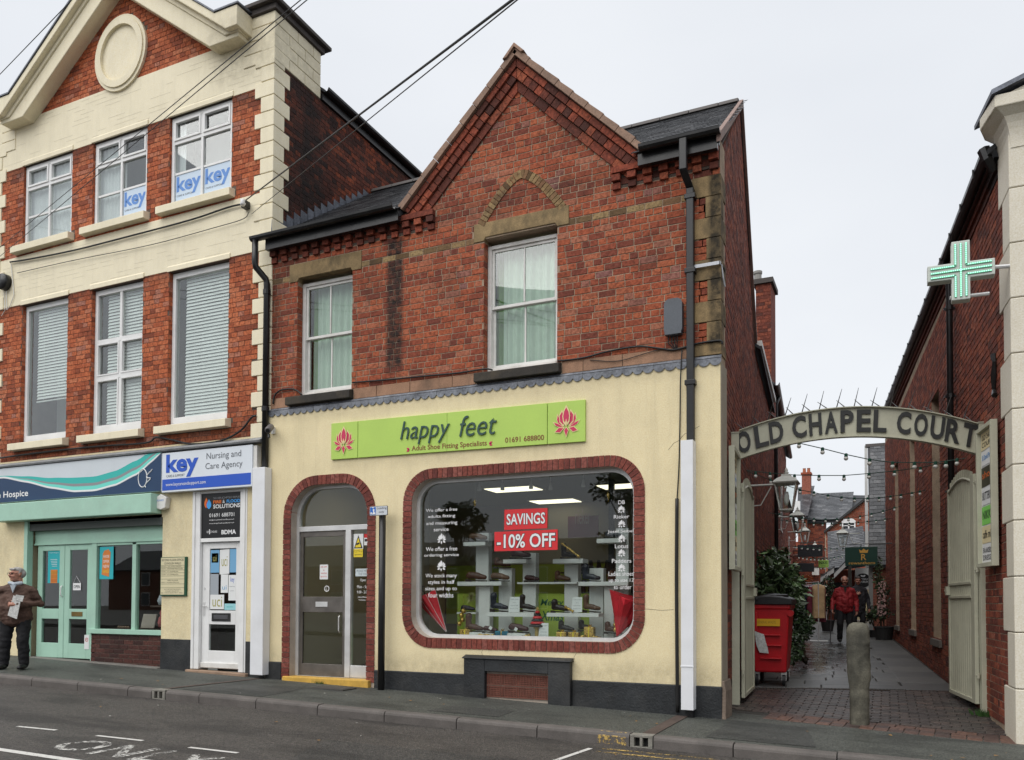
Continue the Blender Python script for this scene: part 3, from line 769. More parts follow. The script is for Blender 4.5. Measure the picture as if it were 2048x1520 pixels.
# backing wall of the upper floor
m = MB(); wall_panel(m, XL, XR, 4.20, 6.90, [WIN_L, WIN_R], 0.0, .30)
m.xz([(-4.36, 6.90), (-.94, 6.90), (-2.645, 8.52)], 0.0, .28)
wall_up = m.build('upper_wall', MORT, shop)
C_ = .0843; Z0 = 4.45
LINT_L = (-6.46, -5.14, 6.19, 6.46); LINT_R = (-3.30, -1.92, 6.23, 6.48)
QU = []
zq = 4.30; i = 0
QU.append((-.33, 0, 4.30, Z0)); zq = Z0
for wd in (.16, .33, .15, .34, .16, .34, .17, .33):
    QU.append((-wd, 0, zq, zq+3*C_)); zq += 3*C_
holes = [WIN_L, WIN_R, LINT_L, LINT_R]+QU
arch_f = lambda x: 6.49+.60*(1-min(1, abs(x+2.60)/.64)**1.6)
arch_in = lambda x: 6.49+.48*(1-min(1, abs(x+2.60)/.52)**1.6)
def in_arch(u, z):
    return abs(u+2.60) < .66 and z > 6.49 and arch_in(u)-.02 < z < arch_f(u)+.02
def main_outline(z):
    if z < 6.53: return (XL, XR)
    if z < 6.79: return (-3.91, -1.33)
    h = 8.14-z+.02
    return (-2.645-h, -2.645+h)
brick_field(wall_up, (0, 0, 0), (1, 0, 0), (0, -1, 0), XL, XR, Z0, 6.22, C_, .228, BR_MAIN, holes, 'garden', main_outline, single=298, seed=5)
brick_field(wall_up, (0, 0, 0), (1, 0, 0), (0, -1, 0), XL, XR, Z0+22*C_, 8.25, C_, .228, BR_MAIN, holes, 'garden', main_outline, single=0, seed=6, rows0=22)
brick_field(wall_up, (0, 0, 0), (1, 0, 0), (0, -1, 0), XL, XR, Z0+21*C_, Z0+22*C_, C_, .228, BR_YEL, holes, 'stretcher', main_outline, single=28, seed=8, name='buff_brick')
# brick reveals of the windows: header bricks up each jamb
for (x0, x1, z0, z1) in (WIN_L, WIN_R):
    m = MB(); z = z0
    while z < z1-.12:
        for xs in ((x0-.002, x0+.004), (x1-.004, x1+.002)):
            m.box(xs[0], xs[1], .004, .108, z+.004, z+C_-.006)
        z += C_
    m.build('reveal_bricks', BR_MAIN, wall_up)['kind'] = 'stuff'
# pointed relieving arch in buff brick
for sgn in (-1, 1):
    pts = [(-2.60+sgn*.64*(1-t/20), arch_f(-2.60+sgn*.64*(1-t/20))) for t in range(21)]
    radial_bricks(pts, .115, .066, -.019, .05, BR_YEL, wall_up, 'arch_brick', inward=(sgn > 0))
# stone lintels with shoulders, sills, string course, quoins
for (x0, x1, z0, z1), W in ((LINT_L, WIN_L), (LINT_R, WIN_R)):
    m = MB(); m.xz([(x0, z0), (W[0], z0), (W[0]+.03, z0+.05), (W[1]-.03, z0+.05), (W[1], z0), (x1, z0), (x1, z1), (x0, z1)], -.016, .12)
    m.build('stone_lintel', STONE, shop, bevel=.006)
for x0, x1 in ((-6.45, -5.27), (-3.25, -2.02)):
    m = MB(); m.prism([(x0, -.10, 4.30), (x0, -.10, 4.42), (x0, .05, 4.452), (x0, .05, 4.30)], (x1-x0, 0, 0)); m.build('window_sill', SILLM, shop, bevel=.01)
for x0, x1 in ((-6.81, -6.46), (-5.26, -4.86), (-4.86, -4.30), (-4.30, -3.62), (-3.62, -3.26), (-2.01, -1.72), (-1.72, -1.2), (-1.2, -.34)):
    m = MB(); m.box(x0+.004, x1-.004, -.014+RND.uniform(-.003, .002), .1, 4.292, 4.446); m.build('string_course_stone', STONE_P, shop, bevel=.005)
for (a, b, c, d) in QU:
    m = MB(); m.box(a, .012, -.014, .30 if a < -.25 else .16, c+.003, d-.003); m.build('quoin', STONE, shop, bevel=.006)
# sashes and curtains
CURT = surf('curtain_green', (.50, .62, .50), .9, .06, 6, 80, .1); CURT2 = surf('curtain_lime', (.22, .42, .12), .9, .1, 6, 80, .1)
ROOMG = flat('room_green', (.10, .17, .09), .9)
for i, (x0, x1, z0, z1) in enumerate((WIN_L, WIN_R)):
    sash(shop, x0+.004, x1-.004, z0+.004, z1-.06, .115, rail=z0+.90)
    curtain(shop, x0+.16, x1-.02, z0+.05, z1, .30, CURT, .022, seed=i)
    curtain(shop, x0+.02, x0+.22, z0+.05, z1, .36, CURT2, .02, 20, seed=i+5)
    m = MB(); m.box(x0-.05, x1+.05, .55, .6, z0-.05, z1+.1); m.build('room_wall', ROOMG, shop)
# corbelled eaves: dentils in two rows under a projecting course
def corbels(x0, x1, n):
    z = 6.50
    m = MB(); m.box(x0, x1, -.085, .02, 6.725, 6.80); m.build('corbel_course', BR_EAVE, shop)
    m = MB(); m.box(x0, x1, -.004, .0, 6.56, 6.76); m.build('eaves_mortar', MORT_D, shop)
    st = (x1-x0-.11)/(n-1)
    for i in range(n):
        u = x0+.055+st*i
        m = MB(); m.box(u-.056, u+.056, -.075+RND.uniform(-.006, .004), .0, 6.632, 6.716); m.build('dentil', BR_EAVE, shop, bevel=.005)
        m = MB(); m.box(u-.052, u+.052, -.040+RND.uniform(-.005, .004), .0, 6.535, 6.617); m.build('dentil', BR_EAVE, shop, bevel=.005)
        if i < n-1:
            m = MB(); m.box(u+.058, u+st-.058, -.012, 0, 6.595, 6.675); m.build('dentil_back', BR_EAVE, shop)
corbels(-6.80, -3.91, 15); corbels(-1.33, -.01, 7)
# gable: coping tiles, two stepped bands of brick laid up the rake
AX, AZ = -2.645, 8.69
for sgn in (-1, 1):
    foot = Vector((AX+sgn*1.80, AZ-1.78)); ap = Vector((AX, AZ)); d = (foot-ap).normalized(); nn = Vector((d.y*sgn, -d.x*sgn))
    if nn.y > 0: nn = -nn
    # nn points inwards and down
    Lr = (foot-ap).length
    k = 0; s = .02
    while s < Lr-.02:
        e = min(s+.285, Lr); a = ap+d*s; b = ap+d*(e-.006); lift = nn*RND.uniform(-.006, .004)
        m = MB(); P = [a+lift, b+lift-nn*.012, b+nn*.075, a+nn*.075]; m.xz([tuple(p) for p in P], -.13, .18); m.build('coping_tile', COPE, shop, bevel=.004); s = e
    for (o0, o1, y0, ln) in ((.085, .165, -.085, .215), (.172, .275, -.062, .112), (.283, .385, -.032, .215)):
        t0 = o0*1.0; Lb = Lr-.02; s = t0
        while s < Lb-.03:
            e = min(s+ln, Lb); a = ap+d*s; b = ap+d*(e-.008)
            q = ap+d*0
            P = [a+nn*o0, b+nn*o0, b+nn*o1, a+nn*o1]
            # keep clear of the centre line at the top
            if s == t0: P[0] = Vector((AX+sgn*.004, AZ-o0*1.4142)); P[3] = Vector((AX+sgn*.004, AZ-o1*1.4142))
            m = MB(); m.xz([tuple(p) for p in P], y0+RND.uniform(-.004, .004), .02); m.build('rake_brick', BR_EAVE, shop, bevel=.003); s = e
# ridge cap at the apex
m = MB(); m.xz([(AX-.17, AZ-.135), (AX, AZ+.045), (AX+.15, AZ-.105), (AX+.10, AZ-.11), (AX, AZ-.01), (AX-.11, AZ-.13)], -.16, .22); m.build('ridge_cap', COPE, shop, bevel=.006)
# roofs
def slates(parent, O, u, v, W, H, sw=.25, sh=.17, mat=None, clip=None, seed=2, name='slates'):
    """overlapping slates on a roof plane: O eaves corner, u along the eaves, v up the slope"""
    O, u, v = Vector(O), Vector(u).normalized(), Vector(v).normalized(); n = u.cross(v)
    if n.z < 0: n = -n
    r = random.Random(seed); m = MB(); row = 0; y = 0
    while y < H:
        x = -(row % 2)*sw/2
        while x < W:
            a, b = max(0, x+.003), min(W, x+sw-.003)
            if b-a > .03 and (clip is None or clip((a+b)/2, y+sh/2)):
                j = r.uniform(-.004, .004); p = O+u*a+v*(y+j); q = O+u*b+v*(y+j); t = v*min(sh*1.25, H-y+.02)
                lo = n*(.014+r.uniform(0, .003)); hi = n*.004; th = n*-.009
                m.add([p+lo, q+lo, q+t+hi, p+t+hi, p+lo+th, q+lo+th], [(0, 1, 2, 3), (0, 4, 5, 1), (0, 3, 4), (1, 5, 2)])
            x += sw
        y += sh; row += 1
    o = m.build(name, mat or SLATE, parent); o['kind'] = 'stuff'; return o
EY, EZ, RY, RZ = -.19, 6.85, 2.72, 8.93
vv = Vector((0, RY-EY, RZ-EZ)); Hm = vv.length
m = MB()
sh_ = lambda Y: -.077*Y
zr = lambda Y: EZ-.03+(Y-EY-.02)*(RZ-EZ)/(RY-EY-.02)
for xa, xb, xc, y_ in ((-6.80, -4.41, -4.41, EY+.02), (-4.41, -.90, -.90, .30), (-.90, .02, sh_(RY)+.02, EY+.02)):
    m.prism([(xa, y_, zr(y_)), (xb, y_, zr(y_)), (xc, RY, RZ-.03), (xa, RY, RZ-.03)], (0, .02, -.06))
m.prism([(-6.80, RY, RZ-.03), (sh_(RY)+.02, RY, RZ-.03), (sh_(5.6)+.02, 5.6, 6.2), (-6.80, 5.6, 6.2)], (0, -.02, -.06))
roof = m.build('roof', surf('roof_boards', (.04, .042, .046), .7), shop)
gx = lambda a: abs(a-(AX+6.80))
slates(roof, (-6.80, EY, EZ), (1, 0, 0), vv, 6.80, Hm, .24, .155, clip=lambda a, b: (gx(a) > 1.75-max(0, b*vv.z/Hm)*.985) and a < 6.80+sh_(b*vv.y/Hm+EY)+.04)
# cross gable roof
for sgn in (-1, 1):
    m = MB(); m.prism([(AX, .0, 8.57), (AX+sgn*1.72, .0, 6.88), (AX+sgn*1.72, .2, 6.88), (AX, 2.6, 8.57)], (0, .0, -.05)); m.build('gable_roof', MATS['roof_boards'], roof)
    w_ = Vector((-sgn, 0, 1))
    slates(roof, (AX+sgn*1.74, .18, 6.88), (0, 1, 0), w_, 2.6, 2.42, .24, .155, clip=lambda a, b: a < b*.7071*1.45+.25)
# ridge tiles
RIDGEM = surf('ridge_grey', (.10, .09, .085), .8)
s = -6.8
while s < sh_(RY)-.05:
    e = min(s+.45, sh_(RY)-.0); m = MB(); m.prism([(s, RY-.15, RZ-.06), (s, RY-.10, RZ+.015), (s, RY, RZ+.055), (s, RY+.10, RZ+.015), (s, RY+.15, RZ-.06)], (e-s-.01, 0, 0)); m.build('ridge_tile', RIDGEM, roof, bevel=.004); s = e
# verge strip on the alley gable end
BARGE = surf('verge_pinkish', (.24, .165, .14), .8, .2, 4, 50, .3)
m = MB()
m.prism([(.0, EY-.02, EZ-.10), (.0, EY-.02, EZ+.02), (sh_(RY), RY, RZ+.03), (sh_(RY), RY, RZ-.09)], (.055, 0, 0))
m.prism([(sh_(RY), RY, RZ-.09), (sh_(RY), RY, RZ+.03), (sh_(5.6), 5.6, 6.23), (sh_(5.6), 5.6, 6.11)], (.055, 0, 0))
m.build('verge', BARGE, roof)
# side wall to the alley (skewed) with its gable
m = MB()
sx = lambda Y: -.077*Y-.004
A = [(0, -.3), (0, 6.78), (RY, RZ-.10), (5.6, 6.15), (5.6, -.3)]
m.prism([(sx(y), y, z) for y, z in A], (-.25, 0, 0)); side = m.build('side_wall', MORT_D, shop)
du = Vector((-.077, 1, 0)).normalized(); dn = Vector((1, .077, 0)).normalized()
def side_outline(z):
    if z < 6.15: return (.05, 5.6)
    lo = .05 if z < 6.8 else (z-6.78)/(RZ-.1-6.78)*RY+.08
    hi = 5.6-(z-6.15)/(RZ-.1-6.15)*(5.6-RY)
    return (lo, hi)
# u runs from the back to the front so that bricks face the alley
brick_field(side, (sx(0), 0, 0), -du, dn, -5.6, -.02, .36, RZ-.12, .0843, .228, BR_ALLEY, [], 'garden', lambda z: (-side_outline(z)[1], -side_outline(z)[0]), single=0, seed=9, proud=.008)
m = MB(); m.box(-.01, .012, -.02, .34, 0, 4.2); m.build('corner_bead', surf('corner_stone', (.3, .26, .2), .8), shop)
# ------------------------------------------------------------------ rendered shopfront
YF = -.030
DO = (-6.50, -4.84, .18, 3.215); WO = (-4.38, -.91, .72, 3.19)
door_hole = rrect(-6.36, -4.975, .0, 3.075, .46, 10, False); win_hole = rrect(-4.24, -1.045, .86, 3.05, .33)
door_out = rrect(-6.50, -4.84, .0, 3.215, .60, 10, False); win_out = rrect(WO[0], WO[1], WO[2], WO[3], .46)
gz_l = ground_z(-6.81, 0)-.1
front = plate([(XL, -.1), (XR+.004, -.1), (XR+.004, 4.20), (XL, 4.20)], [rrect(-6.49, -4.85, -.05, 3.205, .59, 10, False), rrect(WO[0]+.01, WO[1]-.01, WO[2]+.01, WO[3]-.01, .45)], YF, .22).build('rendered_front', CREAM, shop)
for (out, inn, nm, P, bot) in ((door_out, door_hole, 'door_surround', None, False), (win_out, win_hole, 'window_surround', None, True)):
    ring = plate(out, [inn], YF+.004, .20).build(nm, MORT_P, shop)
    if bot: path = out+[out[0]]
    else:
        n2 = len(out); path = [out[-1]]+out[:-1]
        path = [(-4.84, .20)]+out[:22]+[(-6.50, .20)]
    radial_bricks(path, .138, .0775, YF-.012, .205, BR_TRIM, ring, 'brick', inward=True)
# hairline cracks in the render
m = MB()
for P in ([(-.62, 3.20), (-.55, 3.28), (-.50, 3.30), (-.42, 3.38), (-.36, 3.40), (-.24, 3.46)], [(-3.12, .72), (-3.14, .68), (-3.12, .64)], [(-1.80, .71), (-1.83, .66), (-1.82, .63)], [(-.95, 1.28), (-.7, 1.26), (-.56, 1.27)]):
    m.tube([(x, YF-.0005, z) for x, z in P], .0022, 4)
m.build('cracks', flat('crack', (.12, .09, .06), .9), front)
# plinth, vent surround and air bricks
for xa, xb, zt in ((XL, -6.505, .44), (-4.835, -3.362, .385), (-1.848, .016, .375)):
    m = MB(); m.box(xa, xb, -.055, -.005, -.05, zt); m.build('plinth', BLACKP, shop, bevel=.012)
m = MB(); m.box(-3.36, -3.05, -.12, .0, -.05, .60); m.box(-2.15, -1.85, -.12, .0, -.05, .60); m.box(-3.05, -2.15, -.12, .0, .44, .60)
m.prism([(-3.38, -.14, .60), (-3.38, -.14, .615), (-3.38, -.03, .65), (-3.38, -.03, .60)], (1.55, 0, 0)); m.build('vent_surround', BLACKP, shop, bevel=.01)
AIRB = surf('terracotta', (.16, .058, .04), .85, .25, 12, 80, .4)
m = MB(); m.box(-3.05, -2.15, -.046, -.0, .03, .44); m.build('vent_back', MORT_P, shop)
def air_brick():
    m = MB(); m.box(.004, .214, .0265, .029, .004, .141); W, H, D = .218, .145, .028; nx, nz = 9, 5
    m.box(0, .012, 0, D, 0, H); m.box(W-.012, W, 0, D, 0, H)
    for i in range(1, nx): x = .012+(W-.024)*i/nx; m.box(x-.0045, x+.0045, .002, D, .012, H-.012)
    m.box(.012, W-.012, 0, D, 0, .014); m.box(.012, W-.012, 0, D, H-.014, H)
    for i in range(1, nz): z = .014+(H-.028)*i/nz; m.box(.012, W-.012, .001, D, z-.0045, z+.0045)
    return m.mesh('air_brick', AIRB)
ab = air_brick()
for r_ in range(2):
    for c_ in range(4):
        x = -3.04+.227*c_+(0 if r_ else 0.0); link('air_brick', ab, shop, Matrix.Translation((x, -.066, .105+.158*r_)))
# corner stone at the alley
m = MB(); m.prism([(.012, -.06, -.1), (.06, -.06, -.1), (.06, -.05, .32), (.035, -.03, .44), (.012, -.03, .44)], (0, .42, 0)); m.build('corner_stone', surf('worn_stone', (.17, .13, .10), .85, .25, 5, 40, .5), shop, bevel=.015)
# lead flashing with scalloped edge
SEGS = [(-6.81, -5.95), (-5.95, -4.72), (-4.72, -3.85), (-3.85, -2.62), (-2.62, -1.72), (-1.72, -.80), (-.80, .02)]
for a, b in SEGS:
    n = max(1, round((b-a)/.128)); st = (b-a)/n
    top = [(b-.002, 4.291), (a+.002, 4.291)]; low = []
    for i in range(n):
        for k in range(7):
            t = k/6; low.append((a+.002+(st*(i+t))*(b-a-.004)/(b-a), 4.205-.043*math.sin(math.pi*t)**.6))
    m = MB(); m.prism([(x, -.046, z) for x, z in low]+[(b-.002, -.046, 4.255), (a+.002, -.046, 4.255)], (0, .006, 0)); m.prism([(a+.002, -.046, 4.249), (b-.002, -.046, 4.249), (b-.002, -.006, 4.288), (a+.002, -.006, 4.288)], (0, 0, .006))
    m.build('lead_flashing', LEAD, shop)
# step
m = MB(); m.prism([(-6.44, -.10, .10), (-4.90, -.10, .06), (-4.90, -.10, .235), (-6.44, -.10, .235)], (0, .34, 0)); m.build('door_step', YELLOW, shop, bevel=.012)
# ------------------------------------------------------------------ shop window and door
fo = rrect(-4.243, -1.042, .857, 3.053, .333); fi = rrect(-4.19, -1.095, .905, 3.0, .30)
m = plate(fo, [fi], .10, .17); wf = m.build('window_frame', ALU, shop)
m = plate(rrect(-4.195, -1.09, .90, 3.005, .30), [], .132, .138); pane = m.build('window_pane', GLASS_S, shop); pane['label'] = 'large rounded shop window pane with white lettering'
GY = .129
fo = rrect(-6.362, -4.973, .236, 3.077, .462, 10, False); fi = rrect(-6.31, -5.02, .20, 3.03, .43, 10, False)
m = plate(fo, [rrect(-6.31, -5.02, .24, 3.03, .43, 10, False)], .10, .17); df = m.build('door_frame', ALU, shop)
m = MB(); m.box(-6.31, -5.02, .095, .165, 2.40, 2.475); m.box(-5.45, -5.355, .09, .17, .24, 2.40); m.box(-5.355, -5.02, .10, .16, .245, .42); m.build('transom', ALU, shop, bevel=.004)
m = plate(rrect(-6.305, -5.025, 2.48, 3.025, .42, 10, False), [], .13, .136); m.build('fanlight_pane', GLASS_S, shop)
m = MB(); m.box(-5.35, -5.025, .13, .136, .42, 2.40); m.build('side_pane', GLASS_S, shop)
# door leaf, ajar inwards, hinged on the right
leaf = Matrix.Translation((-6.285, .13, 0)) @ Matrix.Rotation(math.radians(0), 4, 'Z')
m = MB(); W = .83
y0, y1 = .118, .155
m.box(-6.30, -6.245, y0, y1, .245, 2.395); m.box(-5.51, -5.455, y0, y1, .245, 2.395); m.box(-6.245, -5.51, y0, y1, 2.32, 2.395); m.box(-6.245, -5.51, y0, y1, .245, .42); m.box(-6.245, -5.51, y0, y1, 1.19, 1.42)
dl = m.build('door_leaf', ALU_D, shop, bevel=.003)
m = MB(); m.box(-6.0, -5.78, y0-.008, y0-.001, 1.27, 1.345); m.build('letter_plate', ALU, dl, bevel=.002)
m = MB(); m.box(-6.245, -5.51, .134, .139, .42, 1.19); m.box(-6.245, -5.51, .134, .139, 1.42, 2.32); m.build('door_pane', GLASS_S, dl)
m = MB(); m.tube([(-5.55, .10, .9), (-5.55, .08, .92), (-5.55, .08, 1.12), (-5.55, .10, 1.14)], .009, 8); m.build('pull_handle', ALU, dl)
# stickers and notices on the door glass
YEL = flat('yellow_sticker', (.72, .55, .03), .5); REDM = flat('red_print', (.55, .02, .025), .5); PAPER = flat('paper', (.70, .71, .70), .7); INK = flat('ink', (.02, .02, .025), .6)
t = thing('warning_sticker', 'white and yellow camera warning sticker with black triangle on the shoe shop door side pane', 'sticker', (-5.25, .126, 2.1))
m = MB(); m.box(-5.33, -5.16, .124, .129, 2.12, 2.34); m.build('backing', PAPER, t)
m = MB(); m.box(-5.325, -5.165, .122, .124, 2.00, 2.12); m.build('yellow_panel', YEL, t)
m = MB(); m.xz([(-5.32, 2.13), (-5.17, 2.13), (-5.245, 2.32)], .121, .1235); m.build('triangle', INK, t)
m = MB(); m.xz([(-5.297, 2.143), (-5.193, 2.143), (-5.245, 2.285)], .119, .121); m.build('triangle_fill', YEL, t)
m = MB(); m.obox((-5.275, .1185, 2.175), (.055, 0, .02), (0, -.002, 0), (-.008, 0, .022)); m.build('camera_mark', INK, t)
ftext('CCTV in', -5.31, -5.18, 2.07, 2.10, .1215, INK, t); ftext('operation', -5.31, -5.18, 2.02, 2.05, .1215, INK, t)
t = thing('notice_sticker', 'small red and white notice sticker beside the camera warning sticker', 'sticker', (-5.1, .126, 2.2))
m = MB(); m.box(-5.145, -5.035, .124, .129, 2.28, 2.335); m.build('red_top', REDM, t)
m = MB(); m.box(-5.145, -5.045, .124, .129, 2.17, 2.278); m.build('backing', PAPER, t)
m = MB(); m.box(-5.135, -5.055, .122, .124, 2.225, 2.262); m.build('black_bar', INK, t)
t = thing('step_notice', 'pale printed notice above the opening hours on the shoe shop door side pane', 'notice', (-5.15, .126, 1.73))
m = MB(); m.box(-5.29, -5.03, .124, .129, 1.72, 1.83); m.build('backing', flat('pale_paper', (.55, .62, .64), .7), t)
GREYI = flat('grey_ink', (.2, .22, .23), .6)
ftext('PLEASE MIND', -5.27, -5.05, 1.78, 1.815, .1225, GREYI, t); ftext('THE STEP', -5.24, -5.08, 1.735, 1.767, .1225, GREYI, t)
t = thing('opening_hours', 'white opening hours lettering on the shoe shop door side pane', 'lettering', (-5.15, .126, 1.4))
for s_, a, b, c, d in (('Open', -5.21, -5.11, 1.635, 1.685), ('Mon - Sat', -5.26, -5.07, 1.545, 1.59), ('9.00 - 5.00', -5.265, -5.065, 1.47, 1.51), ('Closed Bank', -5.25, -5.09, 1.405, 1.43), ('Holidays', -5.23, -5.11, 1.36, 1.385)):
    ftext(s_, a, b, c, d, .1265, WHITEF, t)
t = thing('door_notice', 'white paper notice with small red print on the shoe shop door leaf', 'notice', (-5.88, .12, 1.8))
m = MB(); m.box(-5.94, -5.79, .128, .133, 1.68, 1.90); m.build('paper', PAPER, t)
for i, s_ in enumerate(('10% OFF', 'ALL', 'WINTER', 'BOOTS')): ftext(s_, -5.92 if i != 1 else -5.88, -5.81 if i != 1 else -5.85, 1.855-.048*i, 1.876-.048*i, .1265, REDM, t)
t = thing('dial_sticker', 'small round white sticker with letter ring on the shoe shop door glass', 'sticker', (-5.82, .128, 1.53))
m = plate([(-5.81+.045*math.cos(a*.3142), 1.54+.045*math.sin(a*.3142)) for a in range(20)], [[(-5.81+.036*math.cos(a*.3142), 1.54+.036*math.sin(a*.3142)) for a in range(20)]], .128, .133); m.build('ring', WHITEF, t)
ftext('L', -5.825, -5.795, 1.515, 1.56, .130, WHITEF, t)
# ------------------------------------------------------------------ fascia sign
LIME = surf('lime_board', sr(174, 204, 96), .5, .04, 2, 60, .02); TEALT = flat('dark_teal', (.030, .075, .062), .5); BROWN = flat('brown_print', (.22, .075, .03), .6)
PINK = flat('pink_print', (.55, .035, .10), .6); PALEY = flat('pale_outline', (.72, .60, .30), .6)
sg = thing('shop_sign', 'lime green shop fascia sign with dark raised lettering and a pink lotus at each end', 'sign', (-3.64, -.05, 3.66))
st_ = lambda X: -.0105*(X+3.64)
for a, b in ((-5.61, -5.145), (-5.135, -3.672), (-3.668, -2.195), (-2.185, -1.675)):
    m = MB(); m.xz([(a, 3.405+st_(a)), (b, 3.405+st_(b)), (b, 3.935+st_(b)), (a, 3.935+st_(a))], -.062, YF); m.build('board', LIME, sg, bevel=.002)
uu = Vector((1, 0, -.0105)).normalized()
for s_, x0, x1, z0, z1, mt, bold, shr, ext in (('happy', -4.41, -3.62, 3.53, 3.865, TEALT, -.006, .25, .018), ('feet', -3.47, -2.91, 3.585, 3.865, TEALT, -.006, .25, .018),
                                      ('Adult Shoe Fitting Specialists', -4.23, -3.06, 3.425, 3.515, BROWN, .012, 0, 0), ('01691 688800', -2.79, -2.235, 3.46, 3.53, BROWN, .012, 0, 0)):
    text(s_, (x0, -.076 if ext else -.0655, z0+st_(x0)), uu, (0, 0, 1), x1-x0, z1-z0, mt, sg, bold=bold, shear=shr, ext=ext)
def petal(cx, cz, ang, L, w, n=9):
    P = [(i/n*L, w*math.sin(math.pi*(i/n)**.8)*.5) for i in range(n+1)]
    P += [(p[0], -p[1]) for p in P[-2:0:-1]]
    c, s = math.cos(ang), math.sin(ang)
    return [(cx+x*c-z*s, cz+x*s+z*c) for x, z in P]
LOT = [[(.34, .27), (.37, .08), (.30, -.06), (.13, -.16), (.22, .05)], [(.16, .37), (.27, .22), (.25, .0), (.10, -.14), (.04, .1)], [(.50, .02), (.42, -.10), (.25, -.17), (.08, -.19), (.30, -.05)], [(.08, -.20), (.28, -.17), (.44, -.31), (.24, -.35)]]
LOTC = [[(0, .5), (.09, .36), (.135, .18), (.11, .0), (0, -.13), (-.11, .0), (-.135, .18), (-.09, .36)], [(0, -.17), (.09, -.28), (0, -.5), (-.09, -.28)], [(0, .08), (.035, -.04), (0, -.12), (-.035, -.04)]]
def lotus(parent, cx, cz, S, Y, m1, m2, tilt=0.0):
    """lotus mark: layered pointed petals, each with a pale rim"""
    pts = [P for P in LOT]+[[(-x, z) for x, z in P] for P in LOT]+LOTC
    for i, P in enumerate(pts):
        c = (sum(p[0] for p in P)/len(P), sum(p[1] for p in P)/len(P)); y = Y-.0014*(i+1)
        gr = lambda k: [(cx+(c[0]+(x-c[0])*k)*S*.9, cz+(c[1]+(z-c[1])*k)*S) for x, z in P]
        if m2: m = MB(); m.xz(gr(1.1), y, y+.0006); m.build('petal_outline', m2, parent)
        if i == len(pts)-1 and not m2: continue
        m = MB(); m.xz(gr(.84 if m2 else .86), y-.0007, y-.0001); m.build('petal', m1 if i < len(pts)-1 else m2, parent)
lotus(sg, -5.38, 3.685, .40, -.0625, PINK, PALEY); lotus(sg, -1.925, 3.655, .40, -.0625, PINK, PALEY)
for x in (-4.29, -3.0):
    for dz in (.012, -.012):
        m = MB(); m.xz(petal(x+(.025 if x < -4 else -.025), 3.465+st_(x), math.pi-(.5 if dz > 0 else -.5) if x < -4 else (.5 if dz > 0 else -.5), .055, .03), -.0665, -.0655); m.build('petal', PINK, sg)
# ------------------------------------------------------------------ inside the shoe shop
SHOPWALL = flat('shop_wall', (.26, .23, .16), .8); SHOPCEIL = flat('shop_ceiling', (.28, .275, .26), .9); SHOPFLOOR = surf('shop_floor', (.08, .07, .06), .5)
LIMEW = flat('lime_wall', (.36, .46, .07), .7); PANEL = flat('light_panel', (.9, .88, .8), .5, emit=((1, .90, .66), 1.1))
m = MB(); m.box(-6.72, -.70, .22, 5.3, .20, .24); m.build('shop_floor', SHOPFLOOR, shop)
m = MB(); m.box(-6.72, -.70, .22, 5.3, 3.30, 3.34); m.build('shop_ceiling', SHOPCEIL, shop)
m = MB(); m.box(-.76, -.70, .225, 5.3, .24, 3.30); m.box(-6.66, -.76, 5.2, 5.3, .24, 3.30); m.build('shop_inner_wall', SHOPWALL, shop)
m = MB(); m.box(-6.72, -6.66, .225, 5.3, .24, 3.30); m.build('entrance_wall', flat('entrance_cream', (.62, .55, .38), .8), shop)
m = MB(); m.box(-6.6, -.78, 5.14, 5.195, .9, 2.1); m.build('lime_dado', LIMEW, shop)
m = MB(); m.box(-4.80, -4.50, .225, .9, .24, 3.30); m.build('partition', SHOPWALL, shop)
m = MB(); m.box(-2.24, -2.16, 2.6, 2.68, .24, 3.30); m.build('ceiling_post', flat('dark_post', (.03, .028, .026), .6), shop)
def wz(zx, zy, Y=.55):                 # point of the window display, from the enlarged photograph
    return U(800+zx*.27630, 900+zy*.27630, Y)
# ceiling light panels; the last is added to brighten the entrance wall
for i, (x, y) in enumerate([tuple((CAM+ray(800+zx*.2763, 900+zy*.2763)*((3.28-CAM.z)/ray(800+zx*.2763, 900+zy*.2763).z))[:2]) for zx, zy in ((822, 286), (1125, 373), (1640, 262))]+[(-5.6, 1.4)]):
    t = thing('ceiling_light', ('rectangular lit ceiling panel above the red savings posters inside the shoe shop', 'rectangular lit ceiling panel deeper inside the shoe shop', 'rectangular lit ceiling panel at the alley end of the shoe shop', 'added unseen lit ceiling panel brightening the entrance wall behind the shoe shop door')[i], 'ceiling light', (x, y, 3.28), 'ceiling lights in the shoe shop')
    m = MB(); m.box(x-.48, x+.48, y-.28, y+.28, 3.285, 3.297); m.build('frame', WHITEF, t)
    m = MB(); m.box(x-.44, x+.44, y-.24, y+.24, 3.275, 3.284); m.build('diffuser', PANEL, t)
# pendant spot lamps behind the glass
SPOTM = flat('spot_body', (.55, .55, .52), .4)
SPL = ('above the fitting lettering', 'between the fitting lettering and the red posters', 'above the red savings poster', 'right beside the dark ceiling post', 'nearest the brand name lettering')
for i, (zx, zy) in enumerate(((575, 270), (742, 265), (948, 255), (1090, 262), (1327, 240))):
    p = wz(zx, zy, .62)
    t = thing('spot_lamp', 'small white spot lamp on a stem '+SPL[i], 'lamp', (p.x, .62, p.z), 'spot lamps in the shop window')
    m = MB(); m.tube([(p.x, .62, p.z+.03), (p.x, .62, 3.29)], .006, 6); m.build('stem', SPOTM, t)
    m = MB(); m.lathe((p.x, .62, p.z-.05), [(.028, 0), (.030, .02), (.022, .05), (.014, .09), (.012, .10)], 12); m.build('shade', SPOTM, t, smooth=True)
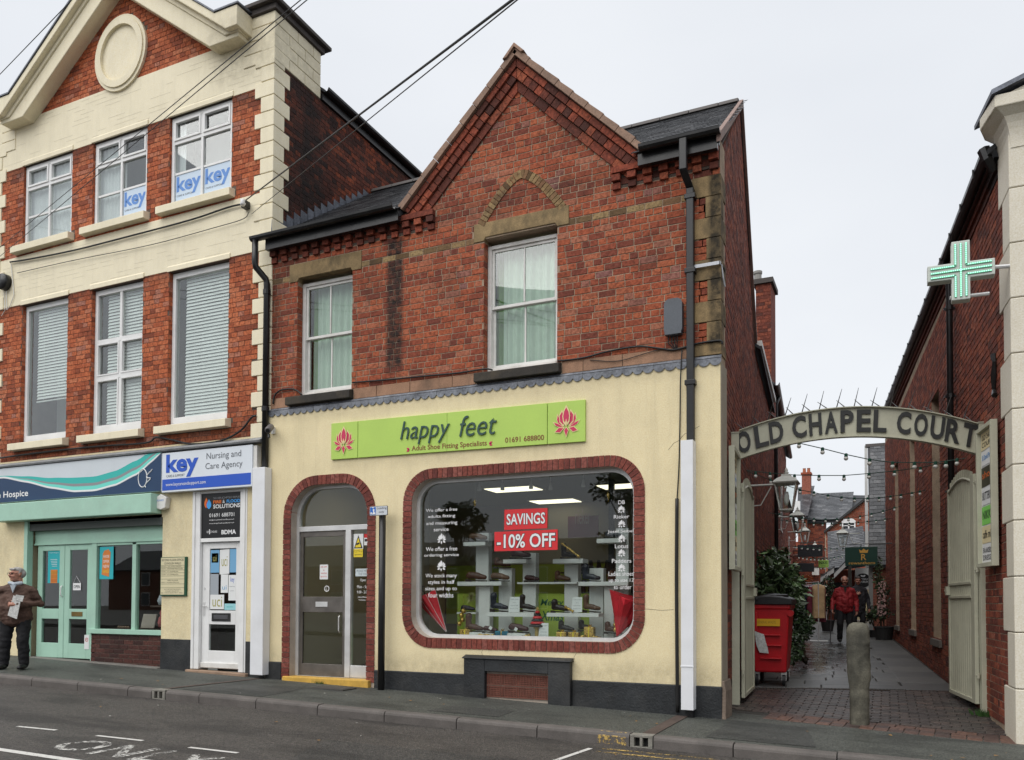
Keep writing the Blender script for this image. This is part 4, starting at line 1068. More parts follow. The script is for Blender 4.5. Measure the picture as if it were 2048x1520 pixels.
# display window floor and lime backboard
DISPW = surf('display_white', (.66, .66, .64), .5, .03, 4, 60, .03)
m = MB(); m.box(-4.2, -1.07, .225, .95, .70, .86); m.build('display_floor', DISPW, shop)
a, b = wz(418, 1040, .80), wz(1560, 1045, .80)
t = thing('backboard', 'low lime green backboard with merry christmas script behind the window display', 'display board', (-2.6, .8, .87))
m = MB(); m.box(a.x, b.x, .79, .81, .862, a.z); m.build('board', flat('lime_display', (.33, .43, .05), .6), t)
DG = flat('green_script', (.01, .10, .04), .5)
for s_, z1_, z2_ in (('Merry', 1080, 1140), ('Xmas', 1165, 1235)):
    p, q = wz(1015, z2_, .785), wz(1185, z1_, .785); ftext(s_, p.x, q.x, p.z, q.z, .786, DG, t, shear=.3, bold=.01)
# white T stands
def stand(sx0, sx1, st, sb, cx0, cx1, ctop, Y=.55, lab=''):
    a, b = wz(sx0, st, Y), wz(sx1, sb, Y); c, d = wz(cx0, ctop, Y+.10), wz(cx1, ctop, Y+.10)
    t = thing('display_stand', lab, 'display stand', ((c.x+d.x)/2, Y+.1, .87), 'white display stands in the shop window')
    m = MB(); m.box(a.x, b.x, Y-.08, Y+.14, b.z, a.z); m.build('shelf', DISPW, t, bevel=.004)
    m = MB(); m.box(c.x, d.x, Y+.142, Y+.26, .862, c.z); m.build('column', DISPW, t, bevel=.004)
    return a.z
LB = 'white display stand with a %s'
zA = stand(477, 635, 670, 693, 540, 632, 600, lab=LB % 'high shelf left of the savings posters')
zB = stand(763, 930, 795, 820, 880, 975, 745, lab=LB % 'shelf holding a burgundy boot below the discount poster')
zC = stand(1122, 1338, 792, 820, 1182, 1282, 790, lab=LB % 'shelf holding a black boot and a gold cracker')
zD = stand(1437, 1615, 646, 672, 1555, 1648, 565, lab=LB % 'high shelf beside the brand lettering')
zE = stand(433, 750, 955, 982, 706, 800, 855, lab=LB % 'wide shelf carrying two brown shoes')
zF = stand(1305, 1665, 955, 983, 1363, 1465, 855, lab=LB % 'wide shelf carrying a dark ankle boot')
zG = stand(643, 985, 1173, 1208, 560, 640, 985, Y=.42, lab=LB % 'low shelf carrying two black heeled boots')
zH = stand(1077, 1452, 1178, 1210, 1470, 1540, 985, Y=.42, lab=LB % 'low shelf carrying a black boot and a brown boot')
# footwear
def make_footwear(kind):
    m = MB()
    # heel at x=0, toe at x=.27
    limb(m, [(.035, 0, .055), (.10, 0, .055), (.18, 0, .045), (.245, 0, .035)], [.036, .034, .038, .028], 10)
    limb(m, [(.05, .0, .07), (.16, 0, .065)], [.036, .03], 10)
    if kind != 'shoe':
        h = {'boot': .20, 'ankle': .13, 'low': .10}[kind]
        limb(m, [(.045, 0, .06), (.045, 0, h*.7), (.05, 0, h)], [.040, .042, .048], 12)
    up = [m.v, m.f, m.mi]
    return m
FM = {}
LEATHER = {'black': surf('leather_black', (.014, .013, .013), .35, .3, 9, 80, .2), 'brown': surf('leather_brown', (.075, .03, .017), .42, .35, 9, 80, .25), 'burgundy': surf('leather_burgundy', (.05, .014, .014), .4, .3, 9, 80, .2), 'tan': surf('leather_tan', (.11, .055, .03), .45, .3, 9, 80, .25), 'navy': surf('leather_navy', (.016, .018, .028), .35, .3, 9, 80, .2)}
SOLE = flat('sole', (.02, .015, .012), .7)
def footwear(kind, colr, zx0, zx1, zbase, Y, flip, lab, heel=.035, zabs=None):
    a, b = wz(zx0, zbase, Y), wz(zx1, zbase, Y); L = abs(b.x-a.x); k = L/.275*1.0; k = min(max(k, .85), 1.3)
    key = (kind, colr)
    if key not in FM: FM[key] = remesh(make_footwear(kind), 'upper', LEATHER[colr], .008, None, 4)
    z = a.z if zabs is None else zabs
    x = a.x if not flip else b.x
    t = thing('boot' if kind != 'shoe' else 'shoe', lab, 'boot' if kind != 'shoe' else 'shoe', (x, Y, z), 'footwear on show in the shop window')
    t.scale = ((-1 if flip else 1)*k, k, k)
    proto = FM[key]
    if not proto.get('used'): o = proto; o['used'] = 1
    else: o = proto.copy(); COL.objects.link(o)
    o.parent = t; o.location = (0, 0, heel*.5); 
    m = MB(); m.add([(x_, s_*y_, z_) for x_, y_ in ((-.002, .03), (.10, .028), (.19, .04), (.25, .03), (.277, .0)) for s_ in (-1, 1) for z_ in (0, .012)], [])
    P = [(-.002, .028), (.10, .027), (.19, .040), (.25, .030), (.276, .004), (.276, -.004), (.25, -.030), (.19, -.040), (.10, -.027), (-.002, -.028)]
    m = MB(); m.prism([(x_, y_, .004+heel*.5*max(0, 1-x_/.16)) for x_, y_ in P], (0, 0, .012)); m.prism([(-.002, -.026, 0), (.055, -.026, 0), (.055, .026, 0), (-.002, .026, 0)], (0, 0, .006+heel*.45))
    so_ = MB(); me = m.mesh('sole', SOLE); s2 = bpy.data.objects.new('sole', me); COL.objects.link(s2); s2.parent = t
    return t
W_ = ''
footwear('shoe', 'tan', 500, 635, 668, .55, False, 'tan shoe on the high shelf left of the red savings posters'+W_)
footwear('ankle', 'burgundy', 800, 950, 795, .55, False, 'burgundy ankle boot on the shelf below the ten percent poster'+W_)
footwear('boot', 'black', 1165, 1285, 792, .55, False, 'black boot beside a gold cracker on a middle shelf'+W_)
footwear('shoe', 'navy', 1480, 1610, 646, .55, False, 'dark shoe on the high shelf near the brand names'+W_)
footwear('shoe', 'brown', 480, 630, 955, .52, False, 'brown lace shoe at the outer end of the wide shelf with two shoes'+W_)
footwear('shoe', 'tan', 655, 795, 955, .52, False, 'tan shoe at the inner end of the wide shelf with two shoes'+W_)
footwear('low', 'brown', 680, 805, 858, .68, False, 'brown low boot on top of the short column over the wide shelf'+W_)
footwear('boot', 'navy', 1320, 1455, 955, .52, False, 'dark ankle boot with red strap on the wide shelf'+W_)
footwear('boot', 'navy', 655, 785, 1173, .40, False, 'navy heeled boot beside the first white price card'+W_, .06)
footwear('boot', 'black', 865, 985, 1173, .40, False, 'black heeled boot between the price card and the little striped tree'+W_, .06)
footwear('ankle', 'black', 1095, 1230, 1178, .40, False, 'black ankle boot beside a gold tube on the low shelf'+W_)
footwear('boot', 'tan', 1325, 1455, 1178, .40, False, 'brown fur cuffed boot behind the second white price card'+W_, .06)
footwear('boot', 'brown', 475, 605, 1318, .48, False, 'tall brown boot standing beside the gold baubles'+W_)
footwear('shoe', 'burgundy', 600, 700, 1325, .38, False, 'dark red shoe with a white tag beside the blue parcel'+W_)
footwear('shoe', 'burgundy', 785, 935, 1325, .36, False, 'dark red lace shoe with a white tag on a white block'+W_)
footwear('ankle', 'black', 1145, 1250, 1320, .45, False, 'black ankle boot behind the gold parcels'+W_)
footwear('ankle', 'black', 1290, 1370, 1315, .55, False, 'black ankle boot at the back between the gold parcels'+W_)
footwear('ankle', 'brown', 1480, 1565, 1330, .50, False, 'dark brown shoe beside the folded red umbrella'+W_)
footwear('shoe', 'navy', 440, 540, 1173, .62, False, 'dark blue shoe tucked behind the gold bauble string')
footwear('ankle', 'tan', 1120, 1230, 958, .66, False, 'tan ankle boot on the back shelf between two white columns')
footwear('shoe', 'burgundy', 900, 1010, 958, .66, False, 'burgundy shoe on the back shelf below the discount poster')
t = thing('back_shelf', 'thin grey shelf across the back of the window display carrying spare shoes', 'shelf', (-2.6, .7, 1.5)); a, b = wz(860, 958, .66), wz(1290, 975, .66); m = MB(); m.box(a.x, b.x, .60, .76, a.z-.025, a.z); m.build('board', DISPW, t)
a, b = wz(425, 1173, .62), wz(560, 1173, .62); t = thing('back_shelf', 'short grey shelf end carrying the dark blue shoe', 'shelf', (a.x, .62, a.z)); m = MB(); m.box(a.x, b.x, .56, .70, a.z-.025, a.z); m.build('board', DISPW, t)
# white blocks and price cards, swing tags
def wbox(name, lab, cat, zx0, zx1, zy0, zy1, Y, D, mat, group=None, children=None):
    a, b = wz(zx0, zy1, Y), wz(zx1, zy0, Y); t = thing(name, lab, cat, ((a.x+b.x)/2, Y, a.z), group)
    return t, a, b
for zx0, zx1, zy0, zy1, Y, lab in ((785, 865, 1063, 1173, .34, 'white winter boots price card between the navy and black heeled boots'), (1240, 1318, 1065, 1173, .34, 'white winter boots price card before the brown fur cuffed boot'), (1000, 1073, 1253, 1366, .26, 'white winter boots price card at the foot of the little striped tree')):
    t, a, b = wbox('price_card', lab, 'price card', zx0, zx1, zy0, zy1, Y, .01, PAPER, 'price cards')
    m = MB(); m.prism([(a.x, Y, a.z), (b.x, Y, a.z), (b.x-.01, Y+.03, b.z), (a.x+.01, Y+.03, b.z)], (0, .004, 0)); m.build('card', PAPER, t)
    h = b.z-a.z; w = b.x-a.x
    for i, s_ in enumerate(('10% OFF', 'ALL', 'WINTER', 'BOOTS')):
        zz = b.z-h*(.2+.2*i); ww = w*(.7 if s_ != 'ALL' else .3); text(s_, ((a.x+b.x)/2-ww/2, Y-.004+.03*(1-.2*i)*.9-.002, zz), (1, 0, 0), Vector((0, .03, h)).normalized(), ww, h*.06, GREYI, t)
t, a, b = wbox('display_block', 'white block under the dark red lace shoe', 'display block', 785, 920, 1327, 1362, .36, .2, DISPW)
m = MB(); m.box(a.x, b.x, .30, .50, .862, b.z); m.build('block', DISPW, t, bevel=.004)
t, a, b = wbox('display_block', 'white block under the dark red shoe beside the blue parcel', 'display block', 510, 690, 1322, 1350, .40, .2, DISPW)
m = MB(); m.box(a.x, b.x, .36, .56, .862, b.z); m.build('block', DISPW, t, bevel=.004)
for zx, zy, Y, lab in ((655, 1288, .33, 'white square swing tag on the dark red shoe beside the blue parcel'), (838, 1297, .31, 'white square swing tag on the dark red lace shoe')):
    p = wz(zx, zy, Y); m = MB(); r_ = .032; m.xz([(p.x-r_, p.z-.006), (p.x+.004, p.z-r_), (p.x+r_, p.z+.006), (p.x-.004, p.z+r_)], Y, Y+.003); one('swing_tag', lab, 'tag', m, PAPER, 'swing tags')
# parcels, crackers, baubles, tree
GOLD = surf('gold_foil', (.55, .36, .10), .28, .3, 14, 90, .6, metal=.85, bdist=.01); BLUEF = surf('blue_foil', (.02, .16, .24), .3, .4, 14, 90, .6, metal=.6, bdist=.01)
for i, (zx0, zx1, zy0, zy1, Y, mt, lab) in enumerate(((430, 505, 1300, 1346, .36, GOLD, 'small gold wrapped parcel below the gold baubles by the striped umbrella'), (685, 780, 1312, 1356, .30, BLUEF, 'blue and gold wrapped parcel before the dark red shoes'),
        (1130, 1200, 1318, 1370, .27, GOLD, 'gold wrapped parcel beside the tree price card'), (1330, 1400, 1282, 1352, .34, GOLD, 'taller gold wrapped parcel before the black ankle boots'), (1215, 1290, 1322, 1368, .30, GOLD, 'crumpled gold wrapped parcel between the two others'))):
    a, b = wz(zx0, zy1, Y), wz(zx1, zy0, Y); t = thing('parcel', lab, 'parcel', ((a.x+b.x)/2, Y, a.z), 'wrapped parcels')
    m = MB(); m.box(a.x, b.x, Y, Y+.09, .863, b.z); m.build('wrapping', mt, t, bevel=.006)
    xm = (a.x+b.x)/2; m = MB(); m.box(xm-.008, xm+.008, Y-.003, Y+.093, .863, b.z+.003); m.build('ribbon', GOLD if mt is BLUEF else YEL, t)
    m = MB()
    for k in range(6): q = k*1.05; m.tube([(xm, Y+.045, b.z), (xm+.028*math.cos(q), Y+.045+.028*math.sin(q), b.z+.03), (xm+.012*math.cos(q), Y+.045+.012*math.sin(q), b.z+.004)], .004, 5)
    m.build('bow', GOLD, t)
for zx0, zy0, zx1, zy1, Y, lab in ((1170, 675, 1300, 775, .45, 'gold cracker leaning on the black boot on a middle shelf'), (1195, 1135, 1255, 1170, .34, 'gold cracker lying on the low shelf beside the black ankle boot'), (575, 1338, 680, 1342, .28, 'gold cracker lying on the display floor before the dark red shoe'), (885, 1352, 940, 1340, .26, 'gold cracker lying beside the striped tree base'), (1290, 1362, 1345, 1340, .24, 'gold cracker leaning before the taller gold parcel'), (1400, 1352, 1450, 1362, .25, 'gold cracker lying flat beyond the taller gold parcel'), (520, 1352, 575, 1340, .26, 'gold cracker lying beside the small gold parcel by the striped umbrella')):
    a, b = wz(zx0, zy0, Y), wz(zx1, zy1, Y); m = MB(); d = b-a
    m.tube([a, a+d*.1, a+d*.24, a+d*.28, a+d*.34, a+d*.66, a+d*.72, a+d*.76, a+d*.9, b], [.022, .018, .008, .010, .018, .018, .010, .008, .018, .022], 10); one('cracker', lab, 'cracker', m, GOLD, 'gold crackers', smooth=True)
for n, pts, Y, lab in ((0, ((460, 1165), (445, 1195), (452, 1230), (430, 1258)), .5, 'string of gold baubles hanging beside the brown boot'), (1, ((1565, 1232), (1560, 1268), (1562, 1300)), .42, 'string of gold baubles hanging beside the folded red umbrella')):
    t = thing('bauble_string', lab, 'baubles', tuple(wz(*pts[-1], Y)), 'bauble strings')
    for zx, zy in pts:
        p = wz(zx, zy, Y); m = MB(); m.ball(p, .036); m.build('bauble', GOLD, t, smooth=True)
    p, q = wz(*pts[0], Y), wz(pts[0][0], 1040, Y); m = MB(); m.tube([p, q], .002, 4); m.build('cord', GOLD, t)
p = wz(995, 1360, .34)
t = thing('striped_tree', 'little red and black striped cone tree on a wooden spool', 'ornament tree', (p.x, .34, .863))
m = MB(); m.lathe((p.x, .34, .863), [(.055, 0), (.055, .02), (.036, .03), (.036, .13), (.055, .14), (.055, .155)], 16); m.build('spool', surf('straw', (.42, .30, .10), .8, .2, 30), t)
zz = 1.02
for k in range(6):
    r0 = .115-.017*k; m = MB(); m.lathe((p.x, .34, zz), [(r0*.55, 0), (r0, .006), (r0*1.02, .02), (r0*.75, .038)], 14); m.build('tier', REDM if k % 2 else LEATHER['black'], t, smooth=True); zz += .036
m = MB(); m.xz([(p.x+(.035 if i % 2 == 0 else .014)*math.sin(i*.6283), zz+.03+(.035 if i % 2 == 0 else .014)*math.cos(i*.6283)) for i in range(10)], .335, .345); m.build('star', GOLD, t)
# folded umbrellas
REDC = surf('red_cloth', (.6, .015, .03), .6, .2, 8, 60, .2); WSTR = flat('white_piping', (.65, .6, .6), .6)
def umbrella(tip, top, w, Y, lab, stripes, hook=True):
    tip, top = Vector(tip), Vector(top); t = thing('umbrella', lab, 'umbrella', tuple(tip)); ax = (tip-top); Lh = ax.length; ax.normalize()
    s1 = ax.cross(Vector((0, 1, 0))).normalized(); s2 = ax.cross(s1)
    m = MB(); n = 16; V = []; R = 9
    for i in range(R):
        f = i/(R-1); r = w*(1-f)**.9+.004
        for j in range(n):
            a = 2*math.pi*j/n; rr_ = r*(1+.28*math.cos(a*4)*(1-f)); V.append(top+ax*(f*Lh)+s1*rr_*math.cos(a)+s2*rr_*math.sin(a)*.7)
    m.add(V, [(i*n+j, i*n+(j+1) % n, (i+1)*n+(j+1) % n, (i+1)*n+j) for i in range(R-1) for j in range(n)]+[tuple(range(n))]); m.build('canopy', REDC, t)
    if stripes:
        for j in range(0, n, 3):
            P = []
            for i in range(R):
                f = i/(R-1); r = w*(1-f)**.9+.006; a = 2*math.pi*j/n; rr_ = r*(1+.28*math.cos(a*4)*(1-f)); P.append(top+ax*(f*Lh)+s1*rr_*math.cos(a)+s2*rr_*math.sin(a)*.7)
            m = MB(); m.tube(P, .0035, 4); m.build('piping', WSTR, t)
    if hook:
        m = MB(); q = top-ax*.12; m.tube([top, q, q-ax*.03+s1*.02, q-ax*.035+s1*.045, q-ax*.01+s1*.06], .008, 8); m.build('handle', BLACKF, t)
umbrella(wz(335, 1315, .32), wz(190, 1060, .34), .135, .3, 'folded red umbrella with white piping leaning in the window corner by the door', True)
umbrella(wz(1570, 1350, .34), wz(1668, 1070, .30), .23, .3, 'plain folded red umbrella leaning in the window corner toward the alley', False, False)
# tinsel star and hanging icicle ornaments
TIN = surf('tinsel', (.35, .36, .16), .35, .3, 30, metal=.6); m = MB(); c = wz(510, 1070, .6); r_ = random.Random(4)
for i in range(160):
    d = Vector((r_.gauss(0, 1), r_.gauss(0, .5), r_.gauss(0, 1))).normalized()*r_.uniform(.04, .11); s_ = d.cross(Vector((0, 1, 0))).normalized()*.004; m.add([c+d*.2+s_, c+d*.2-s_, c+d], [(0, 1, 2)])
one('tinsel_burst', 'pale gold tinsel burst above the brown boot', 'tinsel', m, TIN)
for zx, zy, lab in ((543, 380, 'gold drop ornament hanging over the window lettering about fitting'), (1508, 330, 'pale wire cone ornament hanging near the brand lettering')):
    p = wz(zx, zy, .4); t = thing('hanging_ornament', lab, 'ornament', (p.x, .4, p.z))
    m = MB(); m.lathe((p.x, .4, p.z-.06), [(.003, -.02), (.014, .03), (.026, .07), (.012, .10), (.004, .12)], 10); m.build('drop', GOLD, t, smooth=True); m = MB(); m.tube([(p.x, .4, p.z+.05), (p.x, .4, 3.28)], .0015, 4); m.build('thread', SPOTM, t)
# posters on the glass
RP = surf('poster_red', (.60, .025, .03), .5, .04, 2, 40, .02)
gy = .122
t = thing('savings_poster', 'red savings poster with white capitals on the shop window', 'poster', (-2.57, gy, 2.45))
m = MB(); m.xz([(-2.885, 2.315), (-2.262, 2.32), (-2.258, 2.585), (-2.883, 2.59)], gy-.003, gy); m.build('sheet', RP, t)
ftext('SAVINGS', -2.855, -2.285, 2.375, 2.535, gy-.005, INK, t, bold=.045); ftext('SAVINGS', -2.848, -2.292, 2.382, 2.530, gy-.0065, WHITEF, t, bold=.018)
t = thing('discount_poster', 'red ten percent off poster with white capitals on the shop window', 'poster', (-2.57, gy, 2.15))
m = MB(); m.xz([(-3.03, 2.035), (-2.115, 2.035), (-2.115, 2.30), (-3.03, 2.295)], gy-.0035, gy-.0005); m.build('sheet', RP, t)
ftext('-10% OFF', -3.0, -2.14, 2.065, 2.265, gy-.0055, INK, t, bold=.045); ftext('-10% OFF', -2.99, -2.15, 2.073, 2.258, gy-.007, WHITEF, t, bold=.018)
# white vinyl lettering
VIN = flat('vinyl_white', (.8, .8, .8), .6)
t = thing('window_lettering', 'white vinyl lettering about fitting and ordering services with lotus marks on the shop window', 'lettering', (-3.78, .12, 2.0))
for s_, zx0, zx1, zy0, zy1 in (('We offer a free', 188, 415, 415, 450), ('adults fitting', 203, 400, 462, 500), ('and measuring', 190, 415, 510, 552), ('service', 245, 352, 560, 590), ('We offer a free', 188, 415, 697, 733), ('ordering service', 176, 425, 745, 780),
        ('We stock many', 185, 412, 893, 932), ('styles in half', 203, 395, 940, 978), ('sizes and up to', 183, 412, 988, 1024), ('four widths', 205, 387, 1033, 1068)):
    a, b = wz(zx0, zy1, .128), wz(zx1, zy0, .128); ftext(s_, a.x, b.x, a.z, b.z, .1262, VIN, t, bold=.003)
for zx, zy in ((302, 642), (300, 838)): p = wz(zx, zy, .12); lotus(t, p.x, p.z, .17, .1262, VIN, None)
t = thing('window_lettering', 'white vinyl brand names and size lettering with lotus marks on the shop window', 'lettering', (-1.25, .12, 2.0))
for s_, zx0, zx1, zy0, zy1 in (('DB', 1580, 1628, 363, 393), ('Rieker', 1548, 1660, 466, 498), ('Josef Seibel', 1504, 1708, 573, 607), ('Lotus', 1556, 1652, 680, 712), ('Padders', 1534, 1674, 786, 818), ('Ladies shoes', 1510, 1714, 878, 912), ('up to size 12', 1512, 1714, 928, 962), ('to order', 1548, 1675, 976, 1008)):
    a, b = wz(zx0, zy1, .128), wz(zx1, zy0, .128); ftext(s_, a.x, min(b.x, -1.10), a.z, b.z, .1262, VIN, t, bold=.003)
for zx, zy in ((1602, 430), (1605, 535), (1605, 640), (1604, 745), (1604, 852)): p = wz(zx, zy, .12); lotus(t, p.x, p.z, .12, .1262, VIN, None)
# wall poster and shelving at the back of the shop
p, q = wz(1215, 635, 4.8), wz(1435, 472, 4.8)
t = thing('wall_poster', 'dark red brand poster with pale lettering hanging inside the shoe shop', 'poster', ((p.x+q.x)/2, 4.8, p.z))
m = MB(); m.box(p.x, q.x, 4.8, 4.82, p.z, q.z); m.build('sheet', flat('plum_poster', (.16, .02, .035), .6), t)
ftext('rieker', p.x+.15, q.x-.15, p.z+.25, p.z+.55, 4.795, flat('poster_grey', (.35, .25, .24), .6), t, bold=.01)
for (x0, x1, lab) in ((-3.9, -2.4, 'dark shoe rack at the back of the shop behind the savings posters'), (-2.1, -.6, 'dark shoe rack at the back of the shop below the brand poster')):
    t = thing('shoe_rack', lab, 'shoe rack', ((x0+x1)/2, 4.85, .24)); m = MB()
    for z in (.7, 1.1, 1.5, 1.9): m.box(x0, x1, 4.75, 5.1, z, z+.03)
    m.build('shelf', flat('rack_dark', (.05, .045, .04), .7), t); m = MB(); r_ = random.Random(9)
    for z in (.73, 1.13, 1.53, 1.93):
        x = x0+.08
        while x < x1-.1: m.lathe((x, 4.9, z), [(.05, 0), (.06, .05), (.045, .12), (.03, .22)], 8); x += .16
    m.build('shoes', LEATHER['black'], t)['kind'] = 'stuff'
# bin behind the door pane
t = thing('waste_bin', 'lime green swing top waste bin standing behind the shoe shop door pane', 'bin', (-4.98, .62, .24))
LB_ = flat('lime_plastic', (.42, .62, .02), .4)
m = MB(); m.prism([(-5.12, .48, .24), (-4.86, .48, .24), (-4.86, .74, .24), (-5.12, .74, .24)], (0, 0, .46)); m.build('body', LB_, t, bevel=.02)
m = MB(); m.prism([(-5.14, .47, .70), (-4.84, .47, .70), (-4.87, .47, .84), (-4.95, .47, .92), (-5.03, .47, .92), (-5.11, .47, .84)], (0, .28, 0)); m.build('swing_lid', LB_, t, bevel=.02)
# ------------------------------------------------------------------ three storey building with pediment
LX0, LX1, XC = -13.57, -6.815, -10.19
lb = thing('office_building', 'three storey orange brick and cream building with big white pediment and round plaque', 'building', (XC, 0, .3))
TW = [(-12.72, -11.40, 7.90, 9.39), (-10.86, -9.54, 7.90, 9.39), (-9.02, -7.66, 7.90, 9.39)]
FWN = [(-12.68, -11.44, 4.24, 6.78), (-10.83, -9.58, 4.24, 6.78), (-8.98, -7.68, 4.24, 6.78)]
m = MB()
wall_panel(m, LX0, LX1, 3.70, 10.30, TW+FWN, .0, .35)
m.xz([(-12.4, 10.30), (-7.98, 10.30), (XC, 11.95)], .0, .3)
lw = m.build('front_wall', MORT_D, lb)
# brickwork between windows
holes = [(a-.0, b+.0, c, d) for a, b, c, d in TW+FWN]+[(a-.17, b+.10, c-.16, c+.01) for a, b, c, d in TW]+[(a-.19, b+.09, c-.16, c+.01) for a, b, c, d in FWN]
QF = []
z = 3.86; i = 0
qh = .243
while z < 10.4: QF.append((z, min(z+qh, 10.45), i % 2)); z += qh; i += 1
qz = lambda zz: .36 if [q for q in QF if q[0] <= zz < q[1]] and [q for q in QF if q[0] <= zz < q[1]][0][2] == 0 else .24
LC = .0795
lo_ = lambda zz: (LX0+qz(zz), LX1-qz(zz))
brick_field(lw, (0, 0, 0), (1, 0, 0), (0, -1, 0), LX0, LX1, 3.84, 6.82, LC, .235, BR_LEFT, holes, 'english', lo_, single=298, seed=15, joint=.007)
brick_field(lw, (0, 0, 0), (1, 0, 0), (0, -1, 0), LX0, LX1, 7.70, 9.40, LC, .235, BR_LEFT, holes, 'english', lo_, single=0, seed=16, joint=.007)
rnd_hole = lambda u, z: ((u-XC)/.60)**2+((z-10.80)/.64)**2 < 1
brick_field(lw, (0, 0, 0), (1, 0, 0), (0, -1, 0), -12.4, -7.9, 10.27, 11.9, LC, .235, BR_LEFT, [], 'english', lambda z: (XC-(11.90-z)/.752, XC+(11.90-z)/.752), single=0, seed=17, joint=.007, skip=rnd_hole)
# window jamb bricks
for (x0, x1, z0, z1) in TW+FWN:
    m = MB(); z = z0
    while z < z1-.05:
        for xs in ((x0-.002, x0+.005), (x1-.005, x1+.002)): m.box(xs[0], xs[1], .003, .11, z+.003, min(z+LC-.005, z1))
        z += LC
    m.build('jamb_bricks', BR_LEFT, lw)['kind'] = 'stuff'
# painted bands
def cream_box(nm, x0, x1, z0, z1, y=-.012, bev=.004, par=None, y1=.02):
    m = MB(); m.box(x0, x1, y, y1, z0, z1); return m.build(nm, CREAM2, par or lb, bevel=bev)
cream_box('upper_band', LX0, LX1, 9.39, 10.27, -.013); cream_box('middle_band', LX0, LX1, 6.80, 7.71, -.013)
cream_box('end_return', -7.95, LX1, 10.27, 10.45, -.014); cream_box('end_return', LX0, -12.45, 10.27, 10.45, -.014)
# faint painted brick coursing on the bands: thin shallow joints
m = MB(); r_ = random.Random(5)
for za, zb in ((9.42, 10.25), (6.9, 7.7)):
    z = za
    while z < zb:
        x = LX0+.3
        while x < LX1-.3:
            w = r_.uniform(.15, .6)
            if r_.random() < .55: m.box(x, x+w, -.0145, -.012, z, z+.0035)
            x += w+r_.uniform(.05, .3)
        z += LC
m.build('painted_joints', flat('cream_joint', (.62, .56, .43), .8), lb)['kind'] = 'stuff'
# lintel hoods, sills
for (x0, x1, z0, z1) in TW+FWN:
    zh = z1+.02
    m = MB(); m.prism([(x0-.03, -.013, zh-.02), (x0-.03, -.030, zh-.02), (x0-.03, -.030, zh+.055), (x0-.03, -.013, zh+.08)], (x1-x0+.06, 0, 0))
    m.build('window_hood', CREAM2, lb, bevel=.004)
    sx0, sx1 = x0-.17, x1+.08
    m = MB(); m.prism([(sx0, -.13, z0-.155), (sx0, -.13, z0-.035), (sx0, .06, z0-.005), (sx0, .06, z0-.155)], (sx1-sx0, 0, 0)); m.build('window_sill', CREAM2, lb, bevel=.006)
# quoins: front and return faces
for k, (a, b, ty) in enumerate(QF):
    w = .36 if ty == 0 else .24; wr = .22 if ty == 0 else .34
    if a > 10.1: continue
    for sgn, xe in ((1, LX1), (-1, LX0)):
        m = MB(); m.box(xe-w if sgn > 0 else xe-.02, xe+.022 if sgn > 0 else xe+w, -.030, wr, a+.006, b-.006); m.build('quoin', CREAM2, lb, bevel=.008)
# round plaque
seg = 40
el = lambda rx, rz: [(XC+rx*math.cos(2*math.pi*i/seg), 10.80+rz*math.sin(2*math.pi*i/seg)) for i in range(seg)]
rb = plate(el(.62, .66), [el(.50, .53)], -.05, .02).build('roundel_rim', CREAM2, lb, bevel=.012)
plate(el(.565, .60), [el(.455, .485)], -.075, .0).build('roundel_moulding', CREAM2, rb, bevel=.012)
plate(el(.51, .54), [], -.02, .01).build('roundel_disc', CREAM2, rb)
# pediment cornice: stepped layers up both rakes with kicked feet
sl_ = .752
def rake(z_in, z_out, y0, nm, foot):
    for sgn in (-1, 1):
        xf = 2.86+foot
        P = [(0, 11.90+z_in), ((11.90+z_in-10.15-z_in*.2)/sl_, 10.15+z_in*.2), (xf, 10.15+z_in*.2), (xf, 10.15+z_out*.78), ((11.90+z_out-10.15-z_out*.78)/sl_, 10.15+z_out*.78), (0, 11.90+z_out)]
        m = MB(); m.xz([(XC+sgn*x, z) for x, z in P], y0, .02+abs(foot)*.0); m.build(nm, CREAM2, lb, bevel=.012)
rake(.0, .10, -.07, 'cornice_lower', -.12); rake(-.06, .27, -.24, 'cornice_fascia', .0); rake(.265, .36, -.27, 'cornice_middle', .03); rake(.355, .50, -.36, 'cornice_upper', .08)
for sgn in (-1, 1):
    m = MB(); m.prism([(XC, -.38, 12.405), (XC+sgn*2.46, -.38, 10.555), (XC+sgn*2.46, 1.0, 10.555), (XC, 1.0, 12.405)], (0, 0, .03)); m.prism([(XC+sgn*2.46, -.38, 10.545), (XC+sgn*2.97, -.38, 10.545), (XC+sgn*2.97, .3, 10.60), (XC+sgn*2.46, .3, 10.60)], (0, 0, .025)); m.build('roof_lead', LEAD_D, lb)
# corner blocks (parapet ends) with dark coping slabs
for sgn, xa, xb in ((1, -7.42, LX1), (-1, LX0, -12.96)):
    z = 9.76; k = 0; rows = [9.76, 9.955, 10.15, 10.345, 10.53]
    for a, b in zip(rows[:-1], rows[1:]):
        ys = [-.032, .32, .70, 1.10] if k % 2 == 0 else [-.032, .52, .90, 1.10]
        for ya, yb in zip(ys[:-1], ys[1:]):
            m = MB(); xo = .026; m.box(xa if sgn > 0 else xa-xo, xb+xo if sgn > 0 else xb, ya+.004, yb-.004, a+.005, b-.005); m.build('parapet_block', CREAM2, lb, bevel=.008)
        k += 1
    m = MB(); m.box(xa+.006, xb-.006, .0, 1.09, 9.7, 10.53); m.build('parapet_core', CREAM2, lb)
    m = MB(); m.box(xa-.10, xb+.14, -.14, 1.24, 10.62, 10.68); m.box(xa-.05, xb+.07, -.07, 1.15, 10.53, 10.62); m.build('parapet_coping', surf('coping_dark_%d' % (sgn+1), (.07, .06, .055), .8, .3, 4, 40, .4), lb, bevel=.008)
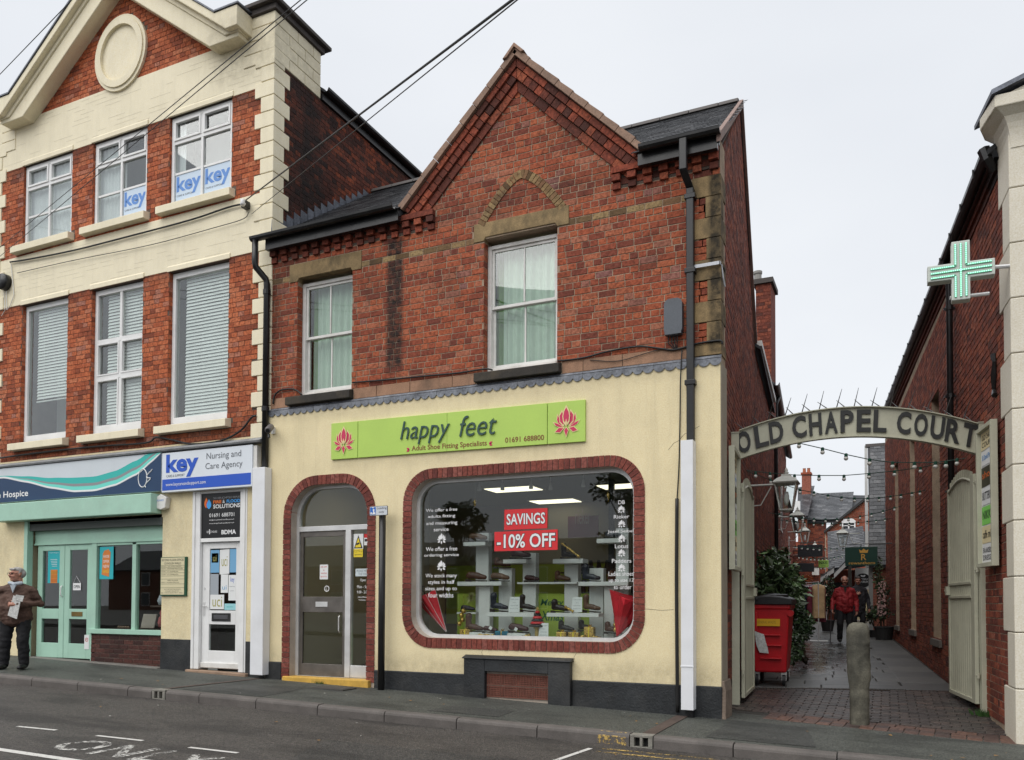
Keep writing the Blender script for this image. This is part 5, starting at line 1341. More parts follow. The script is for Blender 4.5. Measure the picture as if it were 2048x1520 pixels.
# side wall above the shop roof, eaves gutter, main roof
m = MB(); m.box(LX1-.30, LX1, .35, 7.0, 3.0, 9.95); sw = m.build('side_wall', MORT_D, lb)
brick_field(sw, (LX1, 0, 0), (0, 1, 0), (1, 0, 0), .22, 6.6, 6.7, 9.76, LC, .235, BR_SIDE, [], 'english', lambda z: (.22, 6.6) , single=0, seed=19, joint=.008)
m = MB(); m.box(LX1-.1, LX1+.05, 1.12, 7, 9.76, 9.86); m.build('eaves_board', BLACK, lb)
def gutter(P, Q, r, name, parent, mat=None, seg=8):
    P, Q = Vector(P), Vector(Q); d = (Q-P).normalized(); s = d.cross(Vector((0, 0, 1))).normalized(); m = MB()
    pr = [(-r, .0), (-r*.92, -r*.55), (-r*.5, -r*.95), (0, -r*1.05), (r*.5, -r*.95), (r*.92, -r*.55), (r, 0), (r*.86, 0), (r*.4, -r*.8), (0, -r*.9), (-r*.4, -r*.8), (-r*.86, 0)]
    n = len(pr); V = [P+s*a+Vector((0, 0, b)) for a, b in pr]+[Q+s*a+Vector((0, 0, b)) for a, b in pr]
    m.add(V, [(i, (i+1) % n, (i+1) % n+n, i+n) for i in range(n)]+[tuple(range(n))[::-1], tuple(range(n, 2*n))]); return m.build(name, mat or BLACK, parent)
gutter((LX1+.10, 1.14, 9.95), (LX1+.10, 7, 9.95), .065, 'gutter', lb)
m = MB(); m.prism([(LX1+.08, 1.12, 9.93), (LX1+.08, 7, 9.93), (XC, 7, 12.5), (XC, 1.12, 12.5)], (0, 0, -.05)); m.prism([(LX0-.08, 1.12, 9.93), (LX0-.08, 7, 9.93), (XC, 7, 12.5), (XC, 1.12, 12.5)], (0, 0, -.05)); m.build('roof', MATS['roof_boards'], lb)
m = MB(); m.box(LX0, LX1-.3, 6.7, 7.0, 3, 9.9); m.box(LX0, LX0+.3, .35, 6.7, 0, 9.9); m.build('rear_wall', MORT_D, lb)
# stepped lead flashing where the shop roof meets the side wall
n = 15
for i in range(n):
    y = -.05+2.55*i/n; z = 7.03+ (y+.05)*.667; m = MB()
    m.prism([(LX1+.012, y, z-.06), (LX1+.012, y+2.55/n+.02, z-.06+.115), (LX1+.012, y+2.55/n+.02, z+.16+.115-.09), (LX1+.012, y+.02, z+.20)], (.006, 0, 0)); m.build('step_flashing', LEAD_D, shop)
# casements of the top floor
NET = surf('net_curtain', (.74, .75, .76), .9, .06, 5, 60, .05); BLUEK = flat('key_blue', sr(96, 140, 206), .6); VINYL = flat('frost_vinyl', sr(196, 212, 228), .6)
GREYT = flat('grey_text', (.12, .13, .15), .6)
def top_window(x0, x1, z0, z1, idx):
    Y = .035; fr = .06; m = MB()
    m.box(x0, x0+fr, Y, Y+.08, z0, z1); m.box(x1-fr, x1, Y, Y+.08, z0, z1); m.box(x0+fr, x1-fr, Y, Y+.08, z1-fr, z1); m.box(x0+fr, x1-fr, Y, Y+.08, z0, z0+fr)
    zt = z1-.42; zm = z0+.54; xm = (x0+x1)/2
    m.box(x0+fr, x1-fr, Y+.004, Y+.076, zt-.03, zt+.03); m.box(xm-.024, xm+.024, Y+.004, Y+.07, z0+fr, zt-.03); m.box(xm-.032, xm+.032, Y+.004, Y+.07, zt+.03, z1-fr)
    w = m.build('window', WHITE, lb, bevel=.004)
    m = MB(); m.box(x0+fr, xm-.024, Y+.02, Y+.055, zm-.018, zm+.018); m.box(xm+.024, x1-fr, Y+.02, Y+.055, zm-.018, zm+.018); m.build('glazing_bar', WHITE, w)
    for (a, b) in ((x0+fr, xm-.03), (xm+.03, x1-fr)):
        m = MB(); s = .035; m.box(a, a+s, Y-.012, Y+.04, zt+.03, z1-fr); m.box(b-s, b, Y-.012, Y+.04, zt+.03, z1-fr); m.box(a+s, b-s, Y-.012, Y+.04, zt+.03, zt+.03+s); m.box(a+s, b-s, Y-.012, Y+.04, z1-fr-s, z1-fr); m.build('top_light', WHITE, w, bevel=.003)
        for c, d in ((z0+fr, zm-.018), (zm+.018, zt-.03), (zt+.06, z1-fr-.03)):
            m = MB(); m.box(a, b, Y+.034, Y+.038, c, d); m.build('pane', GLASS, w)
    m = MB(); m.box(x0-.05, x1+.05, .60, .65, z0-.1, z1+.1); m.build('room_wall', flat('room_grey_%d' % idx, (.42, .43, .43), .9), lb)
    spans_ = {0: [(x0, x1)], 1: [(x0, xm+.03)], 2: [(x0, x0+.22)]}[idx]
    for a, b in spans_: curtain(lb, a+.02, b-.02, z0, z1-.05, .15, NET, .010, 60, .09, 'net_curtain', idx)
    cells = {0: [], 1: [(xm+.035, x1-fr-.01)], 2: [(x0+fr+.01, xm-.035), (xm+.035, x1-fr-.01)]}[idx]
    for j, (a, b) in enumerate(cells):
        t = thing('window_sticker', ('pale blue agency sticker in the middle top floor window', 'pale blue agency sticker beside the window mullion, left of its twin in the same window', 'pale blue agency sticker in the lower right pane nearest the stone quoins')[0 if idx == 1 else 1+j], 'sticker', ((a+b)/2, Y+.02, z0+.06), 'agency stickers in the top floor windows')
        m = MB(); m.box(a, b, Y+.030, Y+.033, z0+fr+.005, zm-.02); m.build('sheet', VINYL, t)
        ftext('key', a+.02, b-.005, z0+.16, zm-.05, Y+.028, BLUEK, t, bold=.03); ftext('CARE & SUPPORT', a+.03, a+(b-a)*.72, z0+.155, z0+.185, Y+.0275, GREYT, t)
for i, w_ in enumerate(TW): top_window(*[w_[0]+.01, w_[1]-.01, w_[2], w_[3]-.01], i)
# tall first floor windows with venetian blinds
BLIND = surf('blind_slat', (.85, .86, .84), .6, .05, 4, 60, .03)
def first_window(x0, x1, z0, z1, idx):
    Y = .065; fr = .07; m = MB()
    m.box(x0, x0+fr, Y, Y+.09, z0, z1); m.box(x1-fr*.6, x1, Y, Y+.09, z0, z1); m.box(x0+fr, x1-fr*.6, Y, Y+.09, z1-.09, z1); m.box(x0+fr, x1-fr*.6, Y-.015, Y+.09, z0, z0+.12)
    A, B = x0+fr, x1-fr*.6; xm = (A+B)/2
    if idx == 1:
        for zz in (z0+.98, z0+1.62): m.box(A, B, Y+.0, Y+.07, zz-.035, zz+.035)
        m.box(xm-.028, xm+.028, Y+.005, Y+.07, z0+.12, z1-.09)
    w = m.build('window', WHITE, lb, bevel=.004)
    if idx == 1:
        for c, d in ((z0+.12, z0+.945), (z0+1.015, z0+1.585), (z0+1.655, z1-.09)):
            for a, b in ((A, xm-.028), (xm+.028, B)):
                m = MB(); m.box(a, b, Y+.04, Y+.044, c, d); m.build('pane', GLASS, w)
                if d < z1-.1:
                    m = MB(); s = .028; m.box(a, a+s, Y-.008, Y+.045, c, d); m.box(b-s, b, Y-.008, Y+.045, c, d); m.box(a+s, b-s, Y-.008, Y+.045, c, c+s); m.box(a+s, b-s, Y-.008, Y+.045, d-s, d); m.build('casement', WHITE, w, bevel=.003)
    else:
        m = MB(); m.box(A, B, Y+.04, Y+.044, z0+.12, z1-.09); m.build('pane', GLASS, w)
    zb = {0: z0+.78, 1: z0+.13, 2: z0+.13}[idx]
    t = thing('venetian_blind', ('white venetian blind half lowered in the tall window nearest the round alarm box', 'white venetian blind lowered behind the six pane first floor window', 'white venetian blind fully lowered in the tall window beside the quoins')[idx], 'blind', ((A+B)/2, Y+.16, zb), 'venetian blinds on the first floor')
    m = MB(); z = z1-.10; k = 0
    while z > zb:
        bow = .006*math.sin(k*.9) if (idx == 2 and z < z0+1.0) else 0
        m.add([(A+.14-.0, Y+.09, z), (B+.03, Y+.09, z+bow), (B+.03, Y+.112, z+.052+bow), (A+.14, Y+.112, z+.052)], [(0, 1, 2, 3)]); z -= .056; k += 1
    m.build('slats', BLIND, t)['kind'] = 'stuff'
    m = MB(); m.box(A+.14, B+.03, Y+.085, Y+.115, zb-.03, zb-.01); m.build('bottom_rail', BLIND, t)
    m = MB()
    for f in (.2, .8): x = A+.14+(B-A-.14)*f; m.tube([(x, Y+.086, zb), (x, Y+.086, z1-.09)], .002, 4)
    m.build('ladder_cord', BLIND, t)
    m = MB(); m.box(x0-.05, x1+.05, .75, .80, z0-.1, z1+.1); m.build('room_wall', flat('office_grey_%d' % idx, (.45, .46, .46), .9), lb)
for i, w_ in enumerate(FWN): first_window(w_[0]+.008, w_[1]-.008, w_[2], w_[3]-.01, i)
# teal bottles on the middle window sill
for i, (x, lab) in enumerate(((-10.62, 'small teal bottle at the end of the six pane window sill'), (-10.02, 'larger teal bottle in the middle of the six pane window sill'))):
    s = (.6, 1.0)[i]; m = MB(); m.lathe((x, .225, 4.365), [(.05*s, 0), (.055*s, .02), (.055*s, .14*s), (.02*s, .2*s), (.02*s, .25*s)], 10); one('bottle', lab, 'bottle', m, flat('teal_%d' % i, (.10, .30, .30), .3), 'teal bottles', smooth=True)
# ------------------------------------------------------------------ ground floor of the office building
GF = -.02
zg = lambda x: ground_z(x, 0)-.05
DOORW = (-8.30, -7.27); SH = (-12.42, -9.02)
RCREAM = stained('rough_cream', sr(220, 206, 168), .85, [], .06, 2, .9, soot=(.3, .26, .18), soot_amt=.3)
m = MB()
m.box(LX0, SH[0], GF, .35, .1, 3.9); m.box(SH[1], DOORW[0]-.06, GF, .35, .1, 3.9); m.box(DOORW[1]+.05, LX1, GF, .35, .1, 3.9)
m.box(SH[0], SH[1], GF, .35, 2.72, 3.9); m.box(DOORW[0]-.06, DOORW[1]+.05, GF, .35, 3.10, 3.9)
m.build('ground_floor_wall', RCREAM, lb)
for a, b in ((SH[1], DOORW[0]-.062), (DOORW[1]+.052, LX1-.02)):
    m = MB(); m.box(a+.003, b, GF-.016, GF, .05, .73); m.build('plinth', BLACKP, lb, bevel=.006)
# grey lead capping over the fascia
m = MB(); m.prism([(LX0, -.16, 3.775), (LX0, -.17, 3.80), (LX0, -.03, 3.87), (LX0, -.02, 3.775)], (LX1-LX0-.06, 0, 0)); m.build('fascia_capping', surf('grey_capping', (.22, .225, .23), .7, .25, 5, 50, .3), lb)
# fascia signs
NAVY = surf('navy_board', sr(28, 58, 92), .45, .05, 2, 50, .02); SILV = surf('silver_board', sr(200, 207, 212), .4, .04, 2, 50, .02); TEAL = flat('teal_print', sr(52, 176, 168), .45); TEAL2 = flat('teal_light', sr(110, 210, 196), .45); GREYB = flat('grey_print', (.25, .26, .27), .5)
hs = thing('hospice_sign', 'silver and navy shop fascia sign with teal wave bands and white hospice lettering', 'sign', (-11.2, -.14, 3.1))
X0, X1 = -14.6, -8.945
m = MB(); m.box(X0, X1, -.135, -.03, 3.135, 3.765); m.build('board', SILV, hs, bevel=.004)
def wave(x):
    ctrl = [(-14.6, 3.50), (-13.6, 3.60), (-12.9, 3.58), (-12.3, 3.47), (-11.6, 3.32), (-11.0, 3.225), (-10.5, 3.215), (-10.0, 3.28), (-9.5, 3.43), (-9.1, 3.65), (-8.95, 3.765)]
    for (a, za), (b, zb) in zip(ctrl[:-1], ctrl[1:]):
        if x <= b:
            t = (x-a)/(b-a); t = t*t*(3-2*t)*.35+t*.65; return za+(zb-za)*t
    return ctrl[-1][1]
xs = [X0+(X1-X0)*i/60 for i in range(61)]
def ribbon(f0, f1, y, mat, nm, xr=xs):
    m = MB(); P = [(x, max(3.137, min(3.763, f0(x)))) for x in xr]+[(x, max(3.137, min(3.763, f1(x)))) for x in reversed(xr)]
    Q = [p for i, p in enumerate(P) if i == 0 or (Vector(p)-Vector(P[i-1])).length > 1e-4]
    n = len(xr); V = []; 
    for x in xr: V += [(x, y, max(3.137, min(3.763, f0(x)))), (x, y, max(3.137, min(3.763, f1(x))))]
    m.add(V, [(2*i, 2*i+2, 2*i+3, 2*i+1) for i in range(n-1)]); m.build(nm, mat, hs)
gap = lambda x: max(.02, min(.20, .02+.25*max(0, 1-abs(x+10.3)/2.6)))
ribbon(lambda x: 3.137, lambda x: wave(x)-.005, -.1365, NAVY, 'navy_field')
ribbon(lambda x: wave(x), lambda x: wave(x)+.03, -.1385, WHITEF, 'white_line')
ribbon(lambda x: wave(x)+.025, lambda x: wave(x)+.025+gap(x)*.35, -.1378, TEAL2, 'teal_band')
ribbon(lambda x: wave(x)+.02+gap(x)*.38, lambda x: wave(x)+.02+gap(x)*.62, -.1372, GREYB, 'grey_band')
ribbon(lambda x: wave(x)+.02+gap(x)*.62, lambda x: wave(x)+.02+gap(x)*1.15, -.1368, TEAL, 'teal_band')
ftext('Severn Hospice', -13.56, -12.22, 3.185, 3.335, -.1385, WHITEF, hs, bold=.015)
# looped monogram
m = MB(); P = []
for i in range(33):
    a = -.5+i/32*6.9; P.append((-9.36+.125*math.cos(a)*.8, -.139, 3.37+.15*math.sin(a)))
m.tube(P, .008, 6); P = [(-9.20+.07*math.cos(t*.35+.6)*(1 if t < 9 else -1)-(0 if t < 9 else .03), -.139, 3.50-.016*t) for t in range(19)]; m.tube(P, .009, 6); m.build('monogram', WHITEF, hs)
ks = thing('agency_sign', 'white agency fascia sign with big blue lettering and a blue web address strip', 'sign', (-7.98, -.14, 3.1))
m = MB(); m.box(-8.925, -7.03, -.14, -.03, 3.105, 3.745); m.build('board', surf('white_board', sr(214, 220, 226), .4, .03, 2, 50, .02), ks, bevel=.004)
KB_ = flat('key_royal', sr(38, 84, 186), .5)
m = MB(); m.box(-8.91, -7.05, -.143, -.141, 3.135, 3.315); m.build('blue_strip', KB_, ks)
ftext('www.keycareandsupport.com', -8.83, -7.97, 3.185, 3.255, -.1445, WHITEF, ks)
ftext('key', -8.83, -8.13, 3.33, 3.715, -.1435, KB_, ks, bold=.035); ftext('CARE & SUPPORT', -8.82, -8.42, 3.345, 3.385, -.1442, GREYT, ks)
ftext('Nursing and', -7.96, -7.25, 3.55, 3.68, -.143, GREYT, ks); ftext('Care Agency', -7.98, -7.22, 3.395, 3.52, -.143, GREYT, ks)
m = MB(); m.box(-7.028, -6.955, -.12, -.03, 3.12, 3.73); m.build('end_board', WHITE_O, ks)
# shutter box
m = MB(); m.box(-13.0, -9.05, -.24, GF, 2.775, 3.095); m.build('shutter_box', MINT, lb, bevel=.012)
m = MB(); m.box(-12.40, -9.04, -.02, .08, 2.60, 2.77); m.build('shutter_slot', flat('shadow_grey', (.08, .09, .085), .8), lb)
m = MB(); m.box(-12.42, -12.33, -.06, .05, .15, 2.77); m.build('shutter_guide', MINT, lb)
# shopfront joinery
YS = .10
m = MB(); m.box(-12.33, -9.03, YS-.01, YS+.10, 2.36, 2.62); m.build('transom_panel', MINT, lb, bevel=.004)
m = MB(); m.box(-12.33, -9.03, YS-.03, YS+.0, 2.345, 2.375); m.build('transom_rail', MINT, lb)
def glazed_leaf(x0, x1):
    z0, z1 = .33, 2.34; m = MB(); s = .13
    m.box(x0, x0+s, YS, YS+.05, z0, z1); m.box(x1-s, x1, YS, YS+.05, z0, z1); m.box(x0+s, x1-s, YS, YS+.05, z1-.10, z1); m.box(x0+s, x1-s, YS, YS+.05, z0, z0+.26); m.box(x0+s, x1-s, YS, YS+.05, 1.02, 1.20)
    d = m.build('door_leaf', MINT, lb, bevel=.006)
    m = MB(); m.box(x0+s, x1-s, YS+.02, YS+.025, z0+.26, 1.02); m.box(x0+s, x1-s, YS+.02, YS+.025, 1.20, z1-.10); m.build('pane', GLASS_S, d)
    return d
d1 = glazed_leaf(-12.26, -11.545); d2 = glazed_leaf(-11.535, -10.82)
m = MB(); m.box(-11.33, -11.05, YS-.008, YS-.001, 1.07, 1.15); m.build('letter_plate', surf('brass', (.25, .17, .06), .4, metal=.8), d2, bevel=.002)
m = MB(); m.tube([(-11.58, YS-.01, 1.42), (-11.58, YS-.04, 1.45), (-11.58, YS-.04, 1.58), (-11.58, YS-.01, 1.61)], .012, 8); m.build('door_handle', WHITE, d1)
m = MB()
m.box(-10.82, -10.70, YS-.02, YS+.08, .30, 2.36); m.box(-9.84, -9.75, YS-.01, YS+.07, .86, 2.34); m.box(-9.08, -9.02, YS-.01, YS+.07, .86, 2.34); m.box(-10.70, -9.02, YS-.01, YS+.07, 2.30, 2.345)
sf = m.build('shopfront_frame', MINT, lb, bevel=.004)
m = MB(); m.box(-10.82, -9.02, YS-.07, YS+.10, .78, .86); m.build('shopfront_sill', MINT, lb, bevel=.006)
for a, b in ((-10.70, -9.84), (-9.75, -9.08)):
    m = MB(); m.box(a, b, YS+.03, YS+.035, .86, 2.30); m.build('pane', GLASS_S, sf)
m = MB(); m.box(-10.79, -9.02, YS-.02, YS+.1, .1, .78); sr_ = m.build('stall_riser', MORT_D, lb)
BR_GLZ = brick_mat('brick_glazed', [(0, (.045, .02, .017)), (.4, (.075, .028, .022)), (.8, (.10, .035, .027)), (1, (.12, .045, .034))], .45, .2)
brick_field(sr_, (0, YS-.02, 0), (1, 0, 0), (0, -1, 0), -10.79, -9.02, .22, .78, .078, .23, BR_GLZ, [], 'stretcher', None, single=80, seed=31, proud=.005)
m = MB(); m.prism([(-12.4, -.10, .22), (-9.0, -.10, .14), (-9.0, .12, .14), (-12.4, .12, .22)], (0, 0, .12)); m.build('threshold', surf('concrete_step', (.16, .15, .135), .85, .2, 4, 60, .5), lb, bevel=.01)
# charity shop interior
m = MB(); m.box(-12.6, -8.9, .36, 5.0, .2, .25); m.build('floor', surf('carpet', (.05, .045, .045), .9), lb)
m = MB(); m.box(-12.7, -12.6, .36, 5.0, .25, 2.8); m.box(-8.9, -8.8, .36, 5.0, .25, 2.8); m.box(-12.6, -8.9, 5, 5.1, .25, 2.8); m.build('inner_wall', flat('charity_wall', (.10, .085, .07), .9), lb)
m = MB(); m.box(-12.7, -8.8, .36, 5.1, 2.8, 2.85); m.build('inner_ceiling', flat('charity_ceiling', (.2, .19, .17), .9), lb)
ORN = flat('poster_orange', (.62, .20, .04), .6); TEALP = flat('poster_teal', sr(44, 168, 176), .6)
def poster(x0, x1, z0, z1, lab, Y=YS+.012):
    t = thing('poster', lab, 'poster', ((x0+x1)/2, Y, z0)); m = MB(); m.box(x0, x1, Y, Y+.003, z0, z1); m.build('sheet', TEALP, t); return t
t = poster(-12.0, -11.68, 1.66, 2.26, 'teal poster with an orange chest of drawers on the mint shop door')
m = MB(); m.box(-11.92, -11.74, YS+.009, YS+.011, 1.66, 1.90); m.build('drawers', ORN, t)
for r_ in range(3): 
    for c_ in range(2): m = MB(); m.box(-11.91+.085*c_, -11.835+.085*c_, YS+.007, YS+.0085, 1.68+.07*r_, 1.735+.07*r_); m.build('drawer', flat('drawer_%d%d' % (r_, c_), (.5, .15+.03*r_, .03), .6), t)
ftext('Severn Hospice', -11.96, -11.72, 2.19, 2.215, YS+.009, WHITEF, t)
for i in range(5): m = MB(); m.box(-11.93+.01*i, -11.75, YS+.009, YS+.0105, 2.08-.03*i, 2.087-.03*i); m.build('print_line', WHITEF, t)
t = poster(-10.66, -10.32, 1.72, 2.28, 'teal poster with a tilted orange price tag in the mint shop window')
m = MB(); m.xz([(-10.60, 1.80), (-10.42, 1.76), (-10.39, 2.18), (-10.44, 2.235), (-10.54, 2.215), (-10.58, 2.16)], YS+.009, YS+.011); m.build('tag', ORN, t)
for i, s_ in enumerate(('WINTER', 'OFFER', 'NEW', 'RANGE')): ftext(s_, -10.57, -10.42, 1.83+.085*(3-i), 1.88+.085*(3-i), YS+.0085, YEL if i == 3 else WHITEF, t)
t = thing('open_sign', 'small white open sign hanging in the mint shop door', 'sign', (-11.2, YS, 1.55))
m = MB(); m.box(-11.32, -11.12, YS+.008, YS+.012, 1.53, 1.655); m.build('plate', WHITEF, t); ftext('OPEN', -11.30, -11.14, 1.565, 1.62, YS+.0065, INK, t, bold=.01); m = MB(); m.tube([(-11.31, YS+.01, 1.655), (-11.24, YS+.01, 1.78), (-11.13, YS+.01, 1.655)], .003, 4); m.build('cord', WHITEF, t)
t = thing('no_smoking_sticker', 'white no smoking sticker low on the mint shop door', 'sticker', (-11, YS, .45))
m = MB(); m.box(-10.99, -10.87, YS-.004, YS-.001, .50, .75); m.build('sheet', PAPER, t)
plate([(-10.93+.035*math.cos(a*.3142), .665+.035*math.sin(a*.3142)) for a in range(20)], [[(-10.93+.027*math.cos(a*.3142), .665+.027*math.sin(a*.3142)) for a in range(20)]], YS-.006, YS-.0042).build('ring', REDM, t)
m = MB(); m.obox((-10.955, YS-.006, .645), (.05, 0, .045), (0, .0015, 0), (-.004, 0, .005)); m.build('bar', REDM, t)
# things on show in the charity shop window
for lab, x, z, w, h, c in (('framed print standing in the mint shop window', -9.98, .88, .34, .24, (.4, .33, .28)), ('tall folded greeting card in the mint shop window', -9.30, .87, .09, .26, (.5, .5, .38)), ('small white toy figure in the mint shop window', -9.45, 1.28, .22, .3, (.42, .45, .5)), ('row of small jewellery pieces in the mint shop window', -10.45, .87, .3, .05, (.3, .2, .14)), ('red and white knitted toy in the mint shop window', -9.50, .90, .13, .3, (.4, .08, .08)), ('red and white knitted toy on the upper shelf in the mint shop window', -9.27, 1.40, .13, .3, (.42, .1, .1))):
    m = MB()
    if 'toy' in lab: m.lathe((x, .42, z), [(w*.4, 0), (w*.5, h*.25), (w*.35, h*.55), (w*.15, h*.62), (w*.28, h*.8), (w*.12, h)], 12); one('toy_figure', lab, 'toy', m, flat('toy_%d' % int(-x*100), c, .8), smooth=True)
    elif 'jewel' in lab:
        for i in range(5): m.ball((x+.06*i, .35, z+.02), .022)
        one('jewellery', lab, 'jewellery', m, flat('jewel', c, .4))
    else: m.prism([(x, .40, z), (x+w, .38, z), (x+w, .44, z+h), (x, .46, z+h)], (0, .02, 0)); one('picture_frame' if 'print' in lab else 'greeting_card', lab, 'picture' if 'print' in lab else 'card', m, flat('print_%d' % int(-x*100), c, .6), bevel=.004)
m = MB(); m.box(-10.7, -9.1, .25, .75, .80, .865); m.box(-9.7, -9.1, .35, .75, 1.24, 1.27); m.build('window_shelf', flat('shelf_dark', (.08, .06, .05), .8), lb)
t = thing('display_cone', 'tall brown cone tree behind the mint shop window', 'ornament tree', (-9.75, 1.2, .87)); m = MB(); m.lathe((-9.7, 1.2, .25), [(.35, .6), (.2, 1.1), (.04, 1.75)], 12); m.build('cone', flat('cone_brown', (.16, .10, .05), .8), t, smooth=True)
# white office door
fr_ = MB(); fr_.box(-8.36, -8.19, -.03, .12, .27, 3.10); fr_.box(-7.36, -7.22, -.03, .12, .25, 3.10); fr_.box(-8.19, -7.36, -.02, .12, 2.285, 2.345); fr_.box(-8.19, -7.36, -.02, .12, 3.06, 3.10)
fr_.box(-8.33, -8.29, -.045, -.03, .27, 3.10); fr_.box(-7.29, -7.25, -.045, -.03, .25, 3.10)
of = fr_.build('office_door_frame', WHITE, lb, bevel=.005)
m = MB(); x0, x1, z0, z1 = -8.185, -7.365, .285, 2.28; s = .15; y0, y1 = .03, .08
m.box(x0, x0+s, y0, y1, z0, z1); m.box(x1-s*.8, x1, y0, y1, z0, z1); m.box(x0+s, x1-s*.8, y0, y1, z1-.10, z1); m.box(x0+s, x1-s*.8, y0, y1, z0, z0+.28); m.box(x0+s, x1-s*.8, y0, y1, .98, 1.20)
od = m.build('office_door', WHITE, lb, bevel=.006)
m = MB(); m.box(x0+.01, x1-.01, y0-.03, y0, z0+.01, z0+.09); m.build('weather_bar', WHITE_O, od, bevel=.006)
m = MB(); m.box(x0+s, x1-s*.8, y0+.02, y0+.025, z0+.28, .98); m.box(x0+s, x1-s*.8, y0+.02, y0+.025, 1.20, z1-.10); m.build('pane', GLASS_S, od)
m = MB(); m.box(-7.97, -7.58, y0-.010, y0, 1.03, 1.16); m.build('letter_plate', surf('tarnished', (.05, .05, .05), .5, .3, 20, metal=.7), od, bevel=.003); m = MB(); m.box(-7.92, -7.63, y0-.016, y0-.010, 1.065, 1.125); m.build('letter_flap', surf('steel_flap', (.16, .16, .17), .35, metal=.8), od, bevel=.002)
m = MB(); m.box(-8.155, -8.115, y0-.008, y0, 1.12, 1.33); m.tube([(-8.135, y0-.03, 1.27), (-8.05, y0-.035, 1.265)], .008, 6); m.tube([(-8.135, y0, 1.27), (-8.135, y0-.032, 1.27)], .008, 6); m.lathe((-8.13, y0-.008, 1.55), [(.018, 0), (.016, .008)], 10, 'y'); m.build('door_handle', ALU, od)
m = MB(); m.box(-8.3, -7.2, .5, .55, .2, 3.1); m.build('hall_wall', flat('hall_dark', (.05, .05, .045), .9), lb)
m = MB(); m.prism([(-8.40, -.10, .12), (-7.15, -.10, .10), (-7.15, .05, .10), (-8.40, .05, .12)], (0, 0, .14)); m.build('office_step', surf('stone_step', (.28, .19, .13), .8, .2, 5, 60, .4), lb, bevel=.012)
# papers behind the door glass
def sheet(name, lab, x0, x1, z0, z1, mat, tilt=0.0, words=()):
    t = thing(name, lab, 'paper', ((x0+x1)/2, y0+.018, z0)); Yp = y0+.012
    m = MB(); m.xz([(x0, z0), (x1, z0+tilt), (x1, z1+tilt), (x0, z1)], Yp, Yp+.002); m.build('sheet', mat, t)
    for s_, a, b, c, d, mt in words: ftext(s_, a, b, c, d, Yp-.0012, mt, t)
    return t
BLP = flat('paper_blue', (.16, .36, .56), .7); CYP = flat('paper_cyan', (.30, .58, .62), .7); OLV = flat('olive_ink', (.35, .33, .10), .7)
xa, xb = x0+s, x1-s*.8
sheet('paper_notice', 'small white and blue leaflet at the top corner of the office door by the hinge', xa+.005, xa+.19, 1.80, 2.16, BLP)
sheet('paper_notice', 'white leaflet card stuck over the first blue leaflet in the office door', xa+.03, xa+.17, 1.96, 2.11, PAPER, 0, [('ui', xa+.06, xa+.13, 1.98, 2.08, OLV)])
sheet('paper_notice', 'white curled leaflet in the middle of the top row in the office door', xa+.20, xa+.40, 1.77, 2.16, PAPER, .01, [('uci', xa+.24, xa+.36, 1.9, 2.06, OLV)])
sheet('paper_notice', 'plain blue leaflet at the top right of the office door', xa+.41, xb-.005, 1.80, 2.17, BLP)
sheet('paper_notice', 'grey and white photo leaflet in the second row of the office door', xa+.01, xa+.18, 1.45, 1.78, flat('paper_photo', (.32, .35, .38), .7))
sheet('paper_notice', 'pale leaflet with a blue wave in the second row of the office door', xa+.23, xa+.38, 1.48, 1.77, PAPER, 0, [('ui', xa+.26, xa+.35, 1.53, 1.6, BLP)])
sheet('paper_notice', 'white agency leaflet with blue heading in the office door', xa+.39, xb-.01, 1.36, 1.76, PAPER, 0, [('key', xa+.43, xb-.04, 1.63, 1.73, KB_), ('nursing and care agency', xa+.41, xb-.03, 1.57, 1.59, GREYT), ('open all hours', xa+.43, xb-.05, 1.50, 1.52, GREYT)])
sheet('paper_notice', 'large white curled leaflet with olive letters in the office door', xa+.01, xa+.30, .86+.36, 1.45, PAPER, .0, [('uci', xa+.06, xa+.26, 1.26, 1.42, OLV)])
sheet('paper_notice', 'pale cyan leaflet above the letter plate in the office door', xa+.31, xb-.005, 1.21, 1.31, CYP, 0, [('care service', xa+.36, xb-.06, 1.25, 1.275, TEAL)])
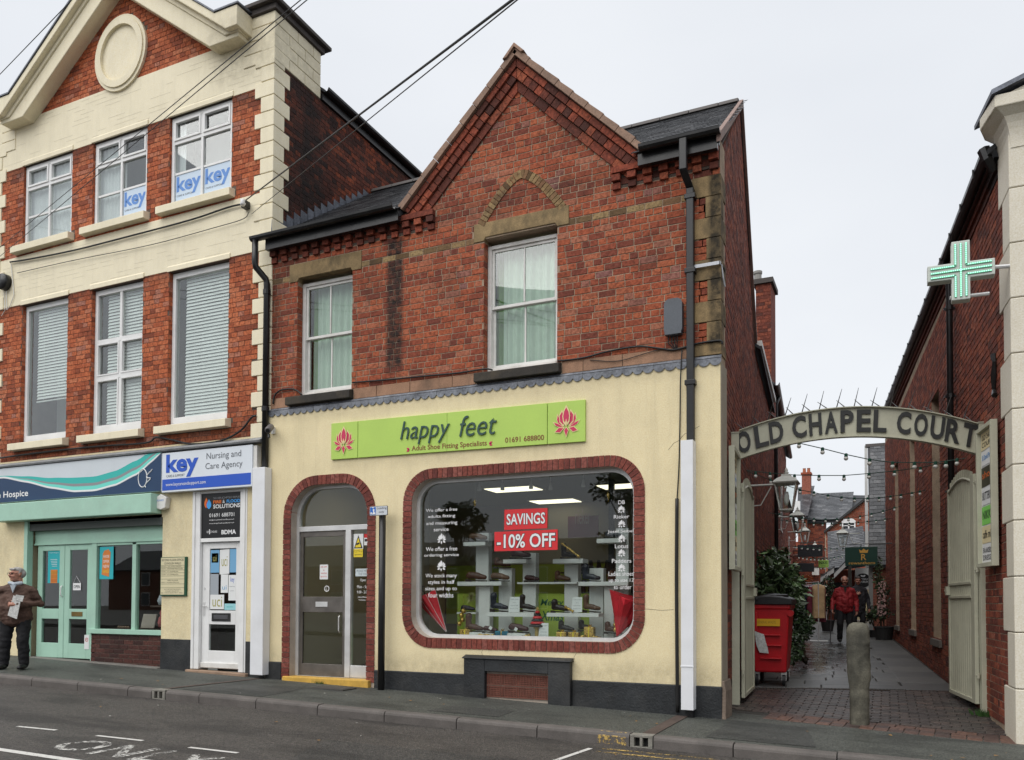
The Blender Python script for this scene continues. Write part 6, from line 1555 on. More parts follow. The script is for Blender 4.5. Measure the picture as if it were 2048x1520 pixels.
# black sign over the door
t = thing('transom_sign', 'black sign with a flame and drop logo over the white office door', 'sign', (-7.78, -.03, 2.4))
m = MB(); m.box(-8.185, -7.365, -.005, .03, 2.35, 3.055); m.build('board', flat('sign_black', (.008, .008, .009), .35), t)
ORF = flat('flame_orange', (.75, .16, .02), .5); BLF = flat('drop_blue', (.05, .33, .75), .5)
for (a, b, L, w, mt, yy) in ((-8.09, 2.83, .17, .08, ORF, -.0065), (-8.07, 2.83, .12, .05, flat('flame_red', (.5, .03, .02), .5), -.0075), (-8.03, 2.81, .16, .10, BLF, -.0085)):
    m = MB(); m.xz(petal(a, b, math.pi/2, L, w), yy, yy+.001); m.build('logo_drop', mt, t)
for s_, a, b, c, d, mt, bo in (('SHROPSHIRE', -7.94, -7.38, 2.965, 2.995, GREYB, .0), ('FIRE', -7.94, -7.77, 2.895, 2.945, ORF, .03), ('&', -7.745, -7.70, 2.895, 2.945, WHITEF, .0), ('FLOOD', -7.66, -7.385, 2.895, 2.945, BLF, .03), ('SOLUTIONS', -7.94, -7.385, 2.815, 2.88, WHITEF, .02), ('01691 688701', -8.02, -7.50, 2.68, 2.74, WHITEF, .0), ('info@shropshirefireandflood.co.uk', -8.02, -7.50, 2.62, 2.645, WHITEF, 0), ('www.shropshirefireandflood.co.uk', -8.02, -7.50, 2.565, 2.59, WHITEF, 0), ('OFFICE HOURS', -8.07, -7.85, 2.43, 2.465, WHITEF, .0), ('BDMA', -7.76, -7.46, 2.40, 2.47, WHITEF, .03), ('i', -8.02, -8.0, 2.41, 2.49, WHITEF, .04)):
    ftext(s_, a, b, c, d, -.0075, mt, t, bold=bo)
# office directory board
t = thing('directory_board', 'cream office directory board with dark green edge on the pier beside the white door', 'notice board', (-8.75, -.05, 1.4))
m = MB(); m.box(-9.02, -8.45, -.05, GF, 1.43, 2.06); m.build('back', flat('board_green', (.012, .07, .035), .5), t)
BCR = flat('board_cream', (.62, .56, .36), .5)
zs_ = [1.455, 1.565, 1.70, 1.735, 1.775, 1.815, 1.855, 1.895, 1.93, 2.05]
for a, b in ((1.45, 1.56), (1.565, 1.62), (1.625, 1.70), (1.705, 1.75), (1.755, 1.80), (1.805, 1.845), (1.85, 1.89), (1.895, 1.92), (1.925, 2.05)):
    m = MB(); m.box(-9.005, -8.49, -.056, -.05, a, b); m.build('name_strip', BCR, t)
for s_, a, b, c, d in (('SECOND FLOOR OFFICES', -8.99, -8.505, 1.995, 2.03), ('12 ENGLISH WALLS', -8.93, -8.56, 1.94, 1.975), ('ROOM 1   KEY CARE & SUPPORT', -8.99, -8.55, 1.902, 1.914), ('ROOM 2   SHROPSHIRE FIRE & FLOOD', -8.99, -8.52, 1.862, 1.88), ('ROOM 3   AC COUNSELLING', -8.99, -8.62, 1.818, 1.834), ('ROOM 4   AC COUNSELLING', -8.99, -8.62, 1.77, 1.786), ('FIRST FLOOR', -8.85, -8.62, 1.672, 1.69), ('ROOM 1   OCCUPIED OFFICE LTD', -8.99, -8.6, 1.64, 1.655), ('ALL ENQUIRIES REGARDING', -8.93, -8.56, 1.53, 1.545), ('VACANT OFFICES TO', -8.9, -8.6, 1.50, 1.515), ('BJ, OSWESTRY TEL', -8.99, -8.51, 1.47, 1.485)):
    ftext(s_, a, b, c, d, -.0575, INK, t)
# alarm boxes
t = thing('alarm_box', 'white shield shaped alarm box under the fascia between the shop and office door', 'alarm box', (-8.98, -.1, 2.9))
m = MB(); m.xz([(-9.10, 3.03), (-8.97, 3.09), (-8.84, 3.03), (-8.87, 2.86), (-8.97, 2.83), (-9.07, 2.86)], -.12, GF); m.build('case', WHITE_O, t, bevel=.012); ftext('ALARM', -9.05, -8.90, 2.97, 3.0, -.1225, BLUEK, t)
t = thing('bell_box', 'round black alarm bell high on the cream band with white cables', 'alarm bell', (-13.32, -.1, 7.2))
p = U(8, 562, -.1); m = MB(); m.lathe((p.x-.05, -.14, p.z), [(.13, 0), (.15, .03), (.15, .12)], 20, 'y'); m.build('bell', BLACK, t, smooth=True)
m = MB(); q = [U(12, 575, -.03), U(14, 620, -.03), U(20, 612, -.03), U(28, 590, -.03), U(24, 545, -.03), U(22, 525, -.03)]; m.tube(q, .008, 6); m.tube([U(8, 580, -.03), U(10, 620, -.03), U(3, 632, -.03)], .008, 6); m.build('cable', WHITE_O, t)
# ------------------------------------------------------------------ right hand building along the alley
rbld = thing('alley_building', 'long dark red brick building with a cream quoined corner along the alley', 'building', (3.0, .1, 0))
kd = Vector((-.077, 1, 0)).normalized(); kn = Vector((-1, -.077, 0)).normalized()
KW = lambda Y, d=0.0: Vector((3.0-.077*Y, Y, 0))+kn*d
TWN = [(5.6, 6.6, .75, 5.0), (9.3, 10.3, .8, 5.0), (13.0, 14.0, .8, 5.0)]
def alley_wall(mb, y0, y1, z0, z1, holes, back):
    us = sorted(set([y0, y1]+[h[0] for h in holes]+[h[1] for h in holes])); zs = sorted(set([z0, z1]+[h[2] for h in holes]+[h[3] for h in holes]))
    for a, b in zip(us[:-1], us[1:]):
        for c, d in zip(zs[:-1], zs[1:]):
            if any(h[0] < (a+b)/2 < h[1] and h[2] < (c+d)/2 < h[3] for h in holes): continue
            p, q = KW(a), KW(b); mb.prism([(p.x, p.y, c), (q.x, q.y, c), (q.x, q.y, d), (p.x, p.y, d)], back)
m = MB(); alley_wall(m, .12, 17.2, -.3, 6.3, TWN, (.3, .02, 0)); aw = m.build('alley_wall', MORT, rbld)
Lk = math.hypot(1, .077)
# u runs towards the street so bricks face the alley
brick_field(aw, (3.0, 0, 0), -kd, kn, -17.2*Lk, -.45,   .02, 6.16, .084, .225, BR_ALLEY, [(-b*Lk, -a*Lk, c, d) for a, b, c, d in TWN], 'garden', None, single=298, seed=41, proud=.007)
FRAMEB = surf('beige_frame', (.40, .37, .32), .6, .12, 4, 60, .1)
for (a, b, c, d) in TWN:
    m = MB(); p, q = KW(a, -.12), KW(b, -.12)
    for (t0, t1, z0, z1) in ((0, .08, c, d), (.92, 1, c, d), (.08, .92, c, c+.09), (.08, .92, d-.09, d), (.08, .92, (c+d)/2-.04, (c+d)/2+.04), (.47, .53, c+.09, d-.09)):
        A_, B_ = p.lerp(q, t0), p.lerp(q, t1); m.prism([(A_.x, A_.y, z0), (B_.x, B_.y, z0), (B_.x, B_.y, z1), (A_.x, A_.y, z1)], (.06, 0, 0))
    w = m.build('window', FRAMEB, rbld); m = MB(); m.prism([(p.x+.03, p.y, c), (q.x+.03, q.y, c), (q.x+.03, q.y, d), (p.x+.03, p.y, d)], (.004, 0, 0)); m.build('pane', GLASS, w)
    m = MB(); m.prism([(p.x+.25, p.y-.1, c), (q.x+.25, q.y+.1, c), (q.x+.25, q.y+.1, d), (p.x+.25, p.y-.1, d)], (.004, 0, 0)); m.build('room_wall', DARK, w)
    p, q = KW(a-.08, .05), KW(b+.08, .05); m = MB(); m.prism([(p.x, p.y, c-.12), (q.x, q.y, c-.12), (q.x, q.y, c-.005), (p.x, p.y, c-.005)], (.2, 0, 0)); m.build('window_sill', surf('sill_%d' % int(a), (.16, .14, .12), .8), w)
# eaves: corbel, soffit board, gutter, roof (the eaves rise slightly with the alley)
ez = lambda Y: 6.34+.0255*(Y-.8)
def eaves_strip(d0, w, za, zb, nm, mat):
    p, q = KW(.7, d0), KW(17.25, d0); m = MB(); m.prism([(p.x, p.y, ez(.7)+za), (q.x, q.y, ez(17.25)+za), (q.x, q.y, ez(17.25)+zb), (p.x, p.y, ez(.7)+zb)], (w, 0, 0)); m.build(nm, mat, rbld)
eaves_strip(.02, .2, -.22, -.14, 'eaves_course', BR_SIDE); eaves_strip(.05, .2, -.14, -.06, 'eaves_course', BR_SIDE); eaves_strip(.10, .25, -.06, .02, 'eaves_board', BLACK)
gutter(KW(.62, .14)+Vector((0, 0, ez(.62)+.04)), KW(17.3, .14)+Vector((0, 0, ez(17.3)+.04)), .065, 'gutter', rbld)
for i in range(18): p = KW(1.0+.92*i, .14); z = ez(p.y); m = MB(); m.box(p.x-.078, p.x-.064, p.y-.015, p.y+.015, z-.05, z+.05); m.build('gutter_bracket', BLACK, rbld)
m = MB(); p, q = KW(.5, .14), KW(17.3, .14); m.prism([(p.x, p.y, ez(.5)+.04), (q.x, q.y, ez(17.3)+.04), (q.x+3.2, q.y, ez(17.3)+2.0), (p.x+3.2, p.y, ez(.5)+2.0)], (0, 0, -.06)); m.build('roof', MATS['roof_boards'], rbld)
m = MB(); m.box(3.05, 8, 16.9, 17.2, -.3, 6.5); m.build('end_wall', MORT_D, rbld)
# street front and quoins
PALE = stained('pale_paint', sr(214, 207, 190), .6, [], .04, 1.5, .15, soot=(.34, .31, .24), soot_amt=.15)
m = MB(); m.box(3.03, 12, .10, .4, -.4, 6.3); m.build('street_front', PALE, rbld)
z = -.1; k = 0
while z < 5.9:
    Lq = .62 if k % 2 == 0 else .42; h = .58
    m = MB(); p, q = KW(.09, .028), KW(Lq, .028)
    m.prism([(p.x, p.y-.02, z+.004), (q.x, q.y, z+.004), (q.x, q.y, z+h-.004), (p.x, p.y-.02, z+h-.004)], (.28, .0, 0)); m.build('quoin', PALE, rbld, bevel=.010); z += h; k += 1
# shaped corner cornice: cove below a deep fascia, lead slope above
PA = [(12, -.10), (2.83, -.10), (2.73, .32), (2.80, .58), (12, .58)]; PB = [(12, .06), (2.985, .06), (2.955, .40), (2.94, .54), (12, .54)]
m = MB(); n = 5; V = []
for k in range(7):
    t_ = k/6; e = 1-math.sqrt(max(0, 1-t_*t_)); z = 6.12+.38*t_
    V += [(PB[i][0]+(PA[i][0]-PB[i][0])*e*.9, PB[i][1]+(PA[i][1]-PB[i][1])*e*.9, z) for i in range(n)]
m.add(V, [(k*n+i, k*n+(i+1) % n, (k+1)*n+(i+1) % n, (k+1)*n+i) for k in range(6) for i in range(n)]+[tuple(range(n))[::-1], tuple(range(6*n, 7*n))]); m.build('cornice_cove', PALE, rbld)
m = MB(); m.prism([(x, y, 6.50) for x, y in PA], (0, 0, .13)); m.build('corner_cornice', PALE, rbld, bevel=.012)
m = MB(); m.xz([(2.92, 6.63), (7.5, 6.63), (7.5, 8.15)], -.06, .5); m.build('street_gable', PALE, rbld); m = MB(); m.prism([(2.80, -.13, 6.63), (7.5, -.13, 8.2), (7.5, .6, 8.2), (2.70, .6, 6.66)], (0, 0, .05)); m.build('gable_lead', LEAD_D, rbld)
m = MB(); m.tube([KW(.62, .16)+Vector((0, 0, 6.42)), KW(.60, .13)+Vector((0, 0, 6.30)), KW(.66, .06)+Vector((0, 0, 6.18))], [.07, .06, .04], 8); m.build('broken_hopper', BLACK, rbld)
# black downpipe and wall anchor
def pipe(name, lab, pts, r, mat, cat='pipe', brackets=(), group=None, parent=None):
    m = MB(); m.tube(pts, r, 10)
    if parent is not None: o = m.build(name, mat, parent, smooth=True); root = o
    else:
        t = thing(name, lab, cat, tuple(pts[-1]), group); m.build('pipe', mat, t, smooth=True); root = t
    for b in brackets:
        m = MB(); m.lathe((b[0], b[1], b[2]-.03), [(r*1.25, 0), (r*1.25, .06)], 10); m.box(b[0]-r*1.7, b[0]+r*1.7, b[1], b[1]+r*1.2, b[2]-.012, b[2]+.012); m.build('bracket', mat, root)
    return root
p = KW(3.75, .09)
pipe('downpipe', 'black cast iron downpipe on the dark brick wall of the alley', [(p.x-.06, p.y, 6.38), (p.x-.05, p.y, 6.25), (p.x, p.y, 6.1), (p.x, p.y, .09)], .045, BLACK, brackets=[(p.x, p.y, z) for z in (5.7, 4.4, 3.0, 1.5)])
t = thing('wall_anchor', 'black S shaped iron tie plate on the brick near the cream quoins', 'wall tie', tuple(KW(.95, .02)+Vector((0, 0, 4.0)))); m = MB()
p = KW(.95, .03); m.tube([p+Vector((0, -.05, 3.72)), p+Vector((0, .03, 3.80)), p+Vector((0, .0, 3.95)), p+Vector((0, -.05, 4.1)), p+Vector((0, .04, 4.2))], [.035, .02, .035, .02, .035], 6); m.build('plate', BLACK, t)
# ------------------------------------------------------------------ arch gate
GA, GB = Vector((-.05, 1.28, 0)), Vector((2.85, 1.78, 0)); gu = (GB-GA).normalized(); gn = Vector((gu.y, -gu.x, 0)); GL = (GB-GA).length
arch = thing('gate_arch', 'sage painted steel gate arch carrying dark raised capitals and a row of spikes', 'gate arch', tuple(GA))
for q_, h in ((GA, 3.62), (GB, 3.60)):
    m = MB(); m.obox(q_-gu*.05-gn*-.05+Vector((0, 0, -.02))-gn*.1, gu*.10, gn*.10, (0, 0, h)); m.build('post', OLIVE, arch, bevel=.004)
    m = MB(); m.obox(q_-gu*.06+gn*-.06+Vector((0, 0, h-.02)), gu*.12, gn*.12, (0, 0, .012)); m.build('post_cap', OLIVE, arch)
top_z = lambda s: 3.60+.28*(1-((s/GL-.49)/.5)**2)-.04*s/GL
bot_z = lambda s: top_z(s)-.365
sg_ = [.05+(GL-.10)*i/40 for i in range(41)]
m = MB()
for a, b in zip(sg_[:-1], sg_[1:]):
    P = [GA+gu*a+Vector((0, 0, bot_z(a))), GA+gu*b+Vector((0, 0, bot_z(b))), GA+gu*b+Vector((0, 0, top_z(b))), GA+gu*a+Vector((0, 0, top_z(a)))]
    m.prism(P, gn*-.012)
m.build('sign_plate', OLIVE, arch)
for zf, w in ((top_z, .012), (bot_z, -.012)):
    m = MB()
    for a, b in zip(sg_[:-1], sg_[1:]):
        P = [GA+gu*a+Vector((0, 0, zf(a)))+gn*.04, GA+gu*b+Vector((0, 0, zf(b)))+gn*.04, GA+gu*b+Vector((0, 0, zf(b)+w))+gn*.04, GA+gu*a+Vector((0, 0, zf(a)+w))+gn*.04]; m.prism(P, gn*-.09)
    m.build('arch_flange', OLIVE, arch)
# letters, each one tilted along the arch
LETM = surf('letter_dark', (.022, .023, .022), .5, .2, 6, 60, .1)
def arch_px(x, y):
    d = ray(x, y); t = (GA-CAM).dot(gn)/d.dot(gn); q = CAM+d*t; return (q-GA).dot(gu)
ls = [('O', 1478, 1507), ('L', 1512, 1541), ('D', 1541, 1571), ('C', 1586, 1616), ('H', 1619, 1646), ('A', 1650, 1677), ('P', 1681, 1709), ('E', 1713, 1743), ('L', 1746, 1774), ('C', 1792, 1822), ('O', 1826, 1855), ('U', 1858, 1888), ('R', 1888, 1920), ('T', 1921, 1953)]
for ch, xa_, xb_ in ls:
    a, b = arch_px(xa_, 870), arch_px(xb_, 870); c = (a+b)/2; sl = (bot_z(c+.05)-bot_z(c-.05))/.1
    u3 = (gu+Vector((0, 0, sl*.9))).normalized(); up = (Vector((0, 0, 1))-gu*sl*.9*.5).normalized()
    o = GA+gu*(c-(b-a)/2)+Vector((0, 0, bot_z(c)+.05-(b-a)/2*sl*.9))+gn*.012
    text(ch, o, u3, up, (b-a)*.94, .285, LETM, arch, 'letter', bold=.028, ext=.03)
m = MB(); r_ = random.Random(21)
for i in range(27):
    s = .05+(GL-.1)*(i+.5)/27; b = GA+gu*s+Vector((0, 0, top_z(s)+.01)); k_ = -1 if i % 2 == 0 else 1
    tip = b+gu*(.06*k_*(1 if i % 2 else 1.6)+r_.uniform(-.02, .02))+gn*(.10*k_)+Vector((0, 0, .22 if i % 2 else .12))
    o = MB(); o.tube([b, tip], [.008, .003], 6); o.build('spike', surf('spike_steel', (.10, .10, .10), .5, metal=.5) if i == 0 else MATS['spike_steel'], arch)
# gate leaves folded back
def gate_leaf(hinge, dirv, L, H, z0, lab, side):
    hinge, d = Vector(hinge), Vector(dirv).normalized(); s = Vector((-d.y, d.x, 0))*side     # s points to the alley middle
    t = thing('gate_leaf', lab, 'gate', tuple(hinge+Vector((0, 0, z0))), 'gate leaves')
    m = MB(); w = .045
    m.obox(hinge+Vector((0, 0, z0)), d*.16, s*w, (0, 0, H-.10)); m.obox(hinge+d*.16+Vector((0, 0, z0)), d*(L-.22), s*w, (0, 0, .05)); m.obox(hinge+d*(L-.06)+Vector((0, 0, z0)), d*.06, s*w, (0, 0, H*.96))
    for zz in (.46, .52): m.obox(hinge+d*.16+Vector((0, 0, z0+H*zz-.05)), d*(L-.22), s*w*1.1, (0, 0, .035))
    m.build('leaf_frame', OLIVE, t, bevel=.004)
    m = MB(); n = 44; V = []
    for i in range(n+1):
        f = i/n; x = .16+(L-.22)*f; off = (.012 if i % 4 in (0, 1) else .028); zt = H-.05+.10*math.sin(math.pi*f)
        q = hinge+d*x+s*off; V += [q+Vector((0, 0, z0+.05)), q+Vector((0, 0, z0+zt))]
    m.add(V, [(2*i, 2*i+2, 2*i+3, 2*i+1) for i in range(n)]); m.build('corrugated_sheet', OLIVE, t)
    m = MB(); m.tube([hinge+d*(.16+(L-.22)*i/14)+s*.03+Vector((0, 0, z0+H-.17+.10*math.sin(math.pi*i/14))) for i in range(15)], .018, 8); m.build('top_rail', OLIVE, t, smooth=True)
    for zz in (.12, .56, .93):
        m = MB(); q = hinge+s*.03+Vector((0, 0, z0+H*zz)); m.tube([q-d*.09, q+d*.05], .012, 8); m.lathe(q-d*.09-Vector((0, 0, .03)), [(.018, 0), (.018, .06)], 8); m.build('hinge', OLIVE, t)
    m = MB(); q = hinge+d*(L-.03)+s*.03+Vector((0, 0, z0+H*.48)); m.obox(q-d*.05-Vector((0, 0, .06)), d*.10, s*.05, (0, 0, .12)); m.ball(q+d*.06+s*.03, .025); m.build('latch', OLIVE, t)
gate_leaf(GA+gu*.06+Vector((0, .06, 0)), (-.05, 1, 0), 1.32, 2.95, .10, 'sage steel gate leaf folded back beside the red bin', -1)
gate_leaf(GB-gu*.06+Vector((0, .06, 0)), (-.15, 1, 0), 1.42, 2.95, .12, 'sage steel gate leaf folded back along the dark brick wall', 1)
# notice boards on both sides of the arch
def noticeboard(P1, P2, z0, z1, lab, face, panels):
    P1, P2 = Vector((*P1, 0)), Vector((*P2, 0)); d = (P2-P1); L = d.length; d.normalize(); n = Vector((-d.y, d.x, 0))*face
    t = thing('notice_board', lab, 'notice board', tuple(P1+Vector((0, 0, z0)))); m = MB(); w = .05
    for (a, b, c, e) in ((0, w, z0, z1), (L-w, L, z0, z1), (w, L-w, z0, z0+w), (w, L-w, z1-w, z1)): m.obox(P1+d*a+Vector((0, 0, c)), d*(b-a), n*.07, (0, 0, e-c))
    m.build('frame', OLIVE, t, bevel=.004); m = MB(); m.obox(P1+d*w+Vector((0, 0, z0+w)), d*(L-2*w), n*.02, (0, 0, z1-z0-2*w)); m.build('back', PAPER, t)
    H = z1-z0-2*w
    for (f0, f1, mat, words) in panels:
        m = MB(); m.obox(P1+d*(w+.02)+n*.021+Vector((0, 0, z0+w+H*f0)), d*(L-2*w-.04), n*.004, (0, 0, H*(f1-f0)-.01)); m.build('panel', mat, t)
        for i, (wd, mt) in enumerate(words):
            hh = H*(f1-f0)/(len(words)+.6)
            text(wd, P1+d*(w+.06)+n*.027+Vector((0, 0, z0+w+H*f1-hh*(i+1)-.02)), d, (0, 0, 1), L-2*w-.12, hh*.72, mt, t, bold=.01)
PG = flat('panel_green', (.22, .62, .12), .6); PC = flat('panel_cream', (.70, .60, .36), .6); PD = flat('panel_dark', (.05, .05, .03), .6); PB = flat('panel_blue_ink', (.10, .30, .62), .6); PO = flat('panel_orange', (.6, .14, .03), .6)
pan = [(.86, 1, PC, [('OLD CHAPEL', INK), ('COURT', INK)]), (.74, .855, PAPER, [('St David Physio', PB)]), (.58, .735, PD, [('shop', PO)]), (.44, .575, PAPER, [('BUTTERFLY', INK)]), (.29, .435, PG, [('NIKKIS', INK)]), (.15, .285, PC, [('caffe milan', INK)]), (.0, .145, PAPER, [('EVA ANDERSON', INK), ('DRESSES', INK)])]
noticeboard((2.81, 1.40), (2.905, .74), 1.78, 3.42, 'framed court directory board with stacked coloured panels on the right of the arch', -1 if False else -1, pan)
noticeboard((.03, .35), (-.02, 1.10), 1.76, 3.27, 'framed court directory board seen edge on beside the cream shop corner', -1, pan)
# ------------------------------------------------------------------ green pharmacy cross
pc = thing('pharmacy_cross', 'lit green pharmacy cross sign with pale rim on an arm from the cream corner', 'sign', (2.51, .05, 4.9))
cx_, cz_ = 2.51, 4.885; a_, w_ = .315, .083
Yc = .0
cross = lambda a, w: [(cx_+x, cz_+z+(-.02*x)) for x, z in ((-w, -a), (w, -a), (w, -w), (a, -w), (a, w), (w, w), (w, a), (-w, a), (-w, w), (-a, w), (-a, -w), (-w, -w))]
m = MB(); m.xz(cross(a_, w_+.004), Yc, Yc+.13); m.build('case', surf('cross_case', (.52, .55, .50), .5, .05), pc, bevel=.008)
LED = flat('led_green', (.3, .7, .5), .4, emit=((.42, 1.0, .68), .75)); LEDC = flat('led_track', (.20, .50, .36), .5)
for o in (-.05, 0, .05):
    m = MB(); m.box(cx_+o-.010, cx_+o+.010, Yc-.012, Yc, cz_-a_+.03, cz_+a_-.03) if o == 0 else (m.box(cx_+o-.010, cx_+o+.010, Yc-.012, Yc, cz_-a_+.03, cz_-abs(o)), m.box(cx_+o-.010, cx_+o+.010, Yc-.012, Yc, cz_+abs(o), cz_+a_-.03)); m.build('led_track', LEDC, pc)
    m = MB(); m.box(cx_-a_+.03, cx_+a_-.03, Yc-.0125, Yc, cz_+o-.010, cz_+o+.010) if o == 0 else (m.box(cx_-a_+.03, cx_-abs(o), Yc-.012, Yc, cz_+o-.010, cz_+o+.010), m.box(cx_+abs(o), cx_+a_-.03, Yc-.012, Yc, cz_+o-.010, cz_+o+.010)); m.build('led_track', LEDC, pc)
m = MB()
for o in (-.05, 0, .05):
    for i in range(28):
        s = -a_+.04+(2*a_-.08)*i/27
        if o != 0 and abs(s) < .055: continue
        m.box(cx_+s-.006, cx_+s+.006, Yc-.016, Yc-.0126, cz_+o-.005-.02*s*0, cz_+o+.005); m.box(cx_+o-.005, cx_+o+.005, Yc-.0165, Yc-.0127, cz_+s-.006, cz_+s+.006)
m.build('led', LED, pc)
m = MB(); m.tube([(cx_+a_, .06, cz_), (3.0, .10, cz_)], .022, 8); m.tube([(cx_-.1, .10, cz_-.25), (2.78, .12, cz_-.25)], .02, 8); m.build('arm', ALU, pc)
# ------------------------------------------------------------------ red wheelie bin
bn = thing('wheeled_bin', 'large red four wheeled bin with black lid and yellow label behind the open gate', 'bin', (.1, 3.5, .1))
RB = surf('red_plastic', (.46, .008, .014), .42, .12, 3, 60, .05, dirt=(.12, .01, .01), dirt_amt=.3)
bz = .08
bot = [(-.13, 3.42), (.34, 3.46), (.30, 4.30), (-.17, 4.26)]; topp = [(-.22, 3.36), (.40, 3.40), (.36, 4.42), (-.26, 4.38)]
m = MB(); m.add([(x, y, bz+.20) for x, y in bot]+[(x, y, bz+1.22) for x, y in topp], [(3, 2, 1, 0), (4, 5, 6, 7), (0, 1, 5, 4), (1, 2, 6, 5), (2, 3, 7, 6), (3, 0, 4, 7)]); m.build('body', RB, bn, bevel=.03)
m = MB(); m.add([(x*1.03, y+(-.02 if y < 4 else .02), bz+1.18) for x, y in topp]+[(x*1.03, y+(-.02 if y < 4 else .02), bz+1.26) for x, y in topp], [(3, 2, 1, 0), (4, 5, 6, 7), (0, 1, 5, 4), (1, 2, 6, 5), (2, 3, 7, 6), (3, 0, 4, 7)]); m.build('rim', RB, bn, bevel=.02)
for zz, x0, x1, hh in ((.62, -.02, .28, .02), (.78, .02, .26, .02), (.42, -.04, .28, .02), (.98, -.12, -.08, .3)):
    f = (zz)/1.22; yy = 3.42-.045*f; m = MB(); m.box(x0, x1, yy-.03, yy+.03, bz+zz-hh*.5, bz+zz+hh*.5); m.build('rib', RB, bn, bevel=.008)
m = MB(); V = []
for i in range(9):
    t_ = i/8; x = -.26+.70*t_; V += [(x, 3.33, bz+1.25), (x, 3.33, bz+1.34+.04*math.sin(math.pi*t_)), (x-.04, 4.40, bz+1.34+.10*math.sin(math.pi*t_)), (x-.04, 4.40, bz+1.25)]
fs = []
for i in range(8): fs += [(4*i+j, 4*i+4+j, 4*i+4+(j+1) % 4, 4*i+(j+1) % 4) for j in range(4)]
m.add(V, fs+[(0, 1, 2, 3), (35, 34, 33, 32)])
BLID = surf('black_plastic', (.02, .02, .022), .45, .2, 4, 60, .05); m.build('lid', BLID, bn, bevel=.012)
m = MB(); m.tube([(-.1, 3.34, bz+1.33), (.1, 3.55, bz+1.37), (.3, 3.9, bz+1.38)], .04, 8); m.build('lid_handle', BLID, bn, smooth=True)
m = MB(); m.lathe((.41, 3.38, bz+1.12), [(.05, 0), (.05, .08), (.03, .1)], 10, 'y'); m.build('trunnion', RB, bn)
for x, y in ((-.10, 3.50), (.30, 3.52), (-.12, 4.2), (.27, 4.22)):
    m = MB(); m.lathe((x-.025, y, bz+.085), [(.045, 0), (.085, .005), (.085, .045), (.045, .05)], 16, 'x'); w = m.build('wheel', BLID, bn); m = MB(); m.box(x-.04, x+.04, y-.03, y+.04, bz+.17, bz+.21); m.box(x-.036, x-.028, y-.02, y+.02, bz+.08, bz+.18); m.box(x+.028, x+.036, y-.02, y+.02, bz+.08, bz+.18); m.build('caster_fork', ALU, w)
m = MB(); yy = 3.372; m.box(-.10, .26, yy-.004, yy, bz+.92, bz+1.03); m.build('label', flat('bin_label', (.70, .40, .02), .5), bn); ftext('GENERAL WASTE', -.08, .20, bz+.96, bz+1.0, yy-.006, flat('label_ink', (.35, .2, .02), .6), bn)
# paper stuck on the bin
t = thing('paper_scrap', 'crumpled white printed paper hanging on the side of the red bin', 'paper', (-.06, 3.38, .7)); m = MB(); r_ = random.Random(8); V = []
for j in range(5):
    for i in range(4): V.append((-.13+.05*i+.02*j+r_.uniform(-.01, .01), 3.370-.02*r_.random(), .93-.085*j-.02*i*(1 if j == 0 else .2)))
m.add(V, [(j*4+i, j*4+i+1, j*4+i+5, j*4+i+4) for j in range(4) for i in range(3)]); m.build('sheet', surf('newsprint', (.55, .57, .55), .8, .2, 25), t, smooth=True)
m = MB(); V = [(-.16+.03*i, 3.368-.012*(i % 2), .88+.02*i*(1-i*.2)) for i in range(4)]; m.add(V+[(x-.01, y-.004, z-.05) for x, y, z in V], [(i, i+1, i+5, i+4) for i in range(3)]); m.build('torn_corner', MATS['newsprint'], t)
# ------------------------------------------------------------------ stone bollard
bl = MB(); r_ = random.Random(17); c0 = Vector((1.475, .44, ground_z(1.475, .44)-.02)); rings = 60; seg = 30
prof = lambda f: (.104 if f < .35 else .104+.020*min(1, (f-.35)/.15))*(1 if f < .90 else math.sqrt(max(.0, 1-((f-.90)/.10)**2))*.6+.4)
V = []
for i in range(rings+1):
    f = i/rings
    for j in range(seg):
        a = 2*math.pi*j/seg; sq = 1/max(abs(math.cos(a)), abs(math.sin(a)))**.45
        bump_ = 1+.03*math.sin(a*3+f*5)+.05*mnoise.noise(Vector((math.cos(a)*1.6, math.sin(a)*1.6, f*9)))+.05*mnoise.noise(Vector((math.cos(a)*4, math.sin(a)*4, f*18)))+.03*mnoise.noise(Vector((math.cos(a)*9, math.sin(a)*9, f*50)))
        if .62 < f < .8 and 5.3 < a < 6.3: bump_ -= .10
        rr_ = prof(f)*sq*bump_; V.append((c0.x+rr_*math.cos(a)-.010*f, c0.y+rr_*.85*math.sin(a), c0.z+1.18*f))
bl.add(V, [(i*seg+j, i*seg+(j+1) % seg, (i+1)*seg+(j+1) % seg, (i+1)*seg+j) for i in range(rings) for j in range(seg)]+[tuple(range(rings*seg, rings*seg+seg))])
BOLM = stained('bollard_stone', (.105, .098, .075), .85, [], .5, 6, 1.0, soot=(.035, .034, .028), soot_amt=.8)
o = one('stone_bollard', 'weathered rough grey stone bollard standing in the alley mouth', 'bollard', bl, BOLM, smooth=True)
